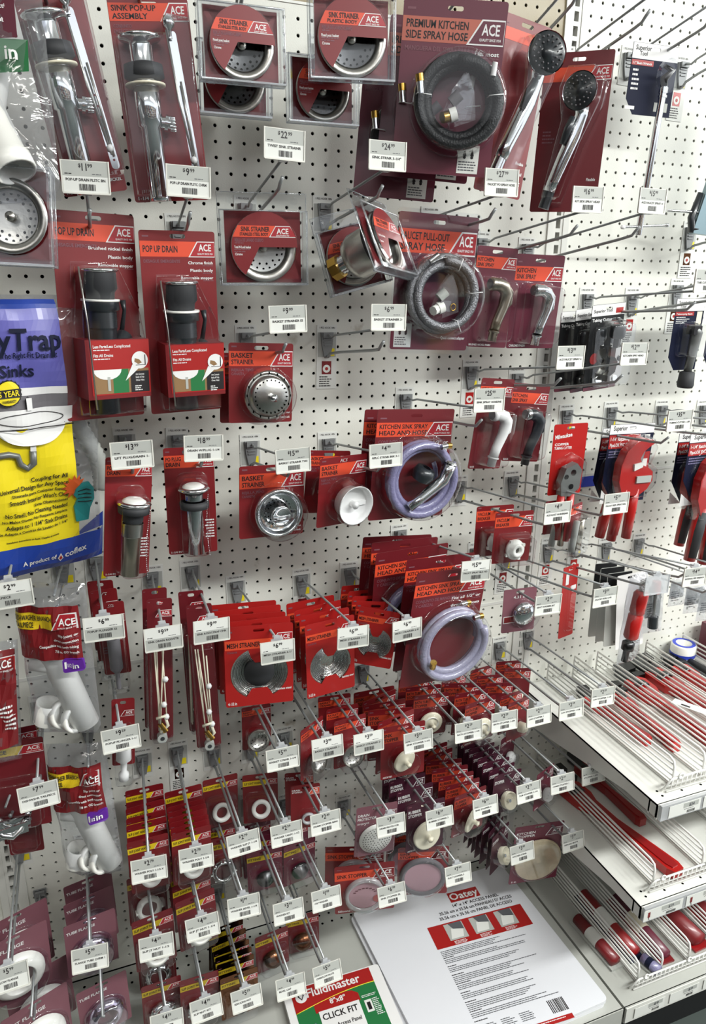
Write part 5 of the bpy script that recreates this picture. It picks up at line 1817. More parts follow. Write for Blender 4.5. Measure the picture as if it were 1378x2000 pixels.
# ------------------------------------------------------------------ small carded parts (hang origin = rod)
def small(kind):
    """returns (name, root) prototype hung at its slot"""
    W = {'washer': (.076, .124), 'stopper': (.098, .128), 'purple': (.076, .110), 'clearstrainer': (.072, .118), 'pink': (.062, .112),
         'flat': (.084, .108), 'protector': (.092, .130), 'brown': (.090, .125), 'bigdisc': (.128, .178), 'kit': (.135, .130), 'mauvedisc': (.118, .140),
         'flange': (.095, .130), 'nut': (.080, .124), 'chromenut': (.080, .120), 'bronze': (.078, .110), 'brownyellow': (.080, .120), 'dark': (.078, .110),
         'cap': (.080, .100), 'plug': (.065, .100), 'plumber': (.088, .113), 'tubes': (.060, .11), 'dots': (.062, .105), 'redstop': (.088, .112), 'wideflange': (.118, .150), 'chainplug': (.070, .1)}
    w, h = W[kind]
    name = {'washer': 'washer_pack', 'stopper': 'stopper_pack', 'purple': 'stopper_pack', 'clearstrainer': 'small_strainer_pack', 'pink': 'drain_ring_pack', 'flat': 'flat_stopper_pack',
            'protector': 'drain_protector_pack', 'brown': 'rubber_stopper_pack', 'bigdisc': 'disc_stopper_pack', 'kit': 'silicone_stopper_pack', 'mauvedisc': 'disc_stopper_pack',
            'flange': 'wall_flange_pack', 'nut': 'slip_nut_pack', 'chromenut': 'chrome_nut_pack', 'bronze': 'bronze_cap_pack', 'brownyellow': 'reducer_pack', 'dark': 'fitting_pack',
            'cap': 'faucet_cover_pack', 'plug': 'plug_pack', 'plumber': 'vacuum_breaker_pack', 'tubes': 'tube_pack', 'dots': 'small_strainer_pack', 'redstop': 'rubber_stopper_pack', 'wideflange': 'wall_flange_pack', 'chainplug': 'chain_plug_pack'}[kind]
    t = thing(name, '', 'pack')
    Z = .010          # card top above the rod
    xf = Matrix.Translation((0, 0, Z))

    def fin(b, nm):
        for i, v in enumerate(b.v):
            b.v[i] = (v[0], v[1], v[2] + Z)
        return b.build(nm, t)
    ax = (0, -1, 0)
    if kind in ('washer', 'nut', 'chromenut', 'brownyellow', 'dark', 'bronze'):
        bg = {'washer': 'red', 'nut': 'deepred', 'chromenut': 'deepred', 'brownyellow': 'bronze', 'dark': 'maroon', 'bronze': 'deepred'}[kind]  # slip nut cards darkened too, for the shade in the low stacks
        b = card(w, h, ['SLIP JOINT WASHER'] if kind == 'washer' else ['SLIP JOINT NUT'] if 'nut' in kind else ['FITTING'], [], bg, 'yellow' if kind == 'washer' else 'yellowshade', bt=.20, bh=.17, lw=.52)
        b.fine(w * .44, -h * .44, w * .3, 3, 'mauve', .004, al='R')
        fin(b, 'card')
        fin(dome(rr(-w * .44, w * .44, -h * .97, -h * .36, .012), .024, 'clear', .86), 'blister')
        b = MB()
        cz = -h * .68
        if kind == 'washer':
            b.lathe([(.012, 0), (.020, 0), (.021, .004), (.020, .008), (.012, .008), (.012, 0)], (0, -.006, cz), (0, -1, .4), 'pvc', 26)
            fin(b, 'washer')
        elif kind in ('nut', 'chromenut'):
            m = 'pvc' if kind == 'nut' else 'chrome'
            b.lathe([(.018, 0), (.026, 0), (.0265, .010), (.023, .013), (.020, .016), (.017, .016), (.017, .002)], (0, -.004, cz), (0, -1, .35), m, 28)
            for i in range(8):
                a = 2 * PI * i / 8
                b.box(.0262 * math.cos(a) - .002, .0262 * math.cos(a) + .002, -.016, -.004, cz + .0262 * math.sin(a) - .002, cz + .0262 * math.sin(a) + .002, m)
            fin(b, 'nut')
        elif kind == 'brownyellow':
            b.lathe([(.010, 0), (.018, .002), (.018, .012), (.012, .016), (.010, .016)], (0, -.004, cz), ax, 'darksteel', 22)
            fin(b, 'fitting')
        elif kind == 'dark':
            b.lathe([(.0001, .018), (.009, .017), (.012, .010), (.019, .006), (.020, 0)], (0, -.004, cz), ax, 'darksteel', 22)
            fin(b, 'fitting')
        else:
            b.lathe([(.0001, .020), (.012, .018), (.021, .010), (.024, 0)], (0, -.003, cz), ax, 'bronze', 24)
            fin(b, 'cap')
    elif kind in ('stopper', 'redstop', 'flat', 'purple', 'brown', 'chainplug', 'plug'):
        bg = {'stopper': 'red', 'redstop': 'deepred', 'flat': 'deepred', 'purple': 'plum', 'brown': 'plum', 'chainplug': 'maroon', 'plug': 'deepred'}[kind]
        lines = {'stopper': ['SINK', 'STOPPER'], 'redstop': ['RUBBER', 'STOPPER'], 'flat': ['BATH TUB', 'STOPPER'], 'purple': ['STOPPER'], 'brown': ['RUBBER', 'STOPPER'], 'chainplug': ['STOPPER'], 'plug': ['BASIN', 'STOPPER']}[kind]
        b = card(w, h, lines, [], bg, None if kind in ('purple', 'brown', 'chainplug') else 'banddim', bt=.14, bh=.26, lw=.36, tcol='white' if kind in ('brown', 'purple', 'chainplug') else 'ink', foot='' if kind in ('purple',) else 'ASSORTED')
        if kind in ('purple', 'brown', 'chainplug'):
            logo(b, w / 2 - .001, -w * .14, w * .36, w * .26, bg=bg)
        fin(b, 'card')
        Rd = {'stopper': .026, 'redstop': .028, 'flat': .027, 'purple': .020, 'brown': .033, 'chainplug': .015, 'plug': .012}[kind]
        cz = -h * .64
        fin(dome(circ(0, cz, min(w * .47, Rd * 1.25), 28), .028, 'clear', .88), 'blister')
        b = MB()
        dirn = {'stopper': (.3, -1, -.1), 'flat': (0, -1, 0), 'purple': (.15, -1, .45), 'brown': (.1, -1, .1), 'redstop': (.5, -1, -.1), 'chainplug': (0, -1, .3), 'plug': (.2, -1, .2)}[kind]
        o = (0, -.008, cz)
        if kind == 'purple':
            b.lathe([(Rd, 0), (Rd * 1.02, .012), (Rd * .94, .0125), (Rd * .9, .003), (.0001, .003)], o, dirn, 'cream', 28)
            b.cyl(Vector(o), Vector(o) + Vector(dirn).normalized() * .010, .004, 'chrome', n=12)
        elif kind == 'plug':
            b.lathe([(Rd, 0), (Rd * .95, .012), (Rd * .6, .018), (.0001, .02)], o, dirn, 'cream', 20)
        elif kind == 'chainplug':
            b.lathe([(Rd, 0), (Rd * 1.1, .006), (Rd * .8, .012), (.0001, .013)], o, dirn, 'white', 20)
            for i in range(10):
                b.lathe([(.0001, -.001), (.001, 0), (.0001, .001)], (Rd * math.cos(i * .5), -.02, cz + Rd * math.sin(i * .5)), (0, 0, 1), 'chrome', 6)
        else:
            b.lathe([(Rd, 0), (Rd, .004), (Rd * .9, .006), (Rd * .42, .004), (Rd * .36, .006), (Rd * .2, .007), (Rd * .17, .016), (Rd * .22, .020), (.0001, .022)], o, dirn, 'cream', 30)
            if kind == 'flat':
                b.lathe([(Rd * .62, .004), (Rd * .60, .008), (Rd * .55, .004)], o, dirn, 'pvc', 26)
        fin(b, 'stopper')
    elif kind in ('clearstrainer', 'dots'):
        b = card(w, h, ['BASKET', 'STRAINER'], [], 'red' if kind == 'clearstrainer' else 'red', 'band', bt=.16, bh=.2, lw=.34)
        fin(b, 'card')
        cz = -h * .72
        fin(dome(rr(-w * .38, w * .42, -h * .99, -h * .45, .010), .030, 'clear', .86), 'blister')
        b = MB()
        b.lathe([(.022, .012), (.024, .010), (.023, .006), (.016, 0), (.0001, -.002)], (0, -.010, cz), (0, -1, .3), 'steel', 26)
        for q, n in ((.010, 8), (.016, 12)):
            for i in range(n):
                a = 2 * PI * i / n
                b.lathe([(.0001, 0), (.0013, 0)], (q * math.cos(a), -.0215 + (.004 if q < .012 else 0), cz + q * math.sin(a)), ax, 'hole', 6, False)
        fin(b, 'strainer')
    elif kind == 'pink':
        b = card(w, h, ['DRAIN', 'STOPPER'], [], 'red', None, tcol='white', lw=.36)
        logo(b, w / 2 - .001, -w * .14, w * .40, w * .28, bg='band')
        fin(b, 'card')
        fin(dome(rr(-w * .20, w * .44, -h * .95, -h * .55, .008), .018, 'clear', .86), 'blister')
        b = MB()
        b.lathe([(.010, 0), (.014, 0), (.014, .006), (.010, .006), (.010, 0)], (.006, -.004, -h * .74), ax, 'cleartag', 20)
        fin(b, 'ring')
    elif kind == 'protector':
        b = card(w, h, ['DRAIN', 'PROTECTOR'], ['DE DESAGUE'], 'mauve', None, tcol='white', bt=.17, bh=.24, lw=.46)
        logo(b, w / 2 - .001, -w * .20, w * .36, w * .20, bg='mauve')
        fin(b, 'card')
        cz = -h * .66
        Rd = .037
        fin(dome(rr(-w * .47, w * .47, -h * .99, -h * .36, .010), .012, 'clear', .9), 'blister')
        b = MB()
        b.lathe([(Rd, 0), (Rd * .98, .003), (Rd * .5, .006), (.0001, .0065)], (0, -.002, cz), ax, 'pvc', 36)
        for q, n in ((.20, 6), (.36, 12), (.52, 18), (.67, 24), (.81, 30)):
            for i in range(n):
                a = 2 * PI * i / n
                yv = -.0085 + max(0, q - .5) * .005
                b.lathe([(.0001, 0), (.0013, 0)], (Rd * q * math.cos(a), yv - .0008, cz + Rd * q * math.sin(a)), ax, 'hole', 6, False)
        fin(b, 'perforated_disc')
    elif kind in ('bigdisc', 'mauvedisc', 'kit'):
        bg = {'bigdisc': 'maroon', 'mauvedisc': 'red', 'kit': 'red'}[kind]
        b = card(w, h, {'bigdisc': ['KITCHEN', 'STOPPER'], 'mauvedisc': ['SINK', 'STOPPER'], 'kit': ['SINK STOPPER']}[kind], [], bg, 'band' if kind != 'bigdisc' else None, tcol='white' if kind == 'bigdisc' else 'ink', bt=.12, bh=.17, lw=.38 if kind != 'kit' else .5, foot='5 in' if kind == 'bigdisc' else 'Silicone')
        logo(b, w / 2 - .001, -w * .12, w * .36, w * .17, bg=bg)
        fin(b, 'card')
        cz = {'bigdisc': -h * .60, 'mauvedisc': -h * .60, 'kit': -h * .62}[kind]
        Rd = {'bigdisc': .061, 'mauvedisc': .054, 'kit': .046}[kind]
        fin(dome(circ(0, cz, Rd * 1.03, 32), .014, 'clear', .9), 'blister')
        b = MB()
        if kind == 'bigdisc':
            b.lathe([(Rd, 0), (Rd, .005), (Rd * .97, .006), (.006, .006), (.005, .010), (.0001, .011)], (.004, -.002, cz), ax, 'tan', 40)
        elif kind == 'mauvedisc':
            b.lathe([(Rd, 0), (Rd, .006), (Rd * .82, .008), (Rd * .80, .004)], (0, -.001, cz), ax, 'greyrubber', 40)
            b.lathe([(Rd * .80, .004), (.0001, .005)], (0, -.001, cz), ax, 'pinkgrey', 40)
        else:
            b.lathe([(Rd, 0), (Rd, .006), (Rd * .84, .009), (Rd * .8, .003)], (0, -.001, cz), ax, 'cleartag', 40)
            b.lathe([(Rd * .80, .002), (.0001, .002)], (0, -.001, cz), ax, 'pinkgrey', 40)
            for i in range(8):
                a = .4 + i * .33
                b.box(Rd * .55 * math.cos(a) - .003, Rd * .55 * math.cos(a) + .003, -.0042, -.0035, cz + Rd * .4 * math.sin(a) - .001, cz + Rd * .4 * math.sin(a) + .001, 'maroon')
            b.lathe([(.010, .004), (.0001, .0045)], (.028, -.001, cz - .012), ax, 'brightred', 18)
        fin(b, 'disc')
    elif kind in ('flange', 'wideflange'):
        b = card(w, h, ['TUBE FLANGE' if kind == 'flange' else 'SPLIT FLANGE'], [], 'mauve', None, tcol='white', bt=.14, bh=.16, lw=.6)
        fin(b, 'card')
        cz = -h * .60
        Rd = w * (.36 if kind == 'flange' else .40)
        fin(dome(circ(0, cz, Rd * 1.12, 30), .030, 'clearlav' if kind == 'flange' else 'clear', .86), 'blister')
        b = MB()
        m = 'chrome' if kind == 'flange' else 'pvc'
        b.lathe([(Rd, 0), (Rd * .98, .005), (Rd * .80, .013), (Rd * .62, .016), (Rd * .58, .016), (Rd * .58, .002)], (0, -.004, cz), (0, -1, .05), m, 36)
        fin(b, 'flange')
    elif kind == 'cap':
        b = card(w, h, [], [], 'mauve', None, foot='', bt=.1)
        for i, v in enumerate(b.m):
            pass
        b.text('4.31 in', -w * .2, -.022, .006, 'white', w=.03)
        b.rect(-w * .46, -w * .1, -h * .78, -h * .62, -.0004, 'white')
        b.rect(-w * .44, -w * .12, -h * .765, -h * .635, -.0006, 'red')
        fin(b, 'card')
        fin(dome(circ(w * .12, -h * .58, .031, 28), .024, 'clear', .9), 'blister')
        b = MB()
        b.lathe([(.0001, .012), (.012, .0115), (.022, .008), (.027, .002), (.027, 0)], (w * .12, -.004, -h * .58), ax, 'chrome', 30)
        fin(b, 'cover')
    elif kind == 'plumber':
        b = card(w, h, ['VACUUM', 'BREAKER'], [], 'red', 'band', bt=.12, bh=.26, lw=.34)
        fin(b, 'card')
        fin(dome(rr(-w * .40, w * .44, -h * .96, -h * .42, .008), .036, 'clear', .9), 'blister')
        b = MB()
        cz = -h * .70
        d = (.1, -1, .1)
        b.lathe([(.008, 0), (.021, 0), (.022, .004), (.021, .008), (.015, .009), (.014, .016), (.007, .017), (.006, .010)], (0, -.010, cz), d, 'pvc', 30)
        for i in range(4):
            a = .5 + i * PI / 2
            b.box(.021 * math.cos(a) - .003, .021 * math.cos(a) + .003, -.018, -.012, cz + .021 * math.sin(a) - .003, cz + .021 * math.sin(a) + .003, 'pvc')
        fin(b, 'breaker')
    elif kind == 'tubes':
        b = card(w, h * .7, [], [], 'red', 'band', bt=.12, bh=.26)
        fin(b, 'card')
        fin(dome(rr(-w * .46, w * .46, -h * .97, -h * .2, .008), .03, 'clear', .9), 'blister')
        b = MB()
        b.tube([(-.008, -.014, -h * .28), (-.014, -.014, -h * .90)], .007, 'papergrey', 12)
        b.tube([(.012, -.014, -h * .28), (.010, -.014, -h * .92)], .007, 'nickel', 12)
        fin(b, 'spray_tubes')
    return t


PROTO = {}


def hang(kind, key, depths, label, group=None, yaw=0., yj=.10, drop=0., cat='pack', roll=0.03, xo=0.):
    """hang one pack per depth on the rod of hook `key`, the last depth being the frontmost"""
    ords = ['frontmost', 'second from the front', 'third from the front', 'fourth from the front', 'fifth from the front',
            'sixth from the front', 'seventh from the front', 'eighth from the front', 'ninth from the front', 'tenth from the front', 'eleventh from the front']
    rnd = random.Random(key + kind)
    n = len(depths)
    for i, d in enumerate(depths):
        p = hook_point(key, d)
        p.z -= drop
        p.x += xo
        rot = (rnd.uniform(-.02, .05), rnd.uniform(-roll, roll), yaw + rnd.uniform(-yj, yj))
        lab = label if n == 1 else label + ', ' + ords[n - 1 - i]
        if kind not in PROTO:
            t = small(kind)
            PROTO[kind] = t
            t.location = p
            t.rotation_euler = rot
            t['label'] = lab
            t['category'] = cat
            if group:
                t['group'] = group
        else:
            t = dup(PROTO[kind], p, lab, rot)
            if group:
                t['group'] = group
            elif 'group' in t:
                del t['group']
            t['category'] = cat

# ------------------------------------------------------------------ fitted large packs
# name: (x, y, z, yaw, pitch, roll, width, height) of the top centre of each pack
POSE = {
    'popup_nickel_top': (-0.2609, -0.22, 2.0635, 3.8, 0.4, -9.5, 0.0876, 0.2688),
    'popup_chrome_top': (-0.1298, -0.22, 2.0486, -7.4, 0.5, -4.2, 0.1073, 0.2563),
    'strainer_twist_front': (-0.009, -0.25, 2.0471, -2.2, -2.0, -0.3, 0.1218, 0.1003),
    'strainer_twist_back': (-0.0006, -0.17, 2.0236, -4.1, -0.7, 0.7, 0.1104, 0.103),
    'strainer_twist2_front': (0.1557, -0.25, 2.0796, -9.2, -0.7, -0.8, 0.1289, 0.1136),
    'strainer_twist2_back': (0.1379, -0.17, 2.0186, -1.8, -0.8, -0.1, 0.1169, 0.0982),
    'hose_premium_front': (0.328, -0.25, 2.0956, -22.7, 2.4, 3.1, 0.1595, 0.2447),
    'hose_premium_mid': (0.3254, -0.2, 2.0827, -23.9, 0.2, 5.2, 0.1549, 0.2351),
    'hose_premium_back': (0.2989, -0.14, 2.0493, -23.3, -0.0, 4.7, 0.1411, 0.2273),
    'shower_front': (0.4907, -0.2, 2.1001, 0.1, -0.1, 8.7, 0.0945, 0.2722),
    'shower_back': (0.6563, -0.12, 2.0916, -43.6, -1.6, 1.4, 0.1243, 0.2748),
    'basin_wrench': (0.8478, -0.1, 2.1283, -4.8, 2.6, 0.7, 0.1055, 0.123),
    'strainer_left': (-0.3246, -0.3, 1.8197, -14.2, -5.1, 2.3, 0.1104, 0.1236),
    'popup2_nickel': (-0.2235, -0.2, 1.7746, 18.9, 1.3, 0.6, 0.1241, 0.3016),
    'popup2_chrome': (-0.1043, -0.2, 1.7536, 7.8, 2.9, -0.8, 0.1172, 0.2786),
    'strainer_lock': (0.0363, -0.17, 1.8175, -4.9, 0.8, -0.6, 0.144, 0.1418),
    'strainer_tumbled_back': (0.1895, -0.12, 1.8, -5.6, -5.2, -14.8, 0.1165, 0.1351),
    'strainer_tumbled_front': (0.2055, -0.2, 1.8157, 43.4, -25.0, 5.8, 0.1404, 0.1355),
    'hose_pullout': (0.3523, -0.18, 1.7965, -0.6, 2.0, 2.1, 0.1559, 0.232),
    'side_nickel': (0.5107, -0.12, 1.7493, -0.8, 2.0, 3.0, 0.0894, 0.188),
    'side_chrome': (0.6095, -0.12, 1.7378, -0.0, 3.7, 1.0, 0.1121, 0.181),
    'basket_front': (0.0224, -0.2, 1.5846, 1.9, 0.3, 2.0, 0.1103, 0.1319),
    'basket_back': (0.0152, -0.15, 1.5638, 0.7, 0.2, 2.5, 0.1048, 0.1199),
    'spray_front': (0.3123, -0.2, 1.4611, 5.0, 2.2, 3.4, 0.1646, 0.2112),
    'spray_back': (0.2956, -0.17, 1.4562, 3.3, 1.3, 3.5, 0.1543, 0.2059),
    'side_white': (0.5126, -0.15, 1.5038, 4.8, 2.7, 4.9, 0.0803, 0.1842),
    'side_black': (0.6125, -0.12, 1.4857, 0.5, -0.0, 5.6, 0.0925, 0.1634),
    'basket_twist': (0.0443, -0.17, 1.3697, 2.9, 0.6, 1.8, 0.1221, 0.1349),
    'basket_white_front': (0.1698, -0.2, 1.3831, 14.2, 4.8, 1.0, 0.103, 0.1319),
    'basket_white_back': (0.1592, -0.15, 1.3834, 2.3, 0.8, 5.3, 0.0856, 0.1209),
    'lift_plug': (-0.204, -0.25, 1.4196, 9.0, 1.6, 5.6, 0.0721, 0.1953),
    'drain_plug': (-0.1062, -0.2, 1.4183, -4.0, 0.2, 0.4, 0.0821, 0.187),
    'trap_bag': (-0.33, -0.22, 1.6597, 22.0, 8.0, 0.4, 0.2151, 0.4413),
    'spray2_1': (0.323, -0.11, 1.1837, -2.1, 0.8, 3.6, 0.1535, 0.2201),
    'spray2_2': (0.3262, -0.14, 1.1845, 2.5, 1.8, 2.5, 0.1513, 0.2241),
    'spray2_3': (0.3294, -0.17, 1.177, 5.9, 4.9, 1.2, 0.1687, 0.2368),
    'spray2_4': (0.3671, -0.22, 1.1727, 4.5, 4.6, 2.9, 0.157, 0.2486),
    'spray2_5': (0.373, -0.26, 1.1598, 6.4, 6.0, 3.4, 0.167, 0.2543),
    'mesh1': (-0.0028, -0.22, 1.0909, -7.7, -0.6, 0.6, 0.1249, 0.1621),
    'mesh2': (0.1379, -0.2, 1.0688, 5.0, 0.9, -1.7, 0.1026, 0.1602),
    'mesh3': (0.2473, -0.2, 1.0731, -26.0, -0.8, 7.8, 0.0814, 0.1238),
    'strap_a': (-0.1704, -0.2, 1.1547, -1.2, 0.2, 3.0, 0.0427, 0.2792),
    'strap_b': (-0.1039, -0.2, 1.1338, -4.9, -0.0, -0.9, 0.045, 0.294),
    'plunger_a': (-0.2511, -0.17, 1.148, -6.3, 0.1, -1.2, 0.0456, 0.171),
    'plunger_b': (-0.2454, -0.2, 0.9734, -3.3, 0.5, 4.1, 0.0393, 0.1671),
    'bag1': (-0.3393, -0.24, 1.2249, -21.4, 1.8, 0.3, 0.1111, 0.2791),
    'bag2': (-0.3316, -0.2, 0.9023, -20.9, 0.6, -2.0, 0.1046, 0.2833),
    'bag_left': (-0.4363, -0.22, 1.1266, 11.0, 0.2, 4.8, 0.0642, 0.192),
    'tubing1': (0.7866, -0.12, 1.6453, 9.2, 4.4, -3.6, 0.0986, 0.1804),
    'tubing2': (0.7628, -0.09, 1.636, 7.5, 3.2, -5.0, 0.0812, 0.1772),
    'tubing3': (0.7521, -0.06, 1.6287, 4.2, 2.6, -2.2, 0.0845, 0.1721),
    'basin2': (1.0063, -0.12, 1.6567, 1.5, 2.0, -0.7, 0.0833, 0.1549),
    'mil_cutter': (0.6979, -0.15, 1.4035, 5.9, 1.9, -0.8, 0.0833, 0.1471),
    'pvc_front': (0.8619, -0.15, 1.3937, 2.3, 0.6, 1.5, 0.1269, 0.1776),
    'pvc_back': (0.8823, -0.1, 1.3756, 7.5, 3.7, 2.4, 0.1323, 0.1732),
    'pvc_r1': (1.1168, -0.1, 1.3507, 2.3, 0.9, 0.8, 0.1429, 0.1739),
    'pvc_r2': (1.1042, -0.15, 1.3609, 3.8, 0.7, 0.5, 0.1579, 0.1717),
    'red_card': (0.7777, -0.1, 1.0535, 9.3, 2.3, -4.0, 0.0486, 0.1911),
    'white_f': (0.9128, -0.15, 1.0349, -5.4, -0.3, -5.9, 0.077, 0.1958),
    'ace_small_right': (0.5692, -0.2, 1.0374, -2.8, -1.1, 7.6, 0.0837, 0.0844),
    'drain_prot': (0.2268, -0.24, 0.6667, -1.7, -0.8, 10.5, 0.0985, 0.1352),
    'strainer_kit': (0.2174, -0.2, 0.4941, -30.0, -0.2, 2.4, 0.1481, 0.1357),
    'kit2': (0.3691, -0.17, 0.4704, -28.6, 1.1, -2.8, 0.1248, 0.171),
    'disc_big': (0.6575, -0.22, 0.4844, -6.8, -0.8, 1.2, 0.1268, 0.1781),
    'clear_c1': (0.2843, -0.2, 0.7921, -5.2, 0.7, -0.5, 0.1131, 0.1307),
    'flange_l': (-0.4453, -0.24, 0.6193, 21.4, 0.1, 3.4, 0.1171, 0.1586),
    'flange_m': (-0.3352, -0.22, 0.5438, 14.6, 1.0, 1.9, 0.0915, 0.1257),
    'vac_front': (0.4682, -0.2, 1.2684, -2.4, -0.4, 0.1, 0.0905, 0.1133),
    'vac_back': (0.4465, -0.14, 1.2645, -0.3, 0.2, 0.1, 0.0797, 0.0978),
    'tube_pack': (0.5399, -0.22, 1.2831, 0.6, -1.2, 3.1, 0.0687, 0.1116),
    'tube_pack2': (0.5541, -0.16, 1.2688, -0.2, -0.2, 0.5, 0.0644, 0.1048),
    'mil_handle': (0.6983, -0.15, 1.4034, -0.3, 1.0, 0.1, 0.0637, 0.2586),
    'white_b1': (0.8969, -0.13, 1.0326, -7.3, -1.5, -2.8, 0.0666, 0.1913),
    'white_b2': (0.9007, -0.1, 1.0338, -6.8, -1.5, -1.6, 0.0659, 0.1947),
    'white_b3': (0.9064, -0.07, 1.0332, -4.8, -1.5, 0.3, 0.0627, 0.1954),
    'pouch1': (0.9579, -0.18, 1.037, -7.1, -1.5, -3.0, 0.051, 0.1481),
    'pouch2': (1.1195, -0.1, 0.9769, -0.6, -0.2, 0.4, 0.0556, 0.0779),
    'pouch3': (1.1347, -0.14, 0.9765, -2.6, -0.9, 0.7, 0.0614, 0.0817),
    'pouch4': (1.14, -0.18, 0.9849, -3.4, -1.3, 1.3, 0.0662, 0.0929),
    'inner_wrench': (0.8473, -0.24, 1.0786, 6.3, 1.9, -0.7, 0.0665, 0.2241),
    'bag_tl': (-0.3309, -0.24, 2.0366, -18.6, -12.2, -3.6, 0.1015, 0.2212),
    'red_cards_left': (-0.4395, -0.2, 0.9302, -1.1, -1.0, 1.0, 0.1151, 0.1761),
    'red_cards_left2': (-0.4369, -0.15, 0.8806, -4.7, 0.1, 0.3, 0.0593, 0.2241)}

# shelves of the right-hand bay
def shelf(name, z, label, group):
    t = thing(name, label, 'shelf', (.736, 0, z), group)
    b = MB()
    W = 1.24
    b.box(0, W, -.488, -.004, -.003, 0, 'shelfpaint')
    b.box(0, W, -.490, -.486, -.034, 0, 'shelfpaint')
    b.box(0, W, -.470, -.466, -.034, -.003, 'shelfpaint')
    for x in (0, W - .002):
        b.prism([(0, 0), (1, 0)], 0, 0, 'shelfpaint') if 0 else None
        b.add([(x, -.49, 0), (x, -.004, 0), (x, -.004, -.085), (x, -.06, -.085), (x, -.40, -.030), (x, -.49, -.030),
               (x + .002, -.49, 0), (x + .002, -.004, 0), (x + .002, -.004, -.085), (x + .002, -.06, -.085), (x + .002, -.40, -.030), (x + .002, -.49, -.030)],
              [(0, 1, 2, 3, 4, 5), (11, 10, 9, 8, 7, 6), (0, 6, 7, 1), (1, 7, 8, 2), (2, 8, 9, 3), (3, 9, 10, 4), (4, 10, 11, 5), (5, 11, 6, 0)], 'shelfpaint')
    for i in range(24):
        for yy in (-.455, -.470):
            b.lathe([(.0001, 0), (.0028, 0)], (.03 + i * .0508, yy, .0004), (0, 0, 1), 'hole', 8, False)
    b.build('shelf_deck', t)
    b = MB()
    b.box(.004, W, -.498, -.4915, -.034, .001, 'cleartag')
    b.box(.004, W, -.4915, -.4905, -.034, .001, 'shelfpaint')
    b.build('ticket_rail', t)
    return t


SH = {'upper': .690, 'middle': .432, 'base': .155}
shelf('shelf_unit', SH['upper'], 'upper white steel shelf with loose price tickets along its front rail', 'white shelves in the right bay')
shelf('shelf_unit', SH['middle'], 'middle white steel shelf holding one long red wrench handle', 'white shelves in the right bay')


def divider(x, z, H, label, n=5):
    t = thing('wire_divider', label, 'divider', (x, 0, z), 'white wire shelf dividers')
    y0, y1 = -.016, -.452
    b = MB()
    r = .0021
    # outer frame wire
    fr = [(0, y0, .002), (0, y0, H), (0, y1 + .016, H), (0, y1 + .004, H - .004), (0, y1, H - .016), (0, y1, .002), (0, y0, .002)]
    b.tube(fr, .0026, 'wirewhite', 7)
    b.build('frame_wire', t)
    b = MB()
    for i in range(1, n):
        zz = H * i / n
        b.tube([(0, y0, zz), (0, y1 + (.002 if i == n - 1 else 0), zz)], r, 'wirewhite', 6)
    b.build('rods', t)
    return t


words = ['nearest the upright', 'second from the upright', 'third from the upright', 'fourth from the upright', 'fifth from the upright', 'sixth from the upright']
for i, x in enumerate((.807, .888, .962, 1.062, 1.125, 1.254)):
    divider(x, SH['upper'], .062, 'white wire divider on the upper shelf, ' + words[i])
for i, x in enumerate((.800, .938, 1.075, 1.21)):
    divider(x, SH['middle'], .060, 'white wire divider on the middle shelf, ' + words[i])
for i, x in enumerate((.802, .870, .952, 1.05, 1.16)):
    divider(x, SH['base'], .058, 'white wire divider on the base deck, ' + words[i])


def front_fence(x0, x1, z, label):
    t = thing('wire_front_fence', label, 'fence', (x0, -.470, z), 'white wire fences along the shelf fronts')
    L = x1 - x0
    b = MB()
    top = [(0, .012, .003), (0, .006, .012), (.004, 0, .030), (.012, 0, .036), (L, 0, .036)]
    b.tube(top, .0024, 'wirewhite', 7)
    b.tube([(.004, .004, .004), (L, .004, .004)], .002, 'wirewhite', 6)
    b.tube([(.004, .001, .020), (L, .001, .020)], .0014, 'wirewhite', 6)
    b.build('rail_wires', t)
    b = MB()
    n = int(L / .0125)
    for i in range(1, n):
        b.tube([(i * L / n, -.001, .036), (i * L / n, .002, .012), (i * L / n, .012, .003)], .0013, 'wirewhite', 5)
    b.build('uprights', t)
    b = MB()
    for i in range(int(L / .12)):
        x = .03 + i * .125
        b.tube([(x + .006 * math.cos(a), -.003, .040 + .006 * math.sin(a)) for a in [j * PI / 5 for j in range(10)]], .0016, 'wirewhite', 5, True)
    b.build('clips', t)
    return t


front_fence(.775, 1.96, SH['upper'], 'white wire fence along the front of the upper shelf')
front_fence(.775, 1.96, SH['middle'], 'white wire fence along the front of the middle shelf')
front_fence(.775, 1.96, SH['base'], 'white wire fence along the front of the base deck')


def rail_ticket(x, z, w, kind, label):
    b = MB()
    b.prism([(-w / 2, -.028), (w / 2, -.028), (w / 2, 0), (-w / 2, 0)], -.0005, 0, 'paper')
    y = -.0008
    if kind == 'pic':
        b.rect(-w * .40, -w * .34, -.020, -.006, y, 'red')
        b.tube([(-w * .37, y, -.020), (-w * .35, y, -.027)], .0006, 'ink', 4)
    b.rect(-w * .05, w * .42, -.013, -.002, y, 'papergrey')
    b.text('$%s' % {'pic': '19', 'plain': '24', 'base': '9'}[kind], w * .12, -.0115, .0075, 'inkgrey', w=.014, y=y - .0003)
    b.fine(-w * .02, -.016, w * .4, 1, 'ink', .0025, y)
    p = w * .08
    rnd = random.Random(int(x * 999))
    while p < w * .32:
        q = rnd.uniform(.0004, .001)
        b.rect(p, p + q, -.0265, -.020, y, 'ink')
        p += q + rnd.uniform(.0004, .001)
    o = b.build('shelf_ticket')
    o.location = (x, -.4986, z)
    tag(o, label, 'price ticket', 'paper tickets in the shelf rails')


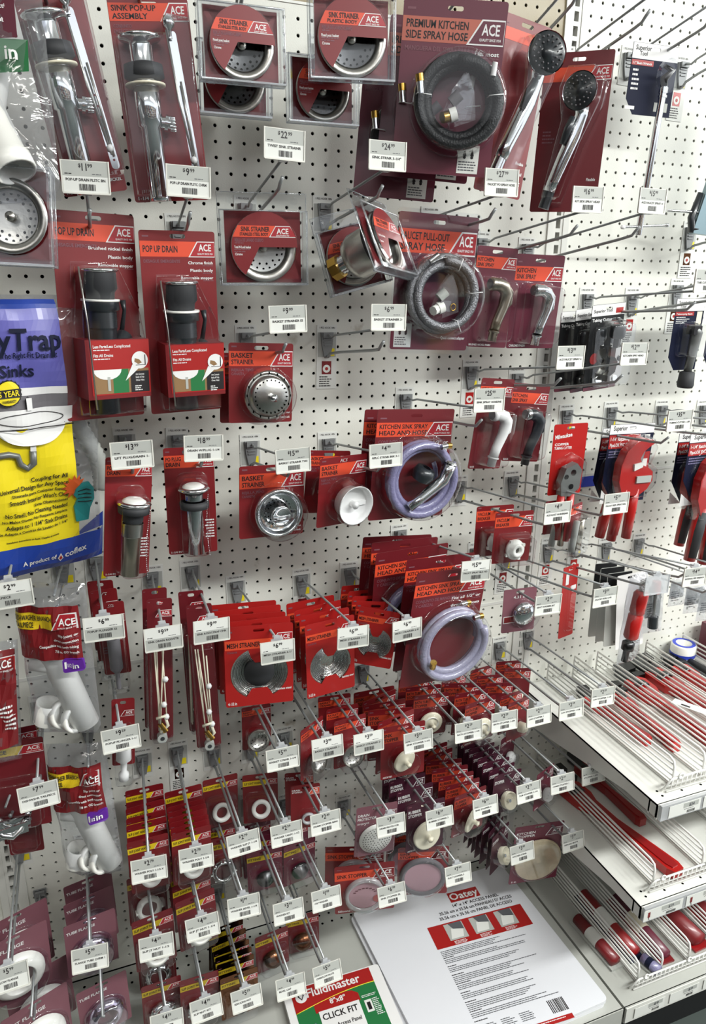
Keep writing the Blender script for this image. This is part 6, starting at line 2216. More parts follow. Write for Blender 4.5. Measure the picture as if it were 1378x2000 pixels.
for i in range(4):
    rail_ticket(.800 + i * .09, SH['upper'] - .003, .082, 'plain', 'paper ticket in the upper shelf rail, %s from its left end' % ('first', 'second', 'third', 'fourth')[i])
for i in range(4):
    rail_ticket(.790 + i * .115, SH['middle'] - .003, .105, 'pic', 'ticket with a small red picture in the middle rail, %s from its left end' % ('first', 'second', 'third', 'fourth')[i])
for i in range(5):
    rail_ticket(.800 + i * .10, SH['base'] - .006, .085, 'base', 'faded paper ticket in the base rail, %s from its left end' % ('first', 'second', 'third', 'fourth', 'fifth')[i])
b = MB()
b.box(.735, 1.98, -.497, -.4945, SH['base'] - .042, SH['base'], 'shelfpaint')
o = b.build('ticket_rail')
tag(o, 'long white ticket rail on the front edge of the base deck', 'ticket rail')


# wrenches lying on the shelves
def pipe_wrench(loc, yawd, L, label, jaws=True, m='toolred', tilt=0.):
    t = thing('pipe_wrench', label, 'wrench', loc, 'red pipe wrenches on the shelves', (tilt, 0, math.radians(yawd)))
    # lies along -y; jaws at the back
    b = MB()
    b.fn = lambda p: Vector((p.x, p.z, -p.y))   # prism drawn in plan
    hw = L * .055
    ol = [(-hw * .7, -L), (hw * .7, -L), (hw, -L * .95), (hw * .55, -L * .5), (hw * .9, -L * .30), (hw * 1.5, -L * .22), (hw * 1.6, -L * .10), (hw * .9, -L * .06), (-hw * 1.4, -L * .08), (-hw * 1.5, -L * .26), (-hw * .8, -L * .34), (-hw * .5, -L * .5), (-hw, -L * .95)]
    b.prism(ol, -.022, -.002, m)
    b.prism([(x * .62, z * .9 - L * .07) for x, z in ol], -.0245, -.020, 'darktoolred')
    b.build('handle', t)
    b = MB()
    b.fn = lambda p: Vector((p.x, p.z, -p.y))
    b.prism([(-hw * .5, -L * .34), (hw * .5, -L * .34), (hw * .6, L * .02), (hw * 2.2, L * .04), (hw * 2.4, L * .12), (-hw * .2, L * .13), (-hw * .9, L * .06)], -.024, -.008, 'darksteel')
    b.prism([(hw * .8, -L * .06), (hw * 2.4, -L * .05), (hw * 2.3, 0), (hw * .9, 0)], -.022, -.006, 'darksteel')
    jaw = b.build('hook_jaw', t)
    b = MB()
    b.lathe([(hw * .9, 0), (hw * 1.05, .002), (hw * 1.05, .018), (hw * .9, .02)], (0, -L * .20, .013), (0, 1, 0), 'darksteel', 18)
    b.build('knurled_nut', jaw)
    return t


# upper shelf
zu = SH['upper'] + .002
pipe_wrench((.842, -.12, zu), 4, .21, 'small red pipe wrench with a black head, nearest the shelf end')
pipe_wrench((.925, -.13, zu), -6, .24, 'red and black wrench lying second along the upper shelf')
pipe_wrench((1.005, -.08, zu), -2, .36, 'long red pipe wrench in the third bay of the upper shelf')
pipe_wrench((1.085, -.06, zu), 2, .40, 'largest red pipe wrench, beside the black strap handle')
pipe_wrench((1.17, -.07, zu), -1, .30, 'bright red wrench behind the upper dividers at right', m='brightred')
b = MB()
b.tube([(1.205, -.05, zu + .014), (1.196, -.12, zu + .014), (1.19, -.22, zu + .014), (1.205, -.235, zu + .014), (1.222, -.22, zu + .014), (1.228, -.12, zu + .014), (1.225, -.05, zu + .014)], .009, 'rubber', 10)
tag(b.build('strap_wrench'), 'black rubber strap loop lying on the upper shelf', 'strap wrench')
for i, (x, y) in enumerate(((1.19, -.045), (1.285, -.10), (1.36, -.07))):
    t = thing('tape_roll', 'white and blue roll on the upper shelf, %s from the left' % ('first', 'second', 'third')[i], 'roll', (x + .04, y, SH['upper'] + .0005), 'white and blue rolls on the upper shelf')
    b = MB()
    b.lathe([(.020, .002), (.032, .002), (.033, .006), (.033, .050), (.031, .054), (.020, .054), (.020, .002)], (0, 0, 0), (0, 0, 1), 'pvc', 28)
    b.build('roll', t)
    b = MB()
    b.lathe([(.030, 0), (.021, 0)], (0, 0, .0548), (0, 0, 1), 'blueink', 28, False)
    b.lathe([(.0334, .020), (.0334, .030)], (0, 0, 0), (0, 0, 1), 'blueink', 28)
    b.build('blue_print', t)
b = MB()
b.box(1.30, 1.42, -.16, -.03, zu - .002, zu + .10, 'maroon')
b.box(1.31, 1.41, -.1605, -.16, zu + .05, zu + .09, 'paper')
tag(b.build('packaged_box'), 'dark maroon box standing at the back of the upper shelf', 'box')
# loose ticket strip on the upper shelf
t = thing('loose_ticket_strip', 'long curled white barcode ticket strip lying across the upper wire dividers', 'ticket', (1.02, -.36, SH['upper'] + .062), None, (.0, .10, .5))
b = MB()
b.box(-.015, .015, -.10, .10, 0, .0006, 'paper')
for i in range(14):
    b.box(-.010, .008, -.09 + i * .006, -.09 + i * .006 + (.003 if i % 3 else .0015), .0006, .001, 'ink')
b.box(-.010, -.002, .06, .08, .0006, .001, 'ink')
b.build('strip', t)
# middle shelf
pipe_wrench((.812, -.10, SH['middle'] + .002), 9, .36, 'big dull red pipe wrench lying on the middle shelf')
pipe_wrench((.90, -.05, SH['middle'] + .002), 2, .25, 'dark red wrench in shadow behind the big one', m='darktoolred')


def laid_pack(loc, yawd, w, L, cols, label, hgt=.02):
    t = thing('boxed_fitting', label, 'package', loc, 'red and white packs on the base deck', (0, 0, math.radians(yawd)))
    b = MB()
    b.box(-w / 2, w / 2, -L, 0, 0, hgt * .25, cols[0])
    b.build('backing', t)
    b = MB()
    b.fn = None
    b.lathe([(.0001, 0), (w * .40, .002), (w * .42, L * .9), (.0001, L * .92)], (0, -L * .04, hgt * .7), (0, -1, 0), cols[1], 14)
    b.lathe([(w * .43, L * .3), (w * .43, L * .55)], (0, -L * .04, hgt * .7), (0, -1, 0), cols[2], 14)
    b.build('contents', t)
    return t


zb = SH['base'] + .001
laid_pack((.775, -.26, zb), 3, .036, .15, ('papergrey', 'red', 'paper'), 'red and white tube pack nearest the white boxed panel')
laid_pack((.838, -.20, zb), 1, .040, .21, ('navy', 'darktoolred', 'paper'), 'red, white and navy pack under the middle shelf corner')
laid_pack((.850, -.41, zb), 12, .030, .05, ('papergrey', 'lavender', 'navy'), 'small crumpled clear pack with a navy stripe near the front fence')
laid_pack((.91, -.24, zb), -2, .040, .20, ('red', 'maroon', 'cream'), 'maroon and cream pack third along the base deck')
laid_pack((1.0, -.20, zb), 3, .05, .24, ('darktoolred', 'red', 'brass'), 'dark red pack with a brassy end on the base deck')
laid_pack((1.10, -.20, zb), -3, .05, .24, ('darktoolred', 'red', 'cream'), 'dark red pack with a pale end at the lower right edge')

# large white access panels and the boxed panel on the left deck
t = thing('access_panel', 'large glossy white access panel with printed instructions, on the base deck', 'access panel', (.478, -.265, DECK), None, (0, 0, math.radians(1.5)))
for k in range(2):
    b = MB()
    o = .004 * (1 - k)
    W, D = .436, .43
    pts = rr(-W / 2 - o * 2, W / 2 - o, -D / 2, D / 2 - o, .012, 4)
    b.add([(p[0], p[1], .0005 + k * .009) for p in pts] + [(p[0], p[1], .0085 + k * .009) for p in pts],
          [tuple(range(len(pts)))[::-1], tuple(range(len(pts), 2 * len(pts)))] + [(i, (i + 1) % len(pts), (i + 1) % len(pts) + len(pts), i + len(pts)) for i in range(len(pts))], 'panelwhite')
    b.build('panel_sheet', t)
b = MB()
CA, SA = math.cos(-.09), math.sin(-.09)


def plan(p):
    x, z = (p.x + .02) * 1.22, (p.z - .0665) * 1.02
    return Vector((.058 + x * CA - z * SA, .058 + x * SA + z * CA, .0178 - p.y))


b.fn = plan
W, D = .436, .43
b.rect(-.052, .016, .150, .180, -.0002, 'brightred')
b.text('Oatey', -.050, .156, .020, 'white', w=.064, y=-.0006)
b.text('Oatey', -.0495, .1555, .0195, 'maroon', w=.0625, y=-.0004)
b.text('14" x 14" ACCESS PANEL', .0, .136, .0085, 'ink', w=.105, y=-.0002, al='C')
b.text('35.56 cm x 35.56 cm PANNEAU D\' ACCES', -.005, .122, .0085, 'ink', w=.165, y=-.0002, al='C')
b.text('35.56 cm x 35.56 cm PANEL DE ACCESO', -.010, .108, .0085, 'ink', w=.165, y=-.0002, al='C')
b.text('43405', .105, .185, .005, 'ink', w=.014, y=-.0002)
b.rect(-.125, .085, .035, .098, -.0002, 'brightred')
for i in range(3):
    x = -.092 + i * .056
    b.rect(x, x + .040, .048, .094, -.0004, 'papergrey')
    b.poly([(x + .004, .052), (x + .030, .052), (x + .036, .072), (x + .012, .080)], -.0006, 'paper')
    b.poly([(x + .016, .078), (x + .038, .072), (x + .038, .094), (x + .010, .094)], -.0007, 'inkgrey')
    b.fine(x + .006, .045, .03, 3, 'white', .0032, -.0004)
z = .028
for blk in range(8):
    b.fine(-.122, z, .18, 3 if blk % 3 else 4, 'inkgrey', .0042, -.0002, seed=blk)
    b.fine(-.122, z - .017, .03, 1, 'ink', .0046, -.0002, seed=blk)
    z -= .0225
for i in range(3):
    b.fine(-.112 + i * .036, -.158, .028, 5, 'inkgrey', .0042, -.0002, seed=i + 40)
p = .020
rnd = random.Random(5)
while p < .052:
    q = rnd.uniform(.0006, .002)
    b.rect(p, p + q, -.180, -.150, -.0002, 'ink')
    p += q + rnd.uniform(.0006, .002)
b.rect(-.10, .052, -.200, -.189, -.0003, 'brightred')
b.fine(-.03, -.192, .08, 1, 'white', .004, -.0006)
b.build('printing', t)

t = thing('packaged_hatch', 'red and green packaged click-fit hatch with a white border, at the bottom edge', 'packaged hatch', (.140, -.318, DECK), None, (0, 0, math.radians(-2)))
b = MB()
W, D = .228, .222
pts = rr(-W / 2, W / 2, -D / 2, D / 2, .007, 4)
b.add([(p[0], p[1], .0005) for p in pts] + [(p[0], p[1], .016) for p in pts],
      [tuple(range(len(pts)))[::-1], tuple(range(len(pts), 2 * len(pts)))] + [(i, (i + 1) % len(pts), (i + 1) % len(pts) + len(pts), i + len(pts)) for i in range(len(pts))], 'white')
b.build('panel', t)
b = MB()
b.fn = lambda p: Vector((p.x, p.z, .0163 - p.y))
x0, x1 = -.097, .090
b.rect(x0, x1, -.11, .108, -.0001, 'green')
b.poly([(x0, .050)] + [(x0 + (x1 - x0) * i / 12, .050 + .022 * math.sin(PI * .55 * i / 12)) for i in range(1, 13)] + [(x1, .108), (x0, .108)], -.0004, 'brightred')
b.tube([(x0 + (x1 - x0) * i / 12, -.0004, .050 + .022 * math.sin(PI * .55 * i / 12)) for i in range(13)], .0009, 'yellow2', 4)
b.text('Fluidmaster', x0 + .033, .080, .020, 'white', w=.125, y=-.0007)
b.poly(circ(x0 + .020, .084, .013, 20), -.0007, 'white')
b.tube([(x0 + .014, -.001, .088), (x0 + .020, -.001, .094), (x0 + .026, -.001, .088), (x0 + .020, -.001, .078), (x0 + .014, -.001, .088)], .0012, 'ink', 5)
b.poly([(-.056, .038), (-.056, .058), (-.040, .066), (0, .070), (.034, .066), (.046, .056), (.046, .038)], -.0005, 'brightred')
b.text('8"x8"', -.002, .050, .012, 'white', w=.036, y=-.0008, al='C')
b.rect(-.050, .042, -.070, .040, -.0007, 'white')
b.text('CLICK FIT', -.045, .018, .014, 'ink', w=.080, y=-.001)
b.text('Access Panel', -.020, -.004, .009, 'ink', w=.055, y=-.001)
b.rect(.052, .068, .005, .034, -.0006, 'paper')
b.rect(.056, .064, .010, .028, -.0008, 'ink')
b.fine(.050, .046, .036, 2, 'white', .0035, -.0006)
b.fine(.070, .034, .018, 10, 'white', .0042, -.0006)
b.poly([(-.094, -.02), (-.062, -.012), (-.062, .018), (-.094, .010)], -.0006, 'lavender')
b.poly([(-.088, -.012), (-.070, -.006), (-.070, .010), (-.088, .006)], -.0008, 'ink')
b.build('printing', t)

# ------------------------------------------------------------------ big packs from the pose table
P = POSE
popup_metal('chrome drain assembly in a clear blister on a red card, top left corner', P['popup_nickel_top'], 'nickel', '1-1/4 IN')
popup_metal('upright chrome pop-up drain assembly pack left of the round sink strainers', P['popup_chrome_top'], 'chrome', '1-1/4 in')
strainer_box('front round sink strainer clamshell, left one of the two at the top', P['strainer_twist_front'], 'post')
strainer_box('strainer clamshell half hidden behind the top left round one', P['strainer_twist_back'], 'post')
strainer_box('highest round sink strainer clamshell, touching the purple side spray card', P['strainer_twist2_front'], 'post', title2='PLASTIC BODY')
strainer_box('lower strainer clamshell peeking out below the highest one', P['strainer_twist2_back'], 'post')
hose_pack('front pack with a coiled black side spray hose and brass fitting', P['hose_premium_front'], 'premium')
hose_pack('second black side spray hose pack, edge showing behind the front one', P['hose_premium_mid'], 'premium', thin=True)
hose_pack('rearmost maroon side spray hose pack, low corner showing', P['hose_premium_back'], 'premium', thin=True)
shower_pack('chrome hand shower with a round black face, nearer of the two', P['shower_front'], True)
shower_pack('hand shower on a flat dark red card at the right upright', P['shower_back'], False)
basin_wrench('long chrome basin wrench with a cross handle on a navy and white card', P['basin_wrench'])
strainer_box('big steel sink strainer clamshell cut by the left edge', P['strainer_left'], 'bare')
popup_plastic('left pack with a black plastic pop-up drain and printed sleeve', P['popup2_nickel'], 'Brushed nickel finish')
popup_plastic('right pack with a black plastic pop-up drain and printed sleeve', P['popup2_chrome'], 'Chrome finish')
strainer_box('square clear strainer clamshell facing front, below the $22.99 tag', P['strainer_lock'], 'lock')
strainer_box('tilted strainer clamshell behind the sideways one', P['strainer_tumbled_back'], 'lock')
strainer_box('strainer clamshell turned sideways showing its steel cup and tail', P['strainer_tumbled_front'], 'lock')
hose_pack('coiled braided steel pull-out spray hose pack', P['hose_pullout'], 'pullout')
sprayer_pack('brushed nickel side sprayer pack, just right of the braided hose', P['side_nickel'], 'nickel', 'BRUSHED NICKEL FINISH')
sprayer_pack('polished chrome side sprayer pack at the right end of the main board', P['side_chrome'], 'chrome', 'CHROME FINISH')
sprayer_pack('white side sprayer pack behind the $25.99 tag', P['side_white'], 'white', 'WHITE')
sprayer_pack('black side sprayer pack right of the white one', P['side_black'], 'black', 'BLACK')
basket_pack('round basket strainer with fixed post, front pack left of centre', P['basket_front'], 'post')
basket_pack('red strainer card peeking out behind the fixed post pack', P['basket_back'], 'post')
hose_pack('lavender hose and chrome spray head pack, front, right of centre', P['spray_front'], 'spray')
hose_pack('lavender hose pack directly behind, only its left edge showing', P['spray_back'], 'spray', thin=True)
basket_pack('twist-lock steel basket strainer pack below the $15.99 tag', P['basket_twist'], 'twist')
basket_pack('white plastic basket strainer pack turned slightly, front one', P['basket_white_front'], 'white')
basket_pack('white plastic basket strainer pack half hidden behind its twin', P['basket_white_back'], 'white')
tube_drain('lift plug drain with a long nickel tube, left of the pair', P['lift_plug'], 'lift')
tube_drain('chrome drain with bead chain, right of the pair', P['drain_plug'], 'plug')
trap_bag('big blue, purple and yellow drain kit bag cut by the left edge', P['trap_bag'])
for i, k in enumerate(('spray2_1', 'spray2_2', 'spray2_3', 'spray2_4')):
    hose_pack('kitchen spray hose card in the lower stack, %s from the board' % ('first', 'second', 'third', 'fourth')[i], P[k], 'spray', thin=True)
hose_pack('front pack of the lower stack with a pale lavender hose coil', P['spray2_5'], 'spray', head=False)
mesh_pack('widest mesh strainer pack with a dark centre, left of three', P['mesh1'], '4-1/2 in', True)
mesh_pack('medium mesh strainer pack, middle of three', P['mesh2'], '3-1/2 in', False)
mesh_pack('smallest mesh strainer pack, rolled clockwise, right of three', P['mesh3'], '2-3/4 in', False)


def shifted(p, dx=0, dy=0, dz=0, yaw=0):
    p = list(p)
    p[0] += dx
    p[1] += dy
    p[2] += dz
    p[3] += yaw
    return p


o5 = ('next behind the front one', 'third from the front', 'fourth from the front', 'fifth from the front')
for i in range(4):
    mesh_pack('red mesh strainer card in the left mesh stack, ' + o5[i], shifted(P['mesh1'], -.003 * i, .016 + .022 * i, .004 + .002 * i, (3, -2, 5, 1)[i]), '4-1/2 in', True)
for i in range(3):
    mesh_pack('red mesh strainer card in the middle mesh stack, ' + o5[i], shifted(P['mesh2'], -.004 * i, .03 + .032 * i, .004, (-4, 3, -2)[i]), '3-1/2 in', False)
for i in range(4):
    mesh_pack('red mesh strainer card in the right mesh stack, ' + o5[i], shifted(P['mesh3'], -.002 * i, .026 + .03 * i, .006, (18, 30, 38, 36)[i]), '2-3/4 in', False)
strap_pack('long narrow pack of white rods, left one, frontmost', P['strap_a'], 1)
strap_pack('long narrow rod pack directly behind the left front one', shifted(P['strap_a'], -.004, .035, .006, 4), 2)
strap_pack('long narrow pack of white rods, right one, frontmost', P['strap_b'], 3)
strap_pack('long narrow rod pack directly behind the right front one', shifted(P['strap_b'], -.006, .05, .006, -3), 4)
plunger_pack('brown-grey plunger in a narrow clear pack below the $6.99 tag', P['plunger_a'], True)
plunger_pack('narrow plunger pack behind, left of the tailpiece bag gap', shifted(P['plunger_a'], -.008, .05, .004, 6), True)
plunger_pack('narrow plunger pack, rearmost on the $6.99 hook', shifted(P['plunger_a'], -.012, .09, .006, -4), True)
plunger_pack('small white plunger in a narrow clear pack behind the $9.59 tag', P['plunger_b'], False)
tailpiece_bag('upper clear bag of white drain pipe with a red and yellow label', P['bag1'])
tailpiece_bag('lower clear bag of white drain pipe with a red and yellow label', P['bag2'])
tubing_cutter('black-knobbed tubing cutter pack, front of three', P['tubing1'])
tubing_cutter('black-knobbed tubing cutter pack, middle of three', P['tubing2'])
tubing_cutter('black-knobbed tubing cutter pack, rear of three', P['tubing3'])
telescope_pack('grey telescoping wrench on a navy card with a black foot', P['basin2'])
telescope_pack('telescoping wrench on a navy card cut by the right edge', shifted(P['basin2'], .10, 0, .002, 2))
close_cutter('small grey tubing cutter with two short red handles', P['mil_handle'])
pvc_cutter('red plastic pipe cutter on a navy card, front of the pair', P['pvc_front'])
pvc_cutter('red plastic pipe cutter behind and left of its twin', P['pvc_back'])
pvc_cutter('red and black pipe cutter at the right edge, rear', P['pvc_r1'], True)
pvc_cutter('red and black pipe cutter at the right edge, front', P['pvc_r2'], True)
inner_wrench('clear pouch with a red-handled inner pipe wrench, hanging slanted', P['inner_wrench'])
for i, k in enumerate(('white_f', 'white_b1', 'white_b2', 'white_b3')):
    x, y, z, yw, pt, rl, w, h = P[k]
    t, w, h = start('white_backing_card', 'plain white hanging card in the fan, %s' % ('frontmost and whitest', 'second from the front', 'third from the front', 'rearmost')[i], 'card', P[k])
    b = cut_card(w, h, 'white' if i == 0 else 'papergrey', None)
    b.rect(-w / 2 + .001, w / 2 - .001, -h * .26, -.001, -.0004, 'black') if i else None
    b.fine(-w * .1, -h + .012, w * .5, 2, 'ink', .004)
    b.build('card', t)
for i, k in enumerate(('pouch1', 'pouch2', 'pouch3', 'pouch4')):
    t, w, h = start('clear_pouch', 'pale clear pouch hanging right of the red-handled wrench, %s' % ('largest, with a dark fitting', 'second along', 'third along', 'at the frame edge')[i], 'pouch', P[k])
    b, yy = pillow(w, h, .006, 'clearbag', seed=20 + i)
    b.rect(-w * .42, w * .42, -h * .75, -h * .2, .004, 'papergrey')
    b.fine(-w * .3, -h * .5, w * .5, 5, 'inkgrey', .006, .003)
    b.build('pouch', t)
    if i == 0:
        b = MB()
        b.cyl((0, -.004, -h * .1), (0, -.004, -h * .3), .010, 'toolred', n=12)
        b.cyl((0, -.004, -h * .3), (-.002, -.004, -h * .7), .004, 'toolgrey', n=10)
        b.cyl((-.002, -.004, -h * .7), (-.002, -.004, -h * .9), .012, 'blackplastic', n=12)
        b.build('tool', t)
t, w, h = start('blade_pack', 'slim bright red card with a clear blade sleeve, alone on its hook', 'card pack', P['red_card'])
b = cut_card(w, h, 'toolred')
b.rect(-w * .3, -w * .1, -h * .25, -h * .10, -.0005, 'white')
b.rect(w * .1, w * .42, -h * .34, -h * .28, -.0005, 'white')
b.build('card', t)
dome(rr(-w * .2, w * .2, -h * .9, -h * .3, .006), .014, 'clear', .86).build('sleeve', t)

# left edge oddments
t, w, h = start('fitting_bag', 'red labelled bag cut by the left edge, beside the upper tailpiece bag', 'bag of drain fittings', P['bag_left'])
b, yy = pillow(w * 1.2, h * 1.15, .02, 'clearbag', seed=31)
b.build('bag', t)
b = MB()
b.fn = lambda p: Vector((p.x, p.y - yy(2 * p.x / (w * 1.2), 1 + 2 * p.z / (h * 1.15)) - .0012, p.z))
for i in range(8):
    for j in range(6):
        x0, x1 = -w * .5 + w * i / 8, -w * .5 + w * (i + 1) / 8
        z0, z1 = -h * .95 + h * .9 * j / 6, -h * .95 + h * .9 * (j + 1) / 6
        b.rect(x0, x1, z0, z1, 0, 'red')
logo(b, w * .5, -h * .10, w * .8, w * .45, y=-.0005, bg='brightred')
b.fine(w * .45, -h * .55, w * .7, 6, 'white', .008, -.0006, al='R')
b.build('printed_label', t)
for i, k in enumerate(('red_cards_left', 'red_cards_left2')):
    for j in range(2):
        p = shifted(P[k], -.01 * j, .03 * j, .004 * j, 5 * j)
        t, w, h = start('red_carded_fitting', 'dark red card with a yellow band at the lower left, %s' % (('front of the left pair', 'back of the left pair'), ('front of the right pair', 'back of the right pair'))[i][j], 'pack', p)
        b = card(w, h, ['TAILPIECE'], [], 'deepred', 'yellow', bt=.10, bh=.14, lw=.5)
        b.build('card', t)
        dome(rr(-w * .4, w * .4, -h * .95, -h * .4, .01), .02, 'clear', .88).build('blister', t)
# chrome clamps stacked on their hook
bx, bz, tx, ty, tz = HK['l3']
for i in range(5):
    p = hook_point('l3', .13 + i * .024)
    t = thing('strap_clamp', 'chromed metal clamp in the left edge stack, %s' % ('rearmost', 'second from the back', 'middle one', 'second from the front', 'frontmost')[i], 'clamp', (p.x, p.y, p.z - .012), 'chromed clamps stacked at the left edge', (0, .1 * (i % 2), .2))
    b = MB()
    b.tube([(-.030, 0, .002), (-.022, -.004, .004), (-.014, -.010, -.006), (0, -.014, -.012), (.014, -.010, -.006), (.022, -.004, .004), (.032, 0, .004)], .0055, 'chrome', 8)
    b.box(-.026, .026, -.012, -.009, -.014, .006, 'chrome')
    b.build('band', t)
    b = MB()
    b.lathe([(.0001, -.004), (.005, -.003), (.005, .003), (.0001, .004)], (.026, -.003, .006), (0, 0, 1), 'darksteel', 8)
    b.build('screw', t)
# top-left bag of white pipe
t, w, h = start('pipe_bag', 'crinkled clear bag with white plastic pipes at the top left corner', 'bag of pipe', P['bag_tl'])
b, yy = pillow(.14, .27, .03, 'clearbag', seed=12)
b.build('bag', t)
b = MB()
b.fn = lambda p: Vector((p.x, p.y - yy(2 * p.x / .14, 1 + 2 * p.z / .27) - .0012, p.z))
b.rect(-.055, .045, -.085, -.03, 0, 'maroon')
b.text('connection', .040, -.050, .005, 'white', w=.03, y=-.0004, al='R')
b.text('tubing', .040, -.066, .005, 'white', w=.018, y=-.0004, al='R')
b.rect(.004, .055, -.125, -.085, 0, 'green')
b.text('in', .03, -.112, .016, 'white', w=.014, y=-.0004)
b.build('printed_label', t)
b = MB()
b.lathe([(.023, 0), (.023, .17), (.026, .172), (.026, .19), (.022, .19), (.021, .12)], (-.045, -.010, -.07), (.42, -.12, -1), 'pvc', 24)
b.build('long_pipe', t)
b = MB()
b.lathe([(.018, 0), (.018, .10), (.0155, .10)], (.01, -.004, -.09), (-.25, 0, -1), 'pvc', 20)
b.build('short_pipe', t)
# blue-grey tool cut by the right edge
t = thing('faucet_tool', 'blue-grey metal bar with a black grip, cut by the top right edge', 'plumbing tool', (1.045, -.13, 2.085), None, (0, .10, -.3))
b = MB()
b.prism([(0, -.02), (.05, 0), (.05, -.30), (-.030, -.30), (-.030, -.285)], -.006, .012, 'bluegrey')
b.build('bar', t)
b = MB()
b.tube([(.004, 0, .03), (-.014, 0, -.01), (-.016, 0, -.05), (-.026, 0, -.09)], [.012, .014, .013, .006], 'blackplastic', 12)
b.build('grip', t)
b = MB()
b.tube([(-.030, .002, -.22), (-.038, .002, -.27), (-.032, .002, -.292), (-.005, .002, -.290)], [.006, .008, .009, .007], 'blackplastic', 12)
b.build('lower_grip', t)
b = cut_card(.05, .10, 'white')
b.fn = None
o = b.build('card', t)
o.location = (.012, .016, .035)
b = MB()
b.cyl((-.095, 0, -.262), (-.012, 0, -.257), .003, 'chrome', n=10)
b.build('cross_bar', t)

# ------------------------------------------------------------------ hanging stacks
H = hang
H('plumber', 'c5', [.13, .19], 'vacuum breaker pack with a white plastic collar', yaw=-.03)
H('tubes', 'c6', [.15, .20], 'short spray tubes pack by the upright', yaw=.2, yj=.25)
H('cap', 'd8', [.195], 'small mauve card with a domed silver faucet cap')
H('dots', 'e2', [.085], 'small strainer pack with dark dots above the $5.99 tag')
H('clearstrainer', 'e3', [.195], 'crumpled clear strainer pack left of the $3.99 tag', yaw=.5)
H('clearstrainer', 'e4', [.10, .15, .195], 'clear-tray strainer pack left of the cream stoppers', 'small strainer packs', yj=.12)
H('stopper', 'e5', [.07, .10, .13, .16, .19, .225], 'red card with cream stopper, $3.59 hook', 'white stopper packs', yj=.35)
H('flat', 'e6', [.05, .09, .13], 'bath stopper under the lavender coil', 'bath stopper packs', yj=.3)
H('flat', 'e7', [.08, .12, .16, .20], 'bath stopper beside the $2.29 tag', 'bath stopper packs', yj=.35)
H('plug', 'e8', [.06, .10, .14, .19, .22], 'tiny plug pack near the shelf end', 'tiny plug packs', yj=.3)
H('plug', 'e9', [.05, .09], 'tiny plug pack by the upright', 'tiny plug packs', yj=.3)
H('chainplug', 'fA', [.08, .235], 'clear domed pack with a white chain plug', yaw=.4)
H('purple', 'f9', [.04, .06, .08, .10, .12, .14, .165, .19, .215], 'purple stopper card, long stack', 'purple stopper cards', yj=.12, yaw=.12)
H('redstop', 'f8', [.05, .08, .11, .14, .17, .20, .235], 'red stopper card, second $6.59 hook', 'bright red stopper packs', yj=.2)
H('brown', 'f7', [.10, .14, .18, .235], 'mauve card with wide cream stopper', 'mauve rubber stopper packs', yj=.12)
H('protector', 'f6', [.225], 'mauve card with a dotted white drain protector disc', yaw=-.02)
H('pink', 'f5', [.12, .165], 'pinkish drain ring card above the $2.49 tag', 'pinkish drain ring cards', yaw=-.2)
H('washer', 'f4', [.09], 'yellow-banded pack with one white ring, right of two', yaw=-.2)
H('washer', 'f3', [.075], 'yellow-banded pack with one white ring, left of two', yaw=.1)
H('washer', 'f2', [.10, .145, .16, .175, .19, .205, .22], 'washer pack on the second washer hook', 'yellow-banded washer packs', yj=.04, yaw=.05)
H('washer', 'f1', [.07, .12, .15, .17, .215], 'washer pack on the leftmost washer hook', 'yellow-banded washer packs', yj=.06, yaw=.05)
H('bigdisc', 'gA', [.215], 'maroon pack with the largest tan rubber disc', yaw=-.05, xo=-.032)
H('purple', 'g9', [.09, .11, .13, .15, .17, .19, .21], 'purple card beside the big tan disc', 'purple stopper cards', yaw=.5)
H('mauvedisc', 'g8', [.13, .19], 'red card with a mauve flat rubber disc', yaw=-.3, xo=-.03)
H('kit', 'g7', [.14, .20], 'clear-rimmed silicone stopper pack', yaw=-.30, xo=-.022, drop=-.008)
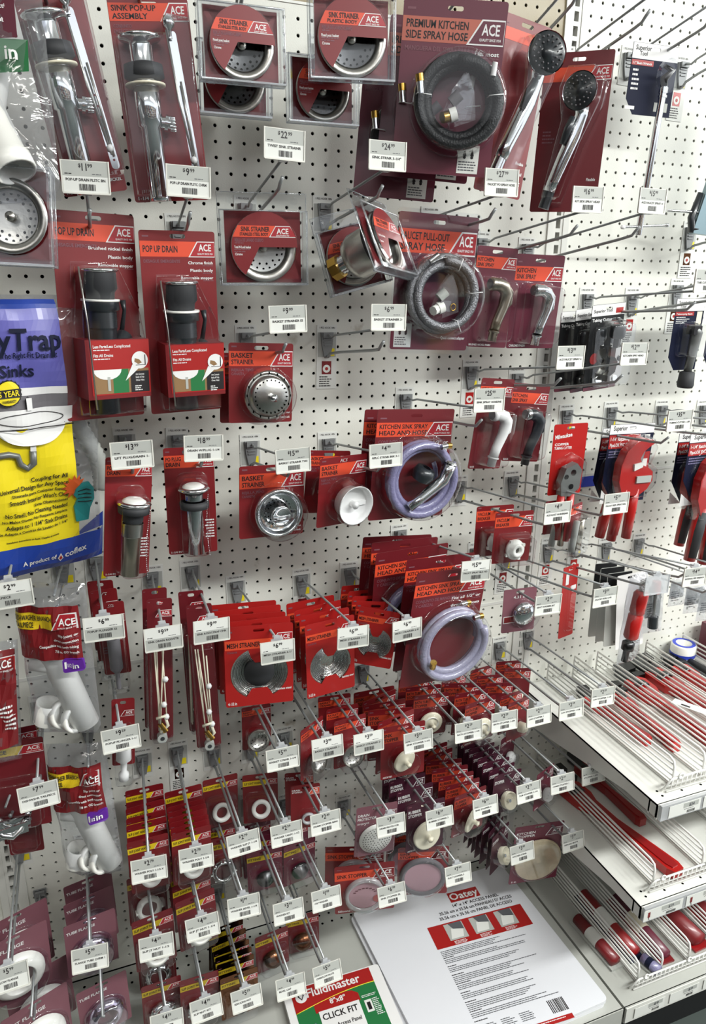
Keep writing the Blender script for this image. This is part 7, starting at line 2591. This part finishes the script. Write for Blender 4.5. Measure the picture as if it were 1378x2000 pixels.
H('dark', 'g6', [.06, .12], 'dark fitting pack near the $1.99 tag', 'dark clear fitting packs', yj=.2)
H('dark', 'g5', [.05, .09, .13], 'dark fitting pack near the lower $3.99 tag', 'dark clear fitting packs', yj=.2)
H('chromenut', 'g4', [.06, .10], 'chrome nut pack above the $1.99 tag', 'chrome nut packs', yj=.1)
H('nut', 'g3', [.08, .11, .14, .17, .215], 'white slip nut pack over the $4.99 tag', 'white slip nut packs', yj=.08, yaw=.1)
H('nut', 'g2', [.10, .22], 'white slip nut pack over the $4.59 tag', 'white slip nut packs', yj=.08, yaw=.1)
H('flange', 'g1', [.09, .14, .20], 'chrome flange card left of the slip nuts', 'mauve chrome flange packs', yaw=.25, yj=.1)
H('wideflange', 'g0', [.17, .225], 'card with a wide white wall flange', 'wide white flange packs', yaw=.35, yj=.05)
H('chromenut', 'h1', [.10, .20], 'chrome slip nut pack, bottom edge', 'chrome nut packs')
H('chromenut', 'h2', [.22], 'chrome nut pack directly above the $4.99 bottom tag', yaw=.1)
H('brownyellow', 'h3', [.10, .13, .16, .18, .20, .235], 'brownish banded pack in the low stack', 'brownish banded packs', yj=.06, yaw=.08)
H('bronze', 'h4', [.15], 'clear pack with a dull metal cap left of the bronze dome')
H('bronze', 'h5', [.13], 'clear pack with a shiny bronze dome')
H('flange', 'l4', [.24], 'mauve card with a small chrome flange at the bottom', yaw=.25)
H('wideflange', 'l5', [.20, .27], 'white flange card at the bottom left', 'low white flange packs', yaw=.35)
# board joints and a strip of blue tape on the right-hand board
b = MB()
b.box(.752, 1.99, -.0015, .001, 1.2375, 1.2445, 'shelfpaint')
struct(b.build('trim_5'))
b = MB()
b.box(-.468, .700, -.0015, .001, .9325, .9395, 'shelfpaint')
struct(b.build('trim_6'))
b = MB()
b.prism([(0, -.026), (.058, -.026), (.058, 0), (0, 0)], -.0026, -.0016, 'blueink')
o = b.build('tape_strip')
o.location = (.846, 0, 1.2375)
tag(o, 'short strip of blue tape on the board left of the red plastic cutters', 'tape')
